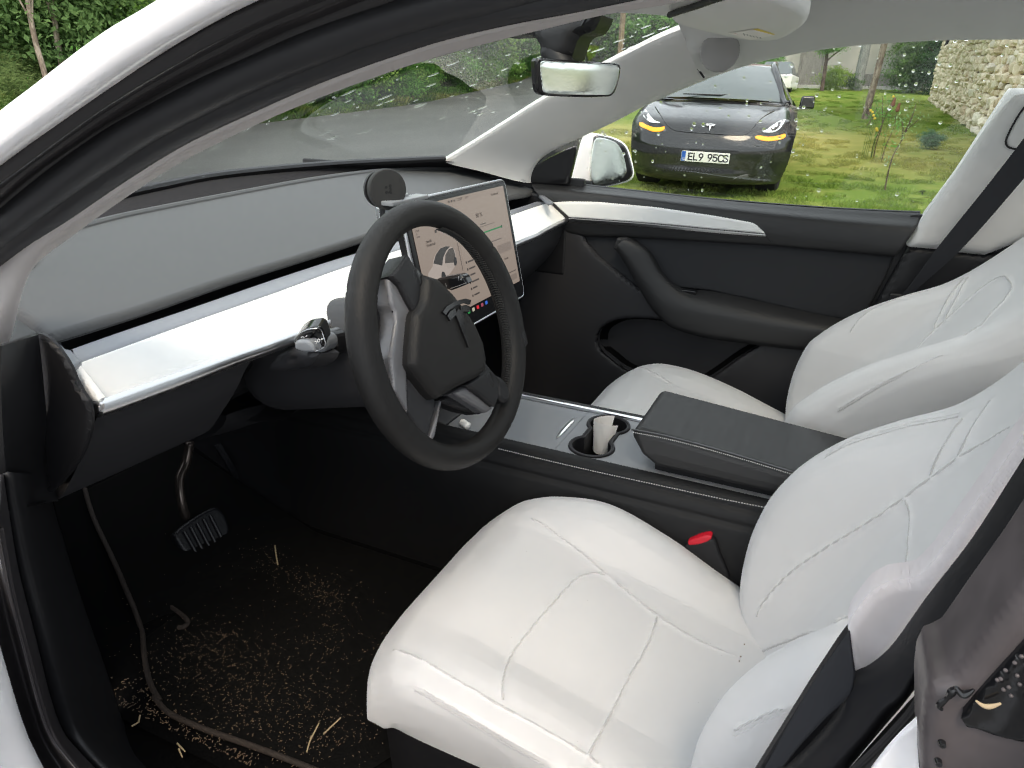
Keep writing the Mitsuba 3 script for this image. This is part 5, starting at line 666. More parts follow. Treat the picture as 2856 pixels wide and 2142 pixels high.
P('door_jamb_post', shell(loft([A_([(-.20, -.74, 1.06), (-.24, -.80, 1.03), (-.26, -.92, .95)]), A_([(-.22, -.74, .75), (-.26, -.82, .72), (-.28, -.93, .66)]), A_([(-.20, -.76, .40), (-.26, -.84, .38), (-.30, -.91, .33)])], 12, 20), .01), 'white_paint')

# ================================================================ seats: shape (driver's seat; the other one is its mirror image)
def cushion_grid(nu=360, nv=300):
    st = [(.256, .548, .549, .90, .2), (.232, .551, .553, .93, .4), (.213, .566, .569, .95, .7), (.205, .588, .594, .965, .9), (.222, .611, .618, .975, 1), (.252, .629, .640, .985, .8), (.305, .634, .657, .995, .4), (.40, .615, .668, 1, .1), (.51, .591, .636, 1, 0), (.605, .566, .590, 1, 0), (.68, .549, .560, .99, 0), (.76, .547, .555, .97, 0)]
    rows = []
    for x, zc, zb, sc_, cv in st:
        low = .545; r = []
        for k, (y, z) in enumerate(((-.226, zb-.2), (-.235, zb-.07), (-.236, zb-.042), (-.230, zb-.020), (-.214, zb-.005), (-.192, zb+.001), (-.165, zb*.86+zc*.14-.001), (-.142, zb*.42+zc*.58), (-.122, zb*.10+zc*.90), (-.085, zc), (0, zc-.001))):
            z = max(z, low+.0006*k)
            r.append((x, y*sc_, z))
        r = [(a_, b_, c_ if k > 9 else c_-(.60 if k > 3 else .55)*max(0, c_-zc)) for k, (a_, b_, c_) in enumerate(r)]+[(a_, -b_, c_) for a_, b_, c_ in r[-2::-1]]
        r = A_(r); r[:, 0] += cv*.045*np.abs(r[:, 1]/.23)**4
        rows.append(r)
    R = np.stack(rows); g1 = Akima1DInterpolator(np.r_[0, np.cumsum(np.linalg.norm(np.diff(R, axis=1), axis=2).mean(0))], R, axis=1, method='makima')
    d = np.r_[0, np.cumsum(np.linalg.norm(np.diff(R, axis=1), axis=2).mean(0))]; R2 = g1(np.linspace(0, d[-1], nu))
    e = np.r_[0, np.cumsum(np.linalg.norm(np.diff(R2, axis=0), axis=2).mean(1))]
    return Akima1DInterpolator(e, R2, axis=0, method='makima')(np.linspace(0, e[-1], nv))+[0, -.375, -.038]
def back_grid(nu=360, nv=370, lean=0.):
    st = [(.50, .672, .010, .195), (.56, .690, .050, .215), (.62, .718, .088, .232), (.68, .745, .113, .243), (.74, .772, .128, .248), (.80, .800, .129, .250), (.86, .828, .106, .250), (.90, .847, .070, .249), (.94, .866, .026, .246), (1.0, .893, .006, .240), (1.07, .925, .002, .225), (1.13, .952, 0, .20), (1.18, .970, 0, .158), (1.25, .975, 0, .135), (1.32, .982, 0, .125), (1.36, 1.00, 0, .11), (1.375, 1.03, 0, .09)]
    rows = []
    for z, xc, pb, hw in st:
        k = hw/.25; r = []
        for y, q in ((-.236, pb-.20), (-.248, pb-.13), (-.250, pb-.075), (-.245, pb-.034), (-.230, pb-.009), (-.207, pb), (-.180, pb*.93), (-.152, pb*.58), (-.126, pb*.17), (-.095, pb*.02), (-.045, -.001), (0, -.003)):
            r.append((xc-q, y*k, z+.25*min(0, q-pb*.5)*0))
        r += [(a_, -b_, c_) for a_, b_, c_ in r[-2::-1]]; rows.append(A_(r))
    R = np.stack(rows); d = np.r_[0, np.cumsum(np.linalg.norm(np.diff(R, axis=1), axis=2).mean(0))]
    R2 = Akima1DInterpolator(d, R, axis=1, method='makima')(np.linspace(0, d[-1], nu))
    e = np.r_[0, np.cumsum(np.linalg.norm(np.diff(R2, axis=0), axis=2).mean(1))]
    G = Akima1DInterpolator(e, R2, axis=0, method='makima')(np.linspace(0, e[-1], nv))+[0, -.375, -.05]
    G[..., 0] += lean*np.maximum(0, G[..., 2]-.72)**1.0
    return G
def mirror(G): return (A_(G)*[1, -1, 1])
def snap(q, tree, V):
    d, i = tree.query(q, k=8); w = 1/(d+2e-4)**2; return (V[i]*w[..., None]).sum(1)/w.sum(1, keepdims=True)
def seamed(G, seams, depth=.0013, w=.0018, puff=.0006):
    n = gnorm(G); V = G.reshape(-1, 3).copy(); tr = cKDTree(V); out = []
    for s in seams:
        q = crv(s, max(40, int(arc(A_(s))[-1]/.0012))); q = snap(q, tr, V); q = snap(crv(q[::10], len(q)), tr, V); out.append(q)
        d = cKDTree(q).query(V)[0].reshape(G.shape[:2])
        G = G+(n*(-depth*np.exp(-(d/w)**2)+puff*np.exp(-((d-.010)/.007)**2))[..., None])
    return G, out
def seat(flip, label):
    S_ = num(CAR+'__seat'); mm = mirror if flip else (lambda g: A_(g))
    cg, bg = (cushion_grid(300, 260), back_grid(330, 340, .32)) if flip else (cushion_grid(), back_grid())
    cg, qc = seamed(cg, [mirror(q) for q in PC_SEAMS] if flip else CUSH_SEAMS); bg, qb = seamed(bg, [mirror(q) for q in PB_SEAMS] if flip else BACK_SEAMS)
    mk = lambda g: gmesh(mm(g)[:, ::-1] if flip else g)
    scene[S_] = mikit.ply(mk(cg), 'mat_seat_leather', smooth=True); labels[S_] = {'label': label}
    USED.add(S_)
    put(S_, 'backrest', mk(bg), 'seat_leather', smooth=True, label='white leather backrest with deep side bolsters')
    for q in qc+qb: put(S_, 'seam', tube(crv(proud(mm(q)[::14], -.0005), len(q)//2), .0016, 8), 'seam_thread', smooth=True)
    sk_ = loft([A_([(.252, -.375+s_, .509) for s_ in np.linspace(-.20, .20, 9)]), A_([(.27, -.375+s_, .40) for s_ in np.linspace(-.20, .20, 9)])], 9, 3)
    side = lambda s_: loft([A_([(.252, -.375+.205*s_, .509), (.30, -.375+.222*s_, .509), (.42, -.375+.225*s_, .509), (.58, -.375+.225*s_, .509), (.76, -.375+.218*s_, .508)]), A_([(.262, -.375+.205*s_, .385), (.30, -.375+.222*s_, .385), (.42, -.375+.222*s_, .385), (.58, -.375+.222*s_, .385), (.76, -.375+.215*s_, .385)])], 40, 8)
    put(S_, 'base_cover', cat(gmesh(mm(sk_)), gmesh(mm(side(-1)*[1, 1, 1])), gmesh(mm(side(1)))), 'black_plastic', label='black seat base')
    bk = loft([bg[::18, 0], bg[::18, -1]], 22, 6); put(S_, 'back_shell', gmesh(mm(bk)), 'light_trim')
    return S_, [mm(q) for q in qc], [mm(q) for q in qb]
# seam lines where the photograph shows them
CUSH_SEAMS = [[(0.3049,-0.2307,0.6067),(0.3924,-0.2506,0.585),(0.4607,-0.2738,0.5653),(0.5317,-0.297,0.5474),(0.5944,-0.3025,0.5304),(0.6504,-0.2942,0.5173)],
  [(0.4607,-0.2738,0.5653),(0.4307,-0.2725,0.5719),(0.4074,-0.3109,0.5751),(0.3962,-0.3925,0.5769),(0.3893,-0.4787,0.58),(0.3983,-0.5333,0.5931),(0.4125,-0.57,0.5967),(0.4217,-0.5831,0.5936)],
  [(0.5317,-0.297,0.5474),(0.5337,-0.3566,0.546),(0.5267,-0.4455,0.5486),(0.5248,-0.5187,0.557),(0.5226,-0.5732,0.5671),(0.5217,-0.5901,0.5651)],
  [(0.2574,-0.5605,0.5902),(0.305,-0.5717,0.6047),(0.367,-0.5811,0.602),(0.4222,-0.5841,0.5934),(0.473,-0.5821,0.5809),(0.518,-0.5801,0.5678),(0.539,-0.5808,0.5606)],
  [(0.3172,-0.6023,0.5977),(0.3817,-0.6085,0.5909),(0.4401,-0.6095,0.5799),(0.4945,-0.6069,0.5677)]]
BACK_SEAMS = [[(0.6631,-0.2362,0.5496),(0.6646,-0.234,0.5627),(0.6725,-0.2335,0.5871),(0.6949,-0.234,0.6358),(0.7401,-0.24,0.7047),(0.7719,-0.2451,0.749),(0.801,-0.2502,0.7923),(0.8221,-0.2517,0.8269),(0.8448,-0.2529,0.8624),(0.8681,-0.2655,0.8982),(0.8848,-0.2849,0.932)],
  [(0.801,-0.2502,0.7923),(0.8061,-0.2598,0.7869),(0.8095,-0.2819,0.7752),(0.8071,-0.3333,0.7626),(0.8042,-0.3786,0.7526)],
  [(0.8221,-0.2517,0.8269),(0.8242,-0.2415,0.8444),(0.8318,-0.2297,0.8679),(0.8432,-0.2089,0.8884),(0.855,-0.1971,0.904)],
  [(0.8423,-0.2533,0.8582),(0.846,-0.2445,0.8706),(0.8541,-0.2277,0.8929),(0.865,-0.2096,0.914),(0.8706,-0.2005,0.9237)],
  [(0.7082,-0.1853,0.7935),(0.7318,-0.183,0.8168),(0.7673,-0.1849,0.8424),(0.8014,-0.1874,0.864),(0.8454,-0.2005,0.8929)],
  [(0.6622,-0.2498,0.4815),(0.6859,-0.2657,0.5232),(0.7225,-0.293,0.5828),(0.7301,-0.5564,0.8112),(0.7709,-0.3542,0.6824)],
  [(0.6652,-0.6104,0.7047),(0.6752,-0.6133,0.721),(0.6897,-0.6158,0.7421),(0.7054,-0.618,0.7609),(0.7146,-0.6186,0.7712)]]
PC_SEAMS = [[(0.2631,0.5553,0.5944),(0.3078,0.5239,0.6011),(0.3388,0.5105,0.5949),(0.3692,0.4985,0.586)]]
PB_SEAMS = [[(0.7343,0.5366,0.7691),(0.7512,0.5525,0.8031),(0.7813,0.5666,0.8282),(0.8326,0.5746,0.8573),(0.8815,0.5622,0.8816)],
  [(0.8514,0.3848,0.7996),(0.8666,0.4072,0.8203),(0.8984,0.4316,0.8616),(0.9356,0.4547,0.9095),(0.9576,0.4462,0.9379),(0.966,0.4199,0.948),(0.9675,0.3812,0.9474),(0.9642,0.3399,0.9451),(0.9535,0.3068,0.9324),(0.9292,0.2726,0.9025),(0.8976,0.2041,0.8898),(0.8759,0.1806,0.8787)],
  [(0.8752,0.4156,0.8316),(0.8841,0.4701,0.8462),(0.8969,0.5102,0.8759),(0.9105,0.5343,0.8974),(0.9256,0.5641,0.9151)], [(0.8898,0.4228,0.8504),(0.9009,0.4721,0.867),(0.9145,0.5122,0.8935),(0.9292,0.5533,0.9178)],
  [(0.7256,0.1276,0.7468),(0.7412,0.1275,0.7629),(0.7664,0.1283,0.7894),(0.8038,0.1309,0.8238),(0.8411,0.1364,0.851),(0.8688,0.1434,0.8688)]]
DS, CUSH_SEAMS, BACK_SEAMS = seat(False, 'white leather driver seat nearest the open door')
PS, PC_SEAMS, PB_SEAMS = seat(True, 'white leather passenger seat beyond the armrest')
put(DS, 'stitching', cat([stitches(proud(A_(q)+A_(o_), .0012), n_, r=.0008) for q, n_, o_ in ((BACK_SEAMS[4], 60, (0, 0, .006)), (BACK_SEAMS[4], 60, (0, 0, -.007)), (BACK_SEAMS[5], 70, (0, 0, -.006)), (BACK_SEAMS[5], 70, (0, 0, .004)), (BACK_SEAMS[6], 50, (0, 0, -.007)), (CUSH_SEAMS[4], 110, (0, -.004, -.004)), (BACK_SEAMS[3], 36, (.004, 0, -.004)))]), 'seat_leather', smooth=True, kind='stuff', label='white thread stitched along the seams')
put(PS, 'stitching', stitches(proud(A_(PB_SEAMS[4])-[0, 0, .006], .001), 60, r=.0011), 'stitch_grey', smooth=True, kind='stuff', label='grey thread stitched along the seam')
put(DS, 'crumb', cat([trimesh.creation.icosphere(1, .0009).apply_transform(trimesh.transformations.translation_matrix(proud(q, .0005))) for q in [(0.6518,-0.2911,0.517),(0.6532,-0.2642,0.5169),(0.6514,-0.3012,0.517)]]), 'straw', kind='stuff', label='tiny brown crumbs in the seat crease')

# ================================================================ centre console
two = shapely.union_all([Point(.3405, -.052).buffer(.0345, 24), Point(.3405, .047).buffer(.0345, 24), shapely.box(.3185, -.05, .3625, .05)]).buffer(-.004).buffer(.004)
lipo = shapely.union_all([Point(.3405, -.052).buffer(.041, 24), Point(.3405, .047).buffer(.041, 24), shapely.box(.311, -.05, .370, .05)]).buffer(-.005).buffer(.005)
ext = lambda g, h, z0: trimesh.creation.extrude_polygon(g, h, engine='earcut').apply_transform(trimesh.transformations.translation_matrix((0, 0, z0)))
CC = P('centre_console', ext(shapely.box(.2860, -.097, .95, .0885).difference(lipo.buffer(.0006)), .012, .650), 'satin_grey', smooth=False, label='satin grey centre console with cup holders')
Cn = lambda name, *a, **k: put(CC, name, *a, **k)
Cn('lid', pillow(A_([(.07, -.097, .662), (.2850, -.097, .662), (.2850, .0885, .662), (.07, .0885, .662)]), .0012, .012, .02, smooth=False), 'satin_grey', label='satin grey sliding lid')
hdl = A_([(.273, y_, .6635) for y_ in np.linspace(-.052, .048, 15)]); Cn('lid_handle', tube(hdl, .0042*np.sqrt(np.maximum(1-(np.linspace(-1, 1, 15))**2, .02)), 10, flat=.5), 'chrome', label='narrow chrome lid handle')
Cn('cup_holder', cat(ext(lipo.difference(two), .014, .6505), ext(two.buffer(.002).difference(two), .075, .578), ext(two, .004, .574)), 'black_plastic', smooth=40, label='black double cup holder')
Cn('cup_holder__rim', tube(A_([(x_, y_, .6645) for x_, y_ in lipo.buffer(-.0022).exterior.coords[:-1]]), .0022, 8, closed=True), 'dark_trim')
Cn('metal_strip', rbox((.45, .0955, .664), (1.1, .011, .010), .003, 10), 'chrome', smooth=40, label='bright metal strip along the console')
Cn('far_rim', rbox((.43, .108, .655), (1.15, .014, .026), .006, 10), 'black_leather')
cx = [-.30, -.10, .10, .30, .50, .70, .98]
side_ = [[(x_, y_, z_+(.0 if x_ > 0 else .02*x_)) for x_ in cx] for y_, z_ in ((-.096, .656), (-.0985, .665), (-.106, .669), (-.116, .6665), (-.1225, .660), (-.1245, .6555), (-.1235, .653), (-.128, .650), (-.134, .640), (-.136, .634), (-.1345, .631), (-.142, .622), (-.150, .58), (-.152, .38))]
Cn('near_side', gmesh(loft(side_, 120, 90)), 'console_leather', smooth=60, label='black stitched console side')
Cn('stitching', stitches(proud([(0.1929,-0.1265,0.6581),(0.2747,-0.1265,0.6577),(0.3652,-0.1265,0.6581),(0.4857,-0.1265,0.6606),(0.5701,-0.1265,0.6624),(0.6496,-0.1265,0.6656)], .001), 110, r=.0011), 'stitch_grey', smooth=False, kind='stuff', label='grey stitching along the console')
Cn('far_side', gmesh(loft([[(x_, y_, z_) for x_ in cx] for y_, z_ in ((.115, .655), (.13, .62), (.145, .38))], 40, 20)), 'black_leather')
Cn('armrest', tm(hull_spheres([(.4345, -.082, .7225), (.4345, .084, .7225), (.86, -.082, .688), (.86, .084, .688), (.448, -.089, .700), (.448, .091, .700), (.470, -.088, .686), (.470, .090, .686), (.86, -.088, .684), (.86, .090, .684)], [.014]*4+[.010]*6, 40)), 'black_leather', smooth=40, label='padded black armrest')
Cn('armrest__stitching', stitches(proud([(0.423,-0.0995,0.7306),(0.4716,-0.0995,0.7317),(0.5289,-0.0995,0.7296),(0.5845,-0.0995,0.7254),(0.6383,-0.0995,0.7202),(0.6802,-0.0995,0.7155)], .0012), 80, r=.0011), 'stitch_grey', smooth=False, kind='stuff', label='grey stitching along the armrest')
Cn('armrest__seam', tube(proud([(0.4204,-0.0992,0.735),(0.4711,-0.0992,0.7363),(0.5284,-0.0992,0.7337),(0.5839,-0.0992,0.7292),(0.6377,-0.0992,0.7239),(0.6795,-0.0992,0.7195)], -.0004), .0016, 6), 'gloss_black')
Cn('armrest__hinge', rbox((.66, -.03, .668), (.40, .10, .022), .006), 'black_plastic')
Cn('armrest__latch', rbox(A_([(0.4802,-0.07,0.6554)][0]), (.03, .03, .012), .004), 'black_plastic')
Cn('charging_pad', pillow(A_([(-.16, -.095, .77), (-.05, -.095, .70), (.069, -.096, .663), (.069, .088, .663), (-.05, .088, .70), (-.16, .088, .77)]), .003, .006, .012, smooth=False), 'dark_trim')
PP = thing('rolled_paper', 'white paper curled up inside the rear cup holder', 'paper')
t_ = np.linspace(1.5, 5.6, 44); Gp = np.stack([np.stack([.346+(.0285-.010*s_)*np.cos(t_)*1.0-.004*s_, .030-.012*s_+(.0285-.010*s_)*np.sin(t_), np.full(44, .681-.058*s_)+.004*np.cos(t_*1.3)*(1-s_)], 1) for s_ in np.linspace(0, 1, 8)])
put(PP, 'sheet', shell(Gp, .0004), 'paper', smooth=True)
pj = A_([(0.3335,0.0043,0.65),(0.3391,-0.0105,0.65)]) ; put(PP, 'print', cat([tube(A_([(.3385+.004*k, .0035-.0006*k, .668), (.3390+.004*k, .0030-.0006*k, .648)]), .0006, 4) for k in (0, 1)]), 'print')
CP = thing('cable_plug', 'small white plug lying in the console behind the steering wheel', 'plug')
put(CP, 'body', tm(hull_spheres([(0.0976,-0.08,0.668),(0.1093,-0.087,0.668)], .007)), 'white_trim'); put(CP, 'collar', tube([(0.1039,-0.0768,0.668),(0.1091,-0.0793,0.668),(0.1145,-0.0895,0.668)], .0035, 8), 'silver')

# belt buckle between seat and console
BK = P('belt_buckle', pillow([(0.5364,-0.158,0.5791),(0.5421,-0.158,0.5866),(0.5721,-0.158,0.6063),(0.5784,-0.158,0.6066),(0.5933,-0.158,0.58),(0.6112,-0.158,0.5467),(0.6087,-0.158,0.5312),(0.6017,-0.158,0.5296),(0.5826,-0.158,0.5524),(0.5387,-0.158,0.5689)], .005, .03, .006, n=120), 'black_plastic', label='belt buckle with a red button')
P('belt_buckle__release_button', pillow([(0.5413,-0.16,0.5911),(0.5458,-0.16,0.596),(0.5717,-0.16,0.6121),(0.5757,-0.16,0.6112),(0.5753,-0.16,0.606),(0.5462,-0.16,0.5861),(0.5426,-0.16,0.5863)], .003, .012, .004), 'red', label='red release button')
P('belt_buckle__rivet', disc(0, 0, A_([(0.6069,-0.1605,0.5372)][0]), A_([0, -1., .1]), A_([1., 0, 0]), A_([0, .1, 1.]), [(1e-4, .001), (.0022, .001), (.003, -.001)]), 'silver')

# ================================================================ footwell: carpet, toe board, pedals
fx = lambda x_: .385 if x_ > -.2 else .385-.35*(x_+.2)
P('carpet', gmesh(loft([A_([(x_, -.665+.30*max(0, -x_-.2), fx(x_)+.0) for x_ in (.95, .5, .2, -.2, -.5, -.75)]), A_([(x_, 0, fx(x_)) for x_ in (.95, .5, .2, -.2, -.5, -.75)]), A_([(x_, .735, fx(x_)) for x_ in (.95, .5, .2, -.2, -.5, -.75)])], 50, 30)), 'carpet', label='black carpet')
P('firewall', cat(rbox((-.80, 0, .68), (.06, 1.46, .5), .02), rbox((1.3, 0, .33), (3.2, 1.5, .08), .02), rbox((-.35, 0, .36), (.9, .3, .3), .05)), 'carpet')
P('tunnel_side', gmesh(loft([A_([(x_, -.14, .655+.02*x_) for x_ in (-.75, -.6, -.45, -.27)]), A_([(x_, -.150, .52) for x_ in (-.75, -.6, -.45, -.27)]), A_([(x_, -.16, fx(x_)-.02) for x_ in (-.75, -.6, -.45, -.27)])], 40, 20)), 'black_plastic')
P('wheel_arch_panel', gmesh(loft([A_([(-.18, -.665, .80), (-.45, -.60, .80), (-.75, -.52, .80)]), A_([(-.19, -.665, .38), (-.45, -.595, .42), (-.75, -.50, .5)])], 20, 20)), 'carpet')
def fbp(q): return q
bp_n = (.80, -.12, .58)
BPD = P('brake_pedal', pillow([(-0.3478,-0.3809,0.4641),(-0.3503,-0.3735,0.469),(-0.3441,-0.2948,0.4767),(-0.3407,-0.2833,0.4744),(-0.3297,-0.2774,0.4605),(-0.3181,-0.2798,0.4439),(-0.3058,-0.2942,0.4241),(-0.3045,-0.3046,0.4201),(-0.3116,-0.3703,0.4163),(-0.3166,-0.3789,0.4214),(-0.3256,-0.3812,0.4334)], .006, .014, .006, n=120), 'pedal', label='ribbed black brake pedal')
rb = [(-0.3424,-0.3623,0.4647),(-0.3147,-0.3656,0.4259),(-0.3415,-0.3476,0.4664),(-0.3132,-0.3526,0.4264),(-0.3398,-0.3337,0.467),(-0.3112,-0.3387,0.4266),(-0.3384,-0.319,0.4681),(-0.31,-0.3248,0.4278),(-0.3366,-0.3046,0.4687),(-0.3096,-0.3097,0.4303)]
P('brake_pedal__rib', cat([tube(rb[2*k:2*k+2], .0035, 8) for k in range(5)]), 'pedal', label='rubber ribs')
P('brake_pedal__arm', tube([(-0.37,-0.2962,0.6154),(-0.37,-0.3117,0.5785),(-0.36,-0.3392,0.5602),(-0.345,-0.3546,0.528),(-0.34,-0.3552,0.4917)], [.008, .009, .008, .008, .009], 10, n=30), 'pedal_arm', smooth=True, label='bare metal pedal arm')
AP = P('accelerator_pedal', pillow([(-0.3829,-0.1922,0.4377),(-0.3767,-0.1618,0.4344),(-0.3491,-0.1627,0.3872),(-0.3409,-0.1684,0.3719),(-0.3455,-0.1935,0.3737),(-0.3536,-0.1991,0.3862)], .005, .016, .006), 'pedal')
P('accelerator_pedal__arm', tube([(-0.44,-0.1726,0.5377),(-0.42,-0.1629,0.4826),(-0.41,-0.1393,0.3981)], .008, 8, n=16), 'pedal')
rb = [(-0.375,-0.1914,0.4281),(-0.3716,-0.1711,0.4271),(-0.3695,-0.1934,0.4183),(-0.3656,-0.1693,0.4175),(-0.364,-0.1954,0.4084),(-0.3601,-0.1699,0.4078),(-0.3585,-0.196,0.3989),(-0.3541,-0.1696,0.3978)]
P('accelerator_pedal__rib', cat([tube(rb[2*k:2*k+2], .002, 6) for k in range(4)]), 'pedal')

# ================================================================ floor mat and what lies on it
matp = [(-0.5523,-0.3971,0.5153),(-0.4811,-0.4362,0.4904),(-0.4173,-0.464,0.4681),(-0.3652,-0.4869,0.4498),(-0.3204,-0.5081,0.4342),(-0.2877,-0.5229,0.4227),(-0.2513,-0.5422,0.4099),(-0.2105,-0.5732,0.3957),(-0.1863,-0.5901,0.3872),(-0.1603,-0.604,0.3781),(-0.1366,-0.6111,0.3698),(-0.1538,-0.6101,0.3758),(-0.1113,-0.6162,0.361),(-0.0551,-0.6021,0.3413),(0.0107,-0.5798,0.3182),(0.0885,-0.5561,0.291),(0.147,-0.54,0.2705)] if 0 else None
mat_edge = [(-0.5533,-0.3964,0.5147),(-0.4821,-0.4356,0.4897),(-0.4183,-0.4634,0.4674),(-0.3661,-0.4863,0.4491),(-0.3213,-0.5075,0.4335),(-0.2886,-0.5223,0.422)]+[(-0.2723,-0.5286,0.391),(-0.2154,-0.5701,0.391),(-0.1825,-0.5925,0.391),(-0.1478,-0.612,0.391),(-0.1169,-0.6239,0.391),(-0.1394,-0.6194,0.391),(-0.0846,-0.6341,0.391),(-0.0151,-0.6318,0.391),(0.0627,-0.624,0.391),(0.1496,-0.6176,0.391),(0.2119,-0.6145,0.391)]
me = crv(mat_edge, 90)
FM = thing('floor_mat', 'black carpet floor mat with a brown bound edge in the footwell', 'floor mat')
inner = A_([(min(.45, q[0]+.02), -.17, max(.391, .321-.35*min(q[0], -.2))) for q in me])
inner[:, 0] = np.linspace(me[0, 0], .42, 90); inner[:, 2] = [fx(q)+.006 for q in inner[:, 0]]
put(FM, 'carpet', gmesh(loft([me, me*.5+inner*.5, inner], 90, 30, lin=True)), 'carpet_mat', label='black carpet')
put(FM, 'edge_binding', tube(me+[0, 0, .002], .0042, 8, n=140), 'binding', smooth=True, label='brown bound edge')
put(FM, 'strap', tube(A_([fxp for fxp in [(-0.3103,-0.4582,0.397),(-0.2758,-0.4686,0.397),(-0.2331,-0.4773,0.397),(-0.2118,-0.486,0.397),(-0.2096,-0.4987,0.397),(-0.2173,-0.5013,0.397)]]), .004, 6, n=30), 'binding', label='small brown loop')
rng = np.random.default_rng(11)
def litter(spots, n, lmin, lmax, r, seed):
    g = np.random.default_rng(seed); out = []
    for c_, sx_, sy_ , wgt in spots:
        for k in range(int(n*wgt)):
            x_, y_ = c_[0]+g.normal()*sx_, c_[1]+g.normal()*sy_
            if y_ < -.655 or y_ > -.16 or x_ < -.5: continue
            z_ = fx(x_)+.0085; a_ = g.uniform(0, 6.28); l_ = g.uniform(lmin, lmax)*g.uniform(.3, 1); rr = r*g.uniform(.5, 1.3)
            d_ = A_([math.cos(a_), math.sin(a_), g.uniform(-.1, .25)])*l_/2; c3 = A_([x_, y_, z_+abs(d_[2])])
            out.append(tube(np.stack([c3-d_, c3+d_+g.normal(0, .08*l_, 3)*[1, 1, 0], ]), [rr, rr*.8], ns=4))
    return cat(out)
LS = [(-0.0355,-0.5672,0.392),(-0.1332,-0.5418,0.392),(-0.1548,-0.5356,0.392),(-0.0068,-0.5963,0.392),(0.0875,-0.582,0.392),(0.1453,-0.5627,0.392),(-0.0182,-0.5125,0.392),(-0.1396,-0.4873,0.392),(0.0999,-0.5206,0.392),(0.0308,-0.4032,0.392)]
HS = [(-0.1488,-0.308,0.392),(-0.0773,-0.31,0.392),(-0.0271,-0.328,0.392),(-0.2169,-0.2945,0.392)]
BS_ = [(-0.1272,-0.6545,0.387),(-0.0614,-0.6712,0.387),(-0.0177,-0.6709,0.387),(0.0106,-0.6572,0.387),(-0.0876,-0.6796,0.387),(0.0471,-0.6517,0.387),(-0.1578,-0.6412,0.387)]
key = num('straw_litter'); scene[key] = mikit.ply(cat(litter([(c_, .045, .03, 1) for c_ in LS], 110, .0008, .0038, .0005, 3), litter([(c_, .035, .025, 1) for c_ in HS], 90, .0008, .004, .0005, 4), litter([(c_, .03, .02, 1) for c_ in BS_], 90, .001, .007, .0006, 6), litter([(c_, .08, .06, 1) for c_ in LS], 60, .001, .003, .0006, 8)), 'mat_straw', smooth=False)
labels[key] = {'label': 'dry straw crumbs and grit scattered over the black floor mat', 'category': 'straw', 'kind': 'stuff'}
for pts in ([(0.1267,-0.5843,0.396),(0.1187,-0.5553,0.396)], [(0.1365,-0.5674,0.396),(0.1407,-0.534,0.396)], [(0.1347,-0.6013,0.396),(0.1231,-0.5774,0.396)], [(-0.0274,-0.6719,0.394),(-0.012,-0.6795,0.394)], [(-0.0363,-0.6666,0.394),(-0.0156,-0.6715,0.394)], [(-0.122,-0.6554,0.394),(-0.1137,-0.665,0.394),(-0.1164,-0.6735,0.394)], [(-0.3169,-0.2401,0.4),(-0.2701,-0.2349,0.4)], [(-0.2473,-0.237,0.4),(-0.2184,-0.266,0.4),(-0.1841,-0.2983,0.4)]):
    k2 = num('straw'); scene[k2] = mikit.ply(tube(pts, [.0013, .0010] if len(pts) == 2 else [.0014]*len(pts), 5), 'mat_straw_pale', smooth=True)
STRAWS = ['longer pale straw lying across the near right of the floor mat', 'longest pale straw on the floor mat, close to the seat base', 'short straw below the two long ones on the floor mat', 'orange brown splinter among the grit in front of the mat edge', 'curled pale shaving among the grit in front of the mat edge', 'bent pale straw at the left end of the grit by the sill', 'thin stalk lying just right of the brake pedal', 'brown twig standing beside the accelerator pedal']
for k, t in enumerate(STRAWS):
    labels['straw' if k == 0 else 'straw_%03d' % k] = {'label': t, 'category': 'straw', 'group': 'single straws on the floor'}

# ================================================================ the black car parked on the lawn
BCM = np.array([[.99315856, -.11508715, .0197744, -.8176], [.11551589, .99305955, -.02210925, 7.2374], [-.01709267, .02424224, .99955998, .1965], [0, 0, 0, 1]])
def car_front(nu=90, nv=110):
    st = [(.16, .150, .74, .34, 0), (.05, .165, .80, .40, 0), (.015, .20, .83, .42, 0), (.0, .27, .855, .43, 0), (.005, .34, .875, .43, 0), (.0, .42, .89, .43, 0), (.0, .52, .90, .43, 0), (.02, .60, .905, .42, 0), (.05, .665, .91, .40, .002), (.10, .725, .913, .37, .005), (.17, .775, .917, .33, .010), (.30, .825, .92, .27, .02), (.50, .870, .922, .19, .035), (.75, .915, .923, .12, .045), (1.0, .950, .924, .06, .050), (1.22, .975, .925, .02, .055), (1.34, .985, .925, 0, .06)]
    u = np.linspace(-1, 1, nu); R = []
    for y, z, w, sw, dz in st:
        X = u*w; a_ = np.abs(u)
        zz = z-dz*a_**2-(.055 if z > .7 else 0)*np.clip((a_-.86)/.14, 0, 1)**2
        zz = zz+(.020*np.exp(-((a_-.86)/.10)**2) if .80 < z else 0)*1.0
        R.append(np.stack([X, y+sw*a_**3.2, zz], 1))
    R = np.stack(R); e = np.r_[0, np.cumsum(np.linalg.norm(np.diff(R, axis=0), axis=2).mean(1))]
    G = Akima1DInterpolator(e, R, axis=0, method='makima')(np.linspace(0, e[-1], nv))
    return G@BCM[:3, :3].T+BCM[:3, 3]
BC = thing('black_car', 'black car parked on the lawn facing the camera with its amber indicators lit', 'car')
B = lambda name, *a, **k: put(BC, name, *a, **k)
bw = lambda q: A_(q)@BCM[:3, :3].T+BCM[:3, 3]
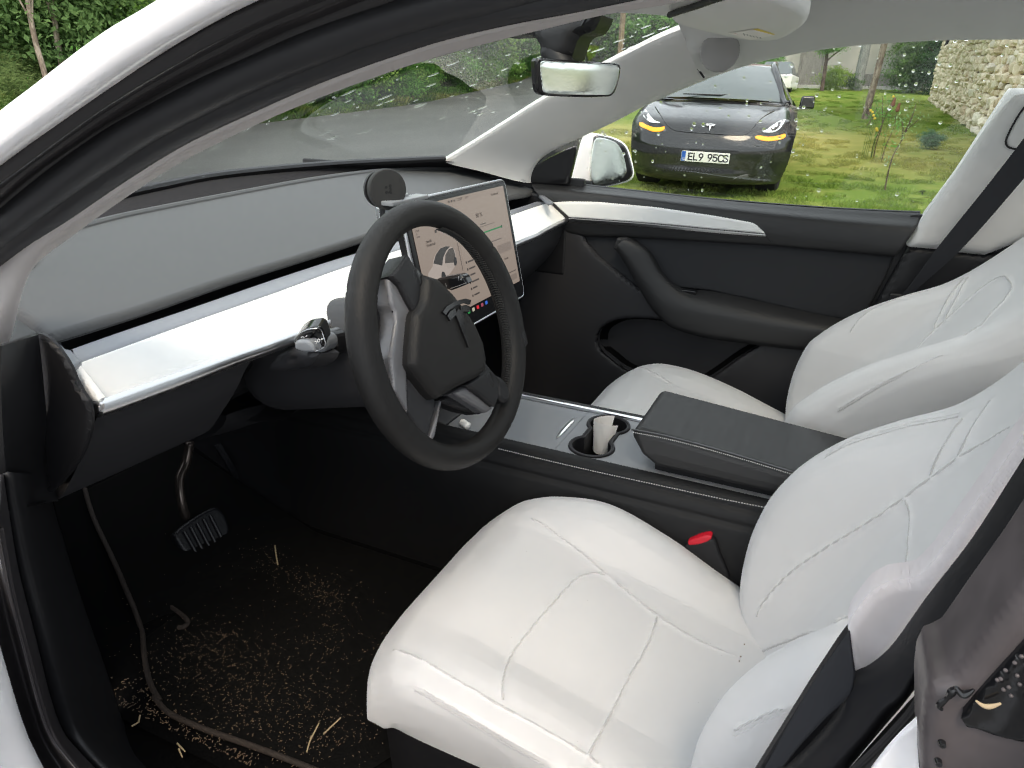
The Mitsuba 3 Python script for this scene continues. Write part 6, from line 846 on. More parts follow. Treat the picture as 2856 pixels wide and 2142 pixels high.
B('body', cat([gmesh(car_front())]+[gmesh(loft([bw([(s*.925, 1.34, .925), (s*.93, 2.4, .95), (s*.92, 3.6, .98), (s*.80, 4.5, .98)]), bw([(s*.935, 1.34, .70), (s*.94, 2.4, .72), (s*.94, 3.6, .74), (s*.84, 4.55, .74)]), bw([(s*.90, 1.34, .22), (s*.91, 2.4, .22), (s*.91, 3.6, .24), (s*.82, 4.5, .30)])], 30, 16)) for s in (-1, 1)]), 'car_black', smooth=True)
B('cowl', gmesh(loft([bw([(-.925, 1.32, .93), (-.7, 1.33, .975), (0, 1.28, .992), (.7, 1.33, .975), (.925, 1.32, .93)]), bw([(-.925, 1.6, .94), (-.74, 1.55, 1.00), (0, 1.40, 1.01), (.74, 1.55, 1.00), (.925, 1.6, .94)])], 40, 8)), 'gloss_black')
B('windscreen', gmesh(loft([bw([(-.73, 1.50, .995), (-.4, 1.34, 1.01), (0, 1.28, 1.015), (.4, 1.34, 1.01), (.73, 1.50, .995)]), bw([(-.66, 1.85, 1.20), (0, 1.68, 1.23), (.66, 1.85, 1.20)]), bw([(-.56, 2.25, 1.38), (0, 2.13, 1.405), (.56, 2.25, 1.38)])], 40, 24)), 'car_glass', smooth=True, label='pale windscreen reflecting the sky')
B('roof', gmesh(loft([bw([(-.56, 2.25, 1.382), (0, 2.13, 1.407), (.56, 2.25, 1.382)]), bw([(-.58, 2.8, 1.425), (0, 2.8, 1.448), (.58, 2.8, 1.425)]), bw([(-.55, 3.6, 1.32), (0, 3.7, 1.34), (.55, 3.6, 1.32)]), bw([(-.60, 4.4, 1.03), (0, 4.5, 1.03), (.60, 4.4, 1.03)])], 30, 20)), 'car_glass', smooth=True)
for s in (-1, 1):
    B('pillar', tube(bw([(s*.80, 1.36, .965), (s*.74, 1.58, 1.03), (s*.655, 1.95, 1.245), (s*.585, 2.3, 1.395), (s*.60, 2.8, 1.43), (s*.58, 3.6, 1.33), (s*.66, 4.4, 1.0)]), .042, 12, n=40), 'car_black', smooth=True)
    B('side_glass', gmesh(loft([bw([(s*.86, 1.55, .96), (s*.90, 2.6, .98), (s*.84, 3.9, 1.0)]), bw([(s*.60, 2.3, 1.38), (s*.61, 2.8, 1.42), (s*.59, 3.55, 1.32)])], 20, 10)), 'car_glass')
    B('wing_mirror', tm(hull_spheres(bw([(s*.965, 1.50, .955), (s*1.09, 1.52, .955), (s*.975, 1.50, 1.05), (s*1.08, 1.52, 1.055), (s*.98, 1.60, .96), (s*1.09, 1.62, 1.05)]), .025, 20)), 'car_black', smooth=50)
    B('wing_mirror_foot', tm(hull_spheres(bw([(s*.88, 1.55, .92), (s*1.05, 1.54, .935)]), .015, 16)), 'silver')
    for y_ in (.98, 3.85):
        wh = disc(0, 0, bw([(s*.80, y_, .335)])[0], bw([(s*1., 0, 0)])[0]-bw([(0, 0, 0)])[0], A_([0, 1., 0]), A_([0, 0, 1.]), [(1e-4, .0), (.22, .01), (.24, .03), (.30, .04), (.335, .02), (.335, -.20), (1e-4, -.2)])
        W_ = B('wheel', wh, 'tyre', smooth=30)
B('underbody', tm(manifold3d.Manifold.batch_hull([manifold3d.Manifold.sphere(.03, 8).translate(tuple(map(float, q))) for q in bw([(-.72, .35, .2), (.72, .35, .2), (-.85, 1.0, .2), (.85, 1.0, .2), (-.85, 4.4, .25), (.85, 4.4, .25), (-.85, 1.2, .8), (.85, 1.2, .8), (-.8, 4.4, .9), (.8, 4.4, .9)])])), 'black_plastic', smooth=False)
def on_car(q, d): return proud(A_(q), d)
def cut(pts, d=.008, r=.006, th=.02, mat='headlamp', name='x', **k): return B(name, pillow(on_car(pts, d), r, th, .025, .012, n=80), mat, **k)
cut([(-1.732,7.861,1.09),(-1.719,7.884,1.104),(-1.636,7.711,1.083),(-1.536,7.525,1.031),(-1.454,7.421,0.9882),(-1.383,7.376,0.9721),(-1.405,7.37,0.9631),(-1.481,7.402,0.9667),(-1.569,7.469,0.9883),(-1.639,7.565,1.037)], name='headlight', label='white headlight over the amber indicator')
cut([(-0.0861,7.851,1.047),(-0.0842,7.745,1.017),(-0.1058,7.637,0.9582),(-0.1614,7.543,0.9186),(-0.2443,7.475,0.9113),(-0.2721,7.463,0.9165),(-0.2343,7.519,0.9463),(-0.1758,7.66,1),(-0.1315,7.782,1.035)], name='headlight', label='white headlight over the amber indicator')
cut([(-1.697,7.705,1.065),(-1.609,7.524,1.018),(-1.493,7.406,0.9662),(-1.382,7.365,0.9641),(-1.324,7.322,0.9364),(-1.464,7.354,0.9196),(-1.627,7.479,0.9648),(-1.675,7.526,0.9726)], .005, mat='gloss_black', name='headlight_surround')
cut([(-0.0597,7.798,1.027),(-0.0461,7.664,0.9195),(-0.1438,7.53,0.8797),(-0.3209,7.399,0.8717),(-0.2823,7.452,0.9115),(-0.169,7.53,0.9107),(-0.0897,7.666,0.9681)], .005, mat='gloss_black', name='headlight_surround')
for q in ([(-1.663,7.498,0.9503),(-1.638,7.488,0.9642),(-1.549,7.411,0.9398),(-1.451,7.348,0.9202),(-1.367,7.322,0.9243),(-1.321,7.319,0.9335),(-1.313,7.293,0.9036),(-1.354,7.289,0.8814),(-1.452,7.323,0.8751),(-1.55,7.387,0.8984),(-1.642,7.466,0.9242)], [(-0.3313,7.391,0.8666),(-0.2938,7.418,0.8792),(-0.1971,7.476,0.8673),(-0.1073,7.568,0.8819),(-0.0558,7.637,0.8998),(-0.0394,7.654,0.8898),(-0.044,7.634,0.86),(-0.1168,7.537,0.8324),(-0.2077,7.449,0.8238),(-0.2754,7.405,0.8345),(-0.3214,7.387,0.8512)]):
    k_ = cut(q, .012, .004, .012, 'amber', 'indicator_light', label='glowing amber indicator strip')
    scene[k_]['emitter'] = {'type': 'area', 'radiance': {'type': 'rgb', 'value': [.17, .050, .001]}}
B('bonnet_gap', tube(on_car([(-1.605,7.965,1.131),(-1.448,7.598,1.054),(-1.329,7.373,0.9783),(-1.244,7.296,0.9218),(-1.164,7.268,0.8952),(-0.9897,7.266,0.8843),(-0.8016,7.285,0.8797),(-0.6268,7.306,0.8745),(-0.4578,7.347,0.8765),(-0.4055,7.386,0.9034),(-0.3616,7.514,0.9814),(-0.3253,7.811,1.058),(-0.2575,8.183,1.117)], .003), .006, 6, n=120), 'gloss_black')
cut([(-1.608,7.433,0.5368),(-1.433,7.302,0.5235),(-1.1,7.214,0.5286),(-0.7804,7.238,0.5306),(-0.4729,7.296,0.5247),(-0.3072,7.374,0.5239),(-0.2849,7.391,0.4982),(-0.389,7.329,0.4861),(-0.7722,7.237,0.4689),(-1.205,7.222,0.4633),(-1.558,7.401,0.4708)], .004, .004, .01, 'black_plastic', 'air_intake', label='black lower air intake')
cut([(-0.328,7.358,0.783),(-0.2785,7.391,0.7989),(-0.1854,7.461,0.8022),(-0.128,7.515,0.7884),(-0.1343,7.505,0.7704),(-0.2157,7.426,0.7601),(-0.2915,7.373,0.764)], .004, .004, .01, 'car_black', 'fog_lamp_trim')
cut([(-0.4894,7.299,0.4146),(-0.3676,7.34,0.4711),(-0.087,7.62,0.4611),(-0.0023,7.756,0.5031),(-0.2644,7.466,0.3678)], .004, .004, .01, 'bumper_grey', 'bumper_lip', label='grey lower bumper corner')
pc_ = A_([(-1.079,7.204,0.7019),(-0.5452,7.265,0.689),(-0.5471,7.271,0.5753),(-1.071,7.209,0.5954)]); pcx = bw([(0, 0, 0)])[0]
px_ = BCM[:3, 0]; pz_ = BCM[:3, 2]; pn_ = -BCM[:3, 1]; p0_ = bw([(0, -.012, .438)])[0]
NP = B('number_plate', pillow(A_([p0_+px_*x_+pz_*z_ for x_, z_ in ((-.26, -.055), (.26, -.055), (.26, .055), (-.26, .055))]), .004, .008, .02, smooth=False, frame=(p0_, px_, pz_, pn_)), 'plate_white', smooth=False, label='white number plate with a blue band')
B('number_plate__blue_band', pillow(A_([p0_+pn_*.001+px_*x_+pz_*z_ for x_, z_ in ((-.257, -.052), (-.212, -.052), (-.212, .052), (-.257, .052))]), .001, .003, .02, smooth=False, frame=(p0_+pn_*.001, px_, pz_, pn_)), 'plate_blue', smooth=False)
for t_, x_ in (('EL9', -.195), ('95CS', .015)):
    for c_ in t_:
        B('number_plate__character', text_on(c_, .076, p0_+pn_*.0012+px_*x_-pz_*.038, px_, pz_, .0015, bold=True), 'plate_ink', smooth=False); x_ += .0565
B('number_plate__country_code', text_on('CZ', .020, p0_+pn_*.0025+px_*(-.248)-pz_*.040, px_, pz_, .001, bold=True), 'plate_white', smooth=False)
eb = A_([(-0.8146,7.335,0.9361),(-0.7668,7.343,0.9378)]); B('emblem', emblem(proud(eb[0], .006), (px_, (pz_*.75-pn_*.66), (pn_*.75+pz_*.66)), 1.75, .004), 'silver', smooth=False, label='silver emblem on the bonnet nose')
B('wiper', tube(bw([(-.45, 1.36, 1.045), (0, 1.32, 1.05), (.15, 1.40, 1.06)]), .008, 6), 'black_plastic')

# ================================================================ setting: ground, road, lawn
def zt(x, y):
    x, y = A_(x), A_(y)
    z = np.where(y < 1.5, 0, np.where(y < 8, .034*(y-1.5), .221+.045*(y-8)))
    z = z + np.clip((-x-13.5)/8, 0, 1)*.5
    return z
xs = np.unique(np.r_[np.linspace(-120, -40, 20), np.linspace(-40, 20, 121), np.linspace(20, 80, 16)]); ys = np.unique(np.r_[np.linspace(-60, -10, 12), np.linspace(-10, 50, 121), np.linspace(50, 160, 24)])
XX, YY = np.meshgrid(xs, ys); ZZ = zt(XX, YY)+.03*(meshkit.fbm(np.stack([XX*.6, YY*.6, 0*XX], -1), 3)-.5)*(YY > 4)*(XX > -3.2)
key = num('lawn'); scene[key] = mikit.ply(gmesh(np.stack([XX, YY, ZZ-.02], -1)), 'mat_lawn', smooth=True); labels[key] = {'label': 'patchy green and straw coloured lawn', 'kind': 'structure'}
rx = lambda y: np.interp(y, [-40, 12, 20, 38, 80], [-11.6, -11.9, -12.8, -17, -30]); lx = lambda y: np.interp(y, [-40, 0, 4, 9.5, 15, 24, 45, 80], [4.5, 4.5, -3.0, -4.4, -5.5, -8, -15.5, -27])
yy = np.linspace(-40, 80, 121); key = num('road')
scene[key] = mikit.ply(gmesh(np.stack([np.stack([rx(yy)*(1-t)+lx(yy)*t, yy, zt(rx(yy)*(1-t)+lx(yy)*t, yy)+.016], 1) for t in np.linspace(0, 1, 12)], 1)), 'mat_asphalt', smooth=True); labels[key] = {'label': 'damp grey asphalt road', 'kind': 'structure'}
key = num('gravel_yard'); gx, gy = np.meshgrid(np.linspace(3.6, 60, 30), np.linspace(-30, 11, 30)); scene[key] = mikit.ply(gmesh(np.stack([gx, gy, zt(gx, gy)+.012], -1)), 'mat_gravel', smooth=True); labels[key] = {'label': 'pale gravel yard behind the white car', 'kind': 'structure'}
# grass: tufts instanced over the lawn and the verge
def tuft(seed, n, size, h):
    g = np.random.default_rng(seed); P0 = np.c_[g.uniform(-size, size, (n, 2)), np.zeros(n)]; a_ = g.uniform(0, 6.28, n); hh = h*g.uniform(.4, 1.15, n); w = g.uniform(.0018, .0035, n)*(1+h*4)
    d = np.c_[np.cos(a_), np.sin(a_), np.zeros(n)]; l = np.c_[np.cos(a_+1.57+g.normal(0, .6, n)), np.sin(a_+1.57), np.zeros(n)]*(hh*g.uniform(.1, .7, n))[:, None]
    V = np.concatenate([P0-d*w[:, None], P0+d*w[:, None], P0+l*.4+d*w[:, None]*.7+[0, 0, 1]*hh[:, None]*.65, P0+l+[0, 0, 1]*hh[:, None]*.95]); i = np.arange(n)
    return trimesh.Trimesh(V, np.vstack([np.stack([i, i+n, i+2*n], 1), np.stack([i, i+2*n, i+3*n], 1)]), process=False)
def group(name, meshes):
    for k, (m, mat) in enumerate(meshes):
        scene['tuft_%s_%d' % (name, k)] = {'type': 'shapegroup', 'blades': mikit.ply(m, 'mat_'+mat, smooth=False)}
group('lawn', [(tuft(s_, 110, .13, .055), 'grass') for s_ in range(5)]); group('verge', [(tuft(20+s_, 70, .22, .30), 'verge') for s_ in range(4)])
g = np.random.default_rng(2)
labels['grass'] = {'label': 'short green and yellowed grass on the lawn', 'category': 'grass', 'kind': 'stuff'}
cnt = [0]
def scatter(name, grp, nvar, pts, s0, s1):
    for x_, y_ in pts:
        cnt[0] += 1; k_ = '%s__%04d' % (name, cnt[0]); sc_ = g.uniform(s0, s1)
        scene[k_] = {'type': 'instance', 'shapegroup': {'type': 'ref', 'id': 'tuft_%s_%d' % (grp, g.integers(nvar))}, 'to_world': T().translate([float(x_), float(y_), float(zt(x_, y_))-.02]).rotate([0, 0, 1], float(g.uniform(0, 360))).scale([float(sc_)]*3)}
pts = []
for y0, y1, dens, xa, xb in ((4.2, 9, 17, -.40, .36), (9, 15, 8, -.34, .32), (15, 26, 2.6, -.26, .26), (26, 46, .8, -.2, .16)):
    n_ = int(dens*(y1-y0)*(xb-xa)*(y0+y1)/2); y_ = g.uniform(y0, y1, n_); x_ = .67+g.uniform(xa, xb, n_)*(y_+1.1); ok = (x_ > lx(y_)+.1) & (x_ < 3.0)
    pts += list(zip(x_[ok], y_[ok]))
scatter('grass', 'lawn', 5, pts, .8, 1.3)
labels['verge_grass'] = {'label': 'taller fresh grass on the road verge', 'category': 'grass', 'kind': 'stuff'}
n_ = 1500; y_ = g.uniform(8, 48, n_); x_ = rx(y_)-.15-g.exponential(1.3, n_); scatter('verge_grass', 'verge', 4, list(zip(x_, y_)), .5, 1.2)
n_ = 260; y_ = g.uniform(5, 13, n_); x_ = g.uniform(-22, -15, n_); scatter('verge_grass', 'verge', 4, list(zip(x_, y_)), 1.4, 3.0)

# ================================================================ trees, bushes, building, wall
def leaf_quads(c, n_dir, size, g, aspect=.55):
    """folded leaves: centres c (n,3), facing roughly n_dir"""
    n = len(c); a_ = g.normal(size=(n, 3)); nn = n_dir+.8*g.normal(size=(n, 3)); nn /= np.linalg.norm(nn, axis=1, keepdims=True)
    a_ -= (a_*nn).sum(1, keepdims=True)*nn; a_ /= np.linalg.norm(a_, axis=1, keepdims=True); b_ = np.cross(nn, a_); s = (size*g.uniform(.6, 1.3, n))[:, None]
    V = np.concatenate([c-a_*s, c+b_*s*aspect+nn*s*.12, c+a_*s-nn*s*.15, c-b_*s*aspect+nn*s*.12]); i = np.arange(n)
    return V, np.vstack([np.stack([i, i+n, i+2*n], 1), np.stack([i, i+2*n, i+3*n], 1)])
def crown_mesh(seed, rx_, rz_, n_cl, per, leaf, open_=.25):
    g = np.random.default_rng(seed); C_, N2 = [], []
    for k in range(n_cl):
        d = g.normal(size=3); d /= np.linalg.norm(d); q = d*A_([rx_, rx_, rz_])*(g.uniform(.35, 1.05))*(1+.25*math.sin(5*d[0]+seed)*math.cos(4*d[2]))
        m = int(per*g.uniform(.4, 1.5)); r = g.uniform(.10, .26)*rx_
        p_ = q+g.normal(size=(m, 3))*[r, r, r*.55]; C_.append(p_); N2.append(np.tile([d[0]*.5, d[1]*.5, .8], (m, 1)))
    V, F_ = leaf_quads(np.vstack(C_), np.vstack(N2), leaf, g); return trimesh.Trimesh(V, F_, process=False)
def pinnate_crown(seed, rx_, rz_, n):
    """locust foliage: drooping fronds of paired oval leaflets"""
    g = np.random.default_rng(seed); Vs, Fs, o = [], [], 0
    cl = g.normal(size=(n//14+1, 3)); cl = cl/np.linalg.norm(cl, axis=1, keepdims=True)*A_([rx_, rx_, rz_])*g.uniform(.45, 1.0, (len(cl), 1))
    for k in range(n):
        c = cl[g.integers(len(cl))]+g.normal(size=3)*.28; a_ = g.uniform(0, 6.28); L = g.uniform(.22, .42)
        d = A_([math.cos(a_), math.sin(a_), 0]); sd = np.cross(d, [0, 0, 1.]); t = np.linspace(.1, 1, 8)
        P0 = c+np.outer(t*L, d)+np.outer(.05*np.sin(t*2)-.16*t*t, [0, 0, 1.])*L*2.2
        for s in (-1, 1):
            w = .042*(1-.35*np.abs(t-.5))[:, None]; tip = P0+s*sd*w*1.7-[0, 0, .012]; mid = P0+s*sd*w*.85
            V = np.stack([P0, mid+d*w*.42, tip, mid-d*w*.42], 1).reshape(-1, 3); i = np.arange(8)*4+o
            Vs.append(V); Fs.append(np.vstack([np.stack([i, i+1, i+2], 1), np.stack([i, i+2, i+3], 1)])); o += 32
    return trimesh.Trimesh(np.vstack(Vs), np.vstack(Fs), process=False)
def trunk_mesh(h, r, seed, limbs=5, spread=1.6, first=.35):
    g = np.random.default_rng(seed); p = [(0, 0, -.3)]; 
    for k in range(1, 7): p.append((p[-1][0]+g.normal()*.08*h/6, p[-1][1]+g.normal()*.08*h/6, h*k/6))
    ms = [tube(A_(p), [r*1.25, r, r*.9, r*.8, r*.65, r*.5, r*.3], 9, n=24)]; c = crv(A_(p), 24)
    for k in range(limbs):
        b_ = c[int((first+(1-first)*g.uniform(0, .9))*23)]; a_ = g.uniform(0, 6.28); l = spread*g.uniform(.6, 1.2)
        ms.append(tube(A_([b_, b_+[math.cos(a_)*l*.5, math.sin(a_)*l*.5, l*.45], b_+[math.cos(a_)*l, math.sin(a_)*l, l*.75]]), [r*.45, r*.3, r*.1], 6, n=8))
    return cat(ms)
CROWN = {}
def crown_ply(kind):
    if kind not in CROWN:
        n, s = kind.split('-'); s = int(s)
        m = pinnate_crown(s, 2.0, 2.3, 1500) if n == 'locust' else crown_mesh(s, 1.0, .8, 70, 150, .045) if n == 'bush' else crown_mesh(s, 2.2, 2.6, 150, 130, .085)
        CROWN[kind] = mikit.ply(m, None, smooth=False)
    return CROWN[kind]
TRK = [trunk_mesh(5.2, .11, 50+s) for s in range(3)]; TRP = [None]*3
def at(x, y, dz=0.): return float(zt(x, y))+dz
def tree(name, kind, x, y, s, label, mat, group=None, trunk=0, h=3.6, catg='tree', sz=None):
    t_ = thing(name, label, catg, group); w = T().translate([x, y, at(x, y)]).rotate([0, 0, 1], (x*37+y*91) % 360).scale([s, s, s*(sz or 1)])
    if trunk is not None:
        if TRP[trunk] is None: TRP[trunk] = mikit.ply(TRK[trunk], 'mat_bark', smooth=True)
        scene[num(t_+'__trunk')] = {**TRP[trunk], 'to_world': w}
    scene[num(t_+'__crown')] = {**crown_ply(kind), 'bsdf': {'type': 'ref', 'id': 'mat_'+mat}, 'to_world': w@T().translate([0, 0, h])}
g = np.random.default_rng(8)
# locust trees straight ahead of the open door, left of the windscreen pillar
for k, (x, y, s, h) in enumerate(((-20.0, 12.2, .95, 3.7), (-18.8, 10.4, .62, 2.5), (-22.5, 11.0, 1.1, 3.6), (-22.0, 15.5, 1.1, 3.8), (-19.2, 15.5, .9, 3.4), (-26.0, 13.5, 1.3, 3.8))):
    tree('locust_tree', 'locust-%d' % (60+k % 4), x, y, s, ['feathery locust tree with a pale crooked trunk, at the very left of the picture', 'low young locust shrub hanging over the dry grass at the left edge', 'locust tree standing behind the one with the pale crooked trunk', 'darker locust tree next to the white roof edge', 'locust tree with drooping fronds close to the white roof edge', 'farthest locust tree in the top left corner'][k], ['leaf_locust', 'leaf_locust', 'leaf_dark', 'leaf_dark', 'leaf_locust', 'leaf_dark'][k], None, k % 3, h, sz=1.0)
def bare_locust(pts, r, lab, br):
    k_ = thing('bare_locust', lab, 'tree'); p = A_(pts); gz = at(p[-1, 0], p[-1, 1])
    put(k_, 'trunk', tube(np.vstack([[p[0, 0]-.1, p[0, 1], p[0, 2]+1.5], p, [p[-1, 0]+.1, p[-1, 1], gz-.2]]), [r*.6, r*.75, r*.85, r*.95, r, r*1.1], 9, n=30), 'bark_pale', smooth=True)
    for j in range(br): put(k_, 'limb', tube([p[1]+[0, 0, .12*j-.2], p[1]+[.16*math.cos(j*2.2), .2*math.sin(j*2.2), .35+.1*j], p[1]+[.45*math.cos(j*2.2), .4*math.sin(j*2.2), .9+.15*j]], [r*.35, r*.25, r*.1], 6, n=10), 'bark_pale')
bare_locust([(-13.97,8.8,2.628),(-14,8.8,2.257),(-13.99,8.8,1.855),(-13.93,8.8,1.491)], .055, 'pale crooked tree trunk among the feathery leaves at the left edge', 6)
bare_locust([(-14.53,9.6,2.726),(-14.49,9.6,2.494),(-14.44,9.6,2.354),(-14.49,9.6,2.024)], .06, 'dark upright trunk right of the pale crooked one', 3)
g2 = np.random.default_rng(77)
for k in range(6):
    x, y = -14.6-.5*k+.3*math.cos(k*2.), 8.3+.55*k
    tree('locust_sprout', 'locust-%d' % (60+k % 4), x, y, .33, ['lowest feathery sprout in the dry grass at the left edge', 'feathery sprout before the pale crooked trunk', 'feathery sprout right of the pale crooked trunk', 'leafy sprout between the two bare trunks', 'leafy sprout under the dark trunk', 'leafy sprout touching the white roof edge'][k], 'leaf_locust', None, None, 1.9+.5*(k % 3), 'shrub')
# hedge of trees along the far side of the road
n_t = 0
second = []
for y in np.arange(11, 62, 2.1):
    x = float(rx(y))-2.6+g.normal()*.5; yy_ = float(y+g.normal()*.5); n_t += 1
    tree('roadside_tree', 'leafy-%d' % (70+n_t % 5), x, yy_, float(g.uniform(.75, 1.15)*(1+.012*(y-11))), 'leafy roadside tree in the green row beyond the asphalt', ['leaf_mid', 'leaf_dark', 'leaf_light'][n_t % 3], 'trees in a row beyond the road', n_t % 3, 3.2)
    second.append((x-2.6, yy_+1.0, float(g.uniform(.95, 1.4)*(1+.012*(y-11)))))
for kind in ('bush-80', 'bush-81', 'bush-82', 'bush-83', 'leafy-70', 'leafy-71', 'leafy-72', 'leafy-73', 'leafy-74'):
    for m_ in ('leaf_mid', 'leaf_light', 'leaf_dark') if kind[0] == 'b' else ('leaf_far', 'leaf_mid'):
        if kind[0] == 'l' or m_: scene['crowns_%s_%s' % (kind, m_)] = {'type': 'shapegroup', 'crown': {**crown_ply(kind), 'bsdf': {'type': 'ref', 'id': 'mat_'+m_}}}
def mass(name, label, cat_, spots, kinds, mats, h):
    labels[name] = {'label': label, 'category': cat_, 'kind': 'stuff'}
    for k, (x, y, s_) in enumerate(spots):
        scene['%s__%03d' % (name, k+1)] = {'type': 'instance', 'shapegroup': {'type': 'ref', 'id': 'crowns_%s_%s' % (kinds[k % len(kinds)], mats[k % len(mats)])}, 'to_world': T().translate([x, y, at(x, y)+h*s_]).rotate([0, 0, 1], float(k*67 % 360)).scale([s_]*3)}
mass('roadside_scrub', 'low green scrub at the foot of the roadside trees', 'scrub', [(float(rx(y))-1.4+float(g.normal()*.3), float(y), float(g.uniform(.8, 1.35))) for y in np.arange(10, 50, 1.2)], ['bush-80', 'bush-81', 'bush-82', 'bush-83'], ['leaf_mid', 'leaf_light', 'leaf_dark'], .7)
sp_ = [(float(-40+k*1.5+g.normal()*.6), float(66+g.normal()*3+abs(k-13)*.3), float(g.uniform(1.5, 2.3))) for k in range(30)]
mass('roadside_thicket', 'dense thicket behind the row of roadside trees', 'thicket', second, ['leafy-70', 'leafy-71', 'leafy-72', 'leafy-73', 'leafy-74'], ['leaf_mid', 'leaf_far'], 3.0)
mass('distant_wood', 'hazy wood closing the view behind the mirror', 'wood', [q for q in sp_ if q[0] < -7.2], ['leafy-70', 'leafy-71', 'leafy-72', 'leafy-73', 'leafy-74'], ['leaf_far', 'leaf_mid'], 2.6)
q = A_([-.29, .956, .047]); mpx = A_([.669, -1.14, 1.24])+q*44
k_ = thing('wooden_mast', 'slim wooden utility mast seen through the windscreen right above the mirror', 'mast')
put(k_, 'pole', tube([(mpx[0], mpx[1], at(mpx[0], mpx[1])-.3), (mpx[0], mpx[1], at(mpx[0], mpx[1])+4), (mpx[0]+.05, mpx[1], at(mpx[0], mpx[1])+8.5)], [.16, .15, .11], 10, n=16), 'pole_wood')
put(k_, 'crossarm', rbox((mpx[0], mpx[1], at(mpx[0], mpx[1])+8.1), (1.4, .1, .12), .03), 'pole_wood')

# building across the end of the lawn
HB = thing('building', 'pale grey rendered building across the far end of the lawn', 'building')
z_b = at(0, 46); 
def wallbox(x0, x1, y0, y1, z0, z1): return rbox(((x0+x1)/2, (y0+y1)/2, (z0+z1)/2), (x1-x0, y1-y0, z1-z0), .02, 6)
put(HB, 'wall', wallbox(-6.6, 9, 46, 54, z_b-.5, z_b+6.5), 'render_grey', smooth=30)
put(HB, 'plinth', wallbox(-6.64, 9.04, 45.94, 46.2, z_b-.5, z_b+.75), 'plinth_grey')
put(HB, 'base_course', wallbox(-6.7, 9.1, 45.7, 46.0, z_b-.5, z_b+.14), 'plinth_pale')
put(HB, 'roof', gmesh(loft([A_([(-7.1, 45.6, z_b+6.5), (9.5, 45.6, z_b+6.5)]), A_([(-7.1, 50, z_b+9.4), (9.5, 50, z_b+9.4)]), A_([(-7.1, 54.4, z_b+6.5), (9.5, 54.4, z_b+6.5)])], 4, 9, lin=True)), 'roof_tile')
dxx = -2.35
DRF = put(HB, 'door', wallbox(dxx-.55, dxx+.55, 45.98, 46.1, z_b+.5, z_b+2.6), 'wood_grey', label='grey wooden door behind the bush')
put(HB, 'door__frame', cat(wallbox(dxx-.68, dxx-.55, 45.93, 46.1, z_b+.5, z_b+2.72), wallbox(dxx+.55, dxx+.68, 45.93, 46.1, z_b+.5, z_b+2.72), wallbox(dxx-.68, dxx+.68, 45.93, 46.1, z_b+2.6, z_b+2.74)), 'plinth_grey')
for x_ in (-5.0, 3.2, 6.4):
    w_ = put(HB, 'window', wallbox(x_-.5, x_+.5, 45.97, 46.1, z_b+3.4, z_b+4.9), 'car_glass'); put(HB, w_.split('__')[1]+'__frame', cat([wallbox(x_+a0, x_+a1, 45.92, 46.08, z_b+b0, z_b+b1) for a0, a1, b0, b1 in ((-.6, -.5, 3.3, 5.0), (.5, .6, 3.3, 5.0), (-.6, .6, 4.9, 5.0), (-.6, .6, 3.3, 3.4), (-.03, .03, 3.4, 4.9))]), 'plinth_pale')
# shrubs before it
tree('yellow_green_shrub', 'bush-80', -.95, 43.5, .82, 'rounded yellow green shrub before the pale building', 'leaf_yellow', None, None, .7, 'shrub', sz=.95)
tree('dark_shrub', 'bush-81', .05, 43.6, .5, 'small dark shrub between the yellow green shrub and the concrete post', 'leaf_dark', None, None, .75, 'shrub')
tree('ornamental_grass', 'bush-82', -3.4, 43.8, .5, 'low tufty plant just right of the black car roof', 'leaf_far', None, None, .5, 'plant', sz=.7)
tree('fruit_tree', 'bush-83', -1.4, 42, .85, 'loose young fruit tree before the building, left of the concrete post', 'leaf_mid', None, 0, 2.75, sz=1.0)
tree('fruit_tree', 'bush-81', -4.9, 44, 1.0, 'leafy tree peeping out behind the black car roof', 'leaf_mid', None, 1, 1.6)
tree('dark_tree', 'leafy-70', 2.8, 41.5, .62, 'dense dark tree between the bare trunk and the stone wall', 'leaf_dark', None, 1, 2.4)
tree('dark_tree', 'leafy-73', 3.85, 40.0, .6, 'darkest tree touching the corner of the stone wall', 'leaf_deep', None, 2, 2.3)
tree('dark_tree', 'leafy-72', 3.4, 44.5, .75, 'tall dark tree before the building behind the other dark trees', 'leaf_deep', None, 0, 4.6)
k_ = thing('concrete_post', 'grey concrete post in the lawn left of the bare trunk', 'post')
put(k_, 'shaft', tube([(.22, 43.6, at(.22, 43.6)-.3), (.3, 43.6, at(.22, 43.6)+3), (.45, 43.6, at(.22, 43.6)+8)], [.25, .22, .17], 12, n=16), 'concrete', smooth=True)
k_ = thing('old_fruit_tree', 'bare weathered trunk standing alone on the lawn', 'tree')
tz = at(.79, 21.6)
put(k_, 'trunk', tube([(.79, 21.6, tz-.15), (.80, 21.6, tz+.25), (.86, 21.6, tz+1.2), (.93, 21.6, tz+2.6), (1.0, 21.6, tz+4.6)], [.10, .082, .078, .076, .066], 14, n=40), 'bark_pale', smooth=True)
for k in range(7): put(k_, 'limb', tube([(1.0, 21.6, tz+3.3+.2*k), (1.0+.5*math.cos(k*2.4), 21.6+.5*math.sin(k*2.4), tz+3.9+.25*k), (1.0+1.3*math.cos(k*2.4), 21.6+1.3*math.sin(k*2.4), tz+4.5+.3*k)], [.05, .035, .015], 7, n=12), 'bark_pale')
scene[num(k_+'__crown')] = {**crown_ply('leafy-71'), 'bsdf': {'type': 'ref', 'id': 'mat_leaf_mid'}, 'to_world': T().translate([1.0, 21.6, tz+5.4]).scale([.85, .85, .7])}
put(k_, 'shoot', cat([tube([(.80+.1*math.cos(k), 21.5, tz+.02), (.85+.22*math.cos(k*1.7), 21.4, tz+.35+.1*k)], [.006, .003], 5) for k in range(6)]), 'bark')
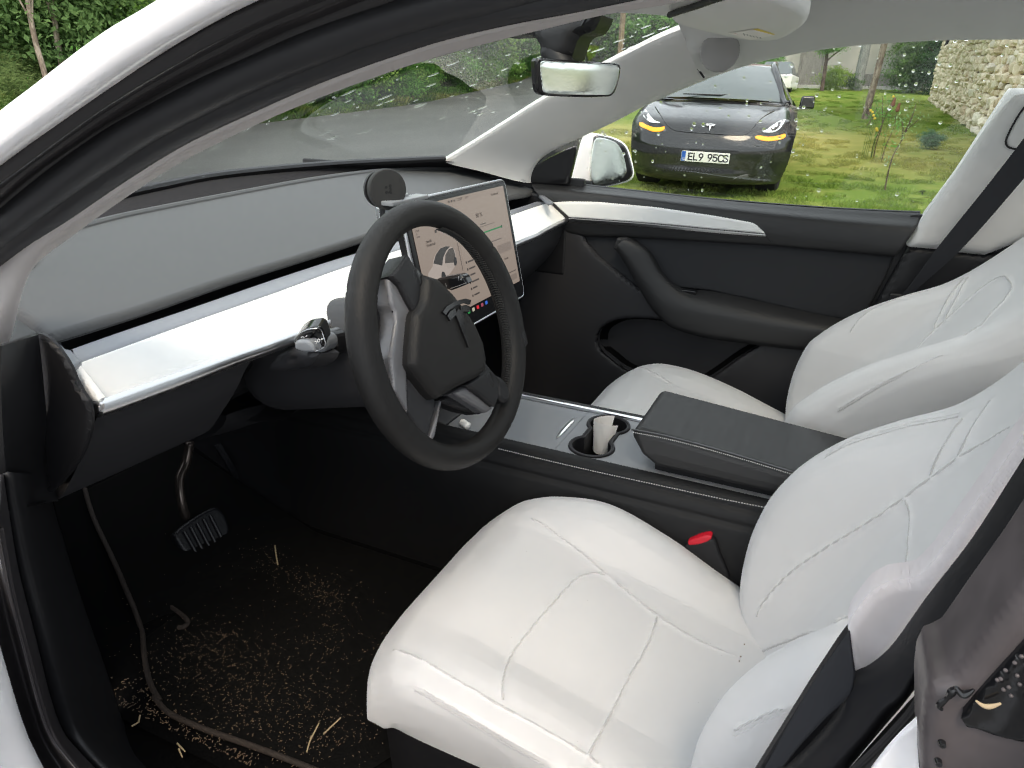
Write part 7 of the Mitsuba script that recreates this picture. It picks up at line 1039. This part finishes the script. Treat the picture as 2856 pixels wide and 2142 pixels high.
# saplings and flowering stalks
def sapling(label, stems, leaves, mat, lsize, seed):
    t_ = thing('sapling', label, 'sapling'); g = np.random.default_rng(seed); C_ = []
    for s_ in stems:
        s_ = crv(s_, 30); put(t_, 'stem', tube(s_, np.linspace(.010, .003, 30), 6), 'bark', smooth=True)
        n_ = leaves; i = g.integers(10, 30, n_); C_.append(s_[i]+g.normal(size=(n_, 3))*[.06, .06, .05])
    c = np.vstack(C_); V, F_ = leaf_quads(c, np.tile([0, -.3, .8], (len(c), 1)), lsize, g, .4); put(t_, 'foliage', trimesh.Trimesh(V, F_, process=False), mat, smooth=False, kind='stuff', label='small leaves along the stems')
sapling('thin reddish brown sapling stems right of the bare trunk', [[(0.9434,12.2,0.4241),(0.9389,12.2,0.6151),(0.9846,12.2,0.84),(1.025,12.2,1.044),(1.078,12.2,1.294),(1.085,12.2,1.376)], [(0.978,12.2,0.4173),(0.9764,12.2,0.6342),(1.002,12.2,0.8746),(0.9713,12.2,1.109),(0.9169,12.2,1.34)], [(1.098,12,0.2556),(1.11,12,0.5993),(1.162,12,0.8536),(1.16,12,1.133)], [(0.7931,12.3,0.8977),(0.8486,12.3,1.036),(0.871,12.3,1.172)]], 26, 'leaf_mid', .035, 4)
sapling('pale leafy sapling bending to the right, nearest to the door window', [[(1.087,8.6,0.2837),(1.082,8.6,0.4004),(1.089,8.6,0.6313),(1.139,8.6,0.8159),(1.188,8.6,0.9722),(1.253,8.6,1.048),(1.307,8.6,1.116)], [(1.161,8.6,0.9343),(1.194,8.6,1.058),(1.212,8.6,1.238)], [(1.147,8.6,0.8349),(1.139,8.6,0.9579),(1.097,8.6,1.078)]], 34, 'leaf_pale', .022, 5)
tree('blue_green_plant', 'bush-83', *[(1.876,14.2,0.6909)][0][:2], .20, 'small blue green plant alone on the lawn near the stone wall', 'leaf_blue', None, None, .8, 'plant')
k_ = thing('wild_flowers', 'yellow wild flowers at the foot of the sapling stems', 'flowers')
fl = [(0.8265,12.1,1.097),(0.8524,12.1,1.048),(0.9306,12.1,0.8577),(0.9437,12.1,0.8329),(1.076,12.1,1.33),(0.7974,12.1,1.121),(0.8767,12.1,1.007)]; st_ = [tube(A_([(q[0], q[1], at(q[0], q[1])), (q[0]+.01, q[1], (q[2]+at(q[0], q[1]))/2), q]), .004, 5) for q in fl]
for q, s_ in zip(fl, st_): put(k_, 'stalk', s_, 'verge_plain'); put(k_, 'flower', trimesh.creation.icosphere(1, .022).apply_transform(trimesh.transformations.translation_matrix(q)), 'flower_yellow')
k_ = thing('dry_seed_head', 'two rusty red seed heads on the sapling stems', 'seed heads')
put(k_, 'head', cat([tm(hull_spheres([A_(q), A_(q)+[.01, 0, .09]], [.03, .016], 10)) for q in [(1.089,12,1.213),(1.166,12,1.142)]]), 'rust')
# small white car far behind the black one
WV = thing('distant_car', 'small white car just visible behind the black car', 'car'); p0 = A_([(-2.969,38,1.957)][0]); gz = at(p0[0], p0[1]); p0 = A_([p0[0]-.55, p0[1], gz])
prof = [(-.85, .25), (-.88, .75), (-.72, .95), (-.60, 1.40), (.60, 1.40), (.72, .95), (.88, .75), (.85, .25)]
put(WV, 'body', tm(manifold3d.Manifold.batch_hull([manifold3d.Manifold.sphere(.05, 8).translate(tuple(map(float, p0+[x_*.98, y_, z_]))) for x_, z_ in prof[:2]+prof[-2:] for y_ in (0, 3.9)])), 'white_paint'); put(WV, 'cabin', tm(hull_spheres([p0+[x_, y_, z_] for x_, z_, y_ in ((-.75, .85, .9), (.75, .85, .9), (-.56, 1.38, 1.6), (.56, 1.38, 1.6), (-.56, 1.38, 3.2), (.56, 1.38, 3.2), (-.75, .85, 3.8), (.75, .85, 3.8))], .05, 10)), 'car_glass')
for s in (-1, 1):
    put(WV, 'headlight', tm(hull_spheres([p0+[s*.6, -.02, .72], p0+[s*.8, .06, .76]], .08, 10)), 'headlamp'); put(WV, 'wheel', disc(0, 0, p0+[s*.86, .8, .31], A_([s*1., 0, 0]), A_([0, 1., 0]), A_([0, 0, 1.]), [(1e-4, .02), (.2, .02), (.31, .0), (.31, -.2), (1e-4, -.2)]), 'tyre')

# ---------------------------------------------------------------- the old rubble wall on the right
SWL = thing('stone_wall', 'tall rough rubble stone wall with remains of plaster on the right', 'wall')
wz0 = lambda y: .221+.045*(np.asarray(y)-8)-.3
wy = np.linspace(9, 34, 180); wzz = np.linspace(0, 7.5, 80); Yw, Zw = np.meshgrid(wy, wzz)
bump = meshkit.fbm(np.stack([Yw*1.6, Zw*2.2, Yw*0], -1), 4)
put(SWL, 'core', gmesh(np.stack([3.13-.10*(bump-.5)+.0*Yw, Yw, wz0(Yw)+Zw], -1)), 'mortar', smooth=False)
put(SWL, 'end_face', wallbox(3.12, 4.0, 33.2, 34.0, wz0(34)-.2, wz0(34)+7.4), 'mortar')
g = np.random.default_rng(21); BL_ = []
for k in range(9):
    c = g.normal(size=(26, 3)); c /= np.linalg.norm(c, axis=1, keepdims=True); c = np.sign(c)*np.abs(c)**.6*[.5, .5, .5]; m = trimesh.convex.convex_hull(c)
    BL_.append(mikit.ply(m, None, smooth=False))
cand = []
z_ = .0; 
while z_ < 4.6:
    hh = g.uniform(.11, .21); y_ = 12.0+g.uniform(0, .3)
    while y_ < 33.4:
        ll = g.uniform(.18, .48)
        cand.append((y_+ll/2, z_+hh/2+g.normal()*.02, ll, hh*g.uniform(.85, 1.15), g.uniform(.05, .19))); y_ += ll*.97
    z_ += hh*.93
# plaster still covers part of the upper wall: no stones show there
cand = [c for c in cand if not (c[1] > 2.2 and meshkit.fbm(A_([[c[0]*.35, c[1]*.5, 3.]]), 3)[0] > .58)]
cand.sort(key=lambda c: -c[2]*c[3]/(c[0]+1.1)**2*(1 if c[0] > 13.5 else .01))
def stone(c, key):
    y_, z_, ll, hh, pr_ = c; scene[key] = {**BL_[g.integers(9)], 'bsdf': {'type': 'ref', 'id': 'mat_stone_%d' % g.integers(4)}, 'to_world': T().translate([3.12, float(y_), float(wz0(y_)+z_)]).rotate([1, 0, 0], float(g.normal()*6)).rotate([0, 0, 1], float(g.normal()*12)).scale([float(2*pr_), float(ll*1.08), float(hh*1.12)])}
for c in cand[:300]: stone(c, num(SWL+'__stone'))
rest = []
for c in cand[300:]:
    y_, z_, ll, hh, pr_ = c; v = g.normal(size=(20, 3)); v /= np.linalg.norm(v, axis=1, keepdims=True); v = np.sign(v)*np.abs(v)**.6*.5*[2*pr_, ll*1.08, hh*1.12]
    m = trimesh.convex.convex_hull(v); m.apply_translation([3.12, y_, float(wz0(y_)+z_)]); rest.append(m)
if rest: put(SWL, 'rubble', cat(rest), 'stone_0', smooth=False, kind='stuff', label='smaller rubble stones filling the wall')
pg = np.stack([3.045-.06*(bump-.5), Yw, wz0(Yw)+Zw], -1); pm_ = (meshkit.fbm(np.stack([Yw*.35, Zw*.5, 3.+0*Yw], -1), 3) > .56) & (Zw > 2.1); pm_[:2] = False
mm_ = gmesh(pg); keepf = pm_.ravel()[mm_.faces].all(1); mm_.update_faces(keepf); mm_.remove_unreferenced_vertices(); put(SWL, 'plaster', mm_, 'plaster', smooth=True, label='remains of pinkish plaster')

# ================================================================ rain on the glass
g = np.random.default_rng(31)
def drop(c, n, r, stretch=1.0, along=(0, 0, 1.), flat=.55):
    m = trimesh.creation.icosphere(1 if r < .0016 else 2, 1.0); n = n/np.linalg.norm(n); a_ = A_(along)-np.dot(along, n)*n; a_ /= np.linalg.norm(a_); b_ = np.cross(n, a_)
    M = np.eye(4); M[:3, 0], M[:3, 1], M[:3, 2], M[:3, 3] = b_*r, a_*r*stretch, n*r*flat, c+n*(r*flat+.0002); m.apply_transform(M); return m
def on_sheet(G, u, v):
    a_, b_ = v*(G.shape[0]-1), u*(G.shape[1]-1); i, j = int(min(a_, G.shape[0]-2)), int(min(b_, G.shape[1]-2)); s, t = a_-i, b_-j
    return (G[i, j]*(1-t)+G[i, j+1]*t)*(1-s)+(G[i+1, j]*(1-t)+G[i+1, j+1]*t)*s
SGG = loft([WG0, WG1], 40, 20); sn_ = gnorm(SGG).mean((0, 1)); sn_ = sn_*np.sign(sn_[1])
ms = []
for k in range(430):
    u, v = g.uniform(.12, .93), g.uniform(.05, .97); 
    if g.uniform() > (.25+.75*v**1.5): continue
    c = on_sheet(SGG, u, v); r = .0013+.0032*g.uniform()**2.0; ms.append(drop(c, sn_, r, g.uniform(.95, 1.35), flat=.85))
P('side_window__raindrop', cat(ms), 'water', smooth=True, kind='stuff', label='clear raindrops on the outside of the side window')
wn2 = gnorm(WSG); ms = []
for k in range(360):
    u, v = g.uniform(.12, .97), g.uniform(.02, .95); c = on_sheet(WSG, u, v); n_ = wn2[int(v*23), int(u*39)]; n_ = n_*np.sign(n_[2])
    t = A_([.9, .25, .35]) if u > .4 else A_([.7, .5, .3]); long_ = g.uniform() < .28
    ms.append(drop(c, n_, .0009+.0008*g.uniform(), g.uniform(4, 11) if long_ else g.uniform(1, 2.5), t+g.normal(0, .08, 3), .9))
P('windscreen__rain_streak', cat(ms), 'water', smooth=True, kind='stuff', label='raindrops and short streaks of rain on the windscreen')
WP_ = A_([(-0.0401,0.905,1.127),(-0.0199,0.905,1.117),(-0.0348,0.905,1.106),(-0.0211,0.905,1.078),(-0.0435,0.905,1.059),(-0.0245,0.905,1.042),(-0.0494,0.905,1.026),(0.0228,0.905,1.115),(0.0398,0.905,1.095),(0.014,0.905,1.08),(0.0611,0.905,1.068),(0.0319,0.905,1.049),(0.0752,0.905,1.037),(0.006,0.905,1.029),(-0.0544,0.905,1.105),(-0.0209,0.905,1.131)])
P('wing_mirror__raindrop', cat([drop(proud(q, .012), A_([.669, -1.14, 1.24])-q, .0016+.001*g.uniform()) for q in WP_]), 'water', smooth=True, kind='stuff', label='raindrops on the wing mirror')
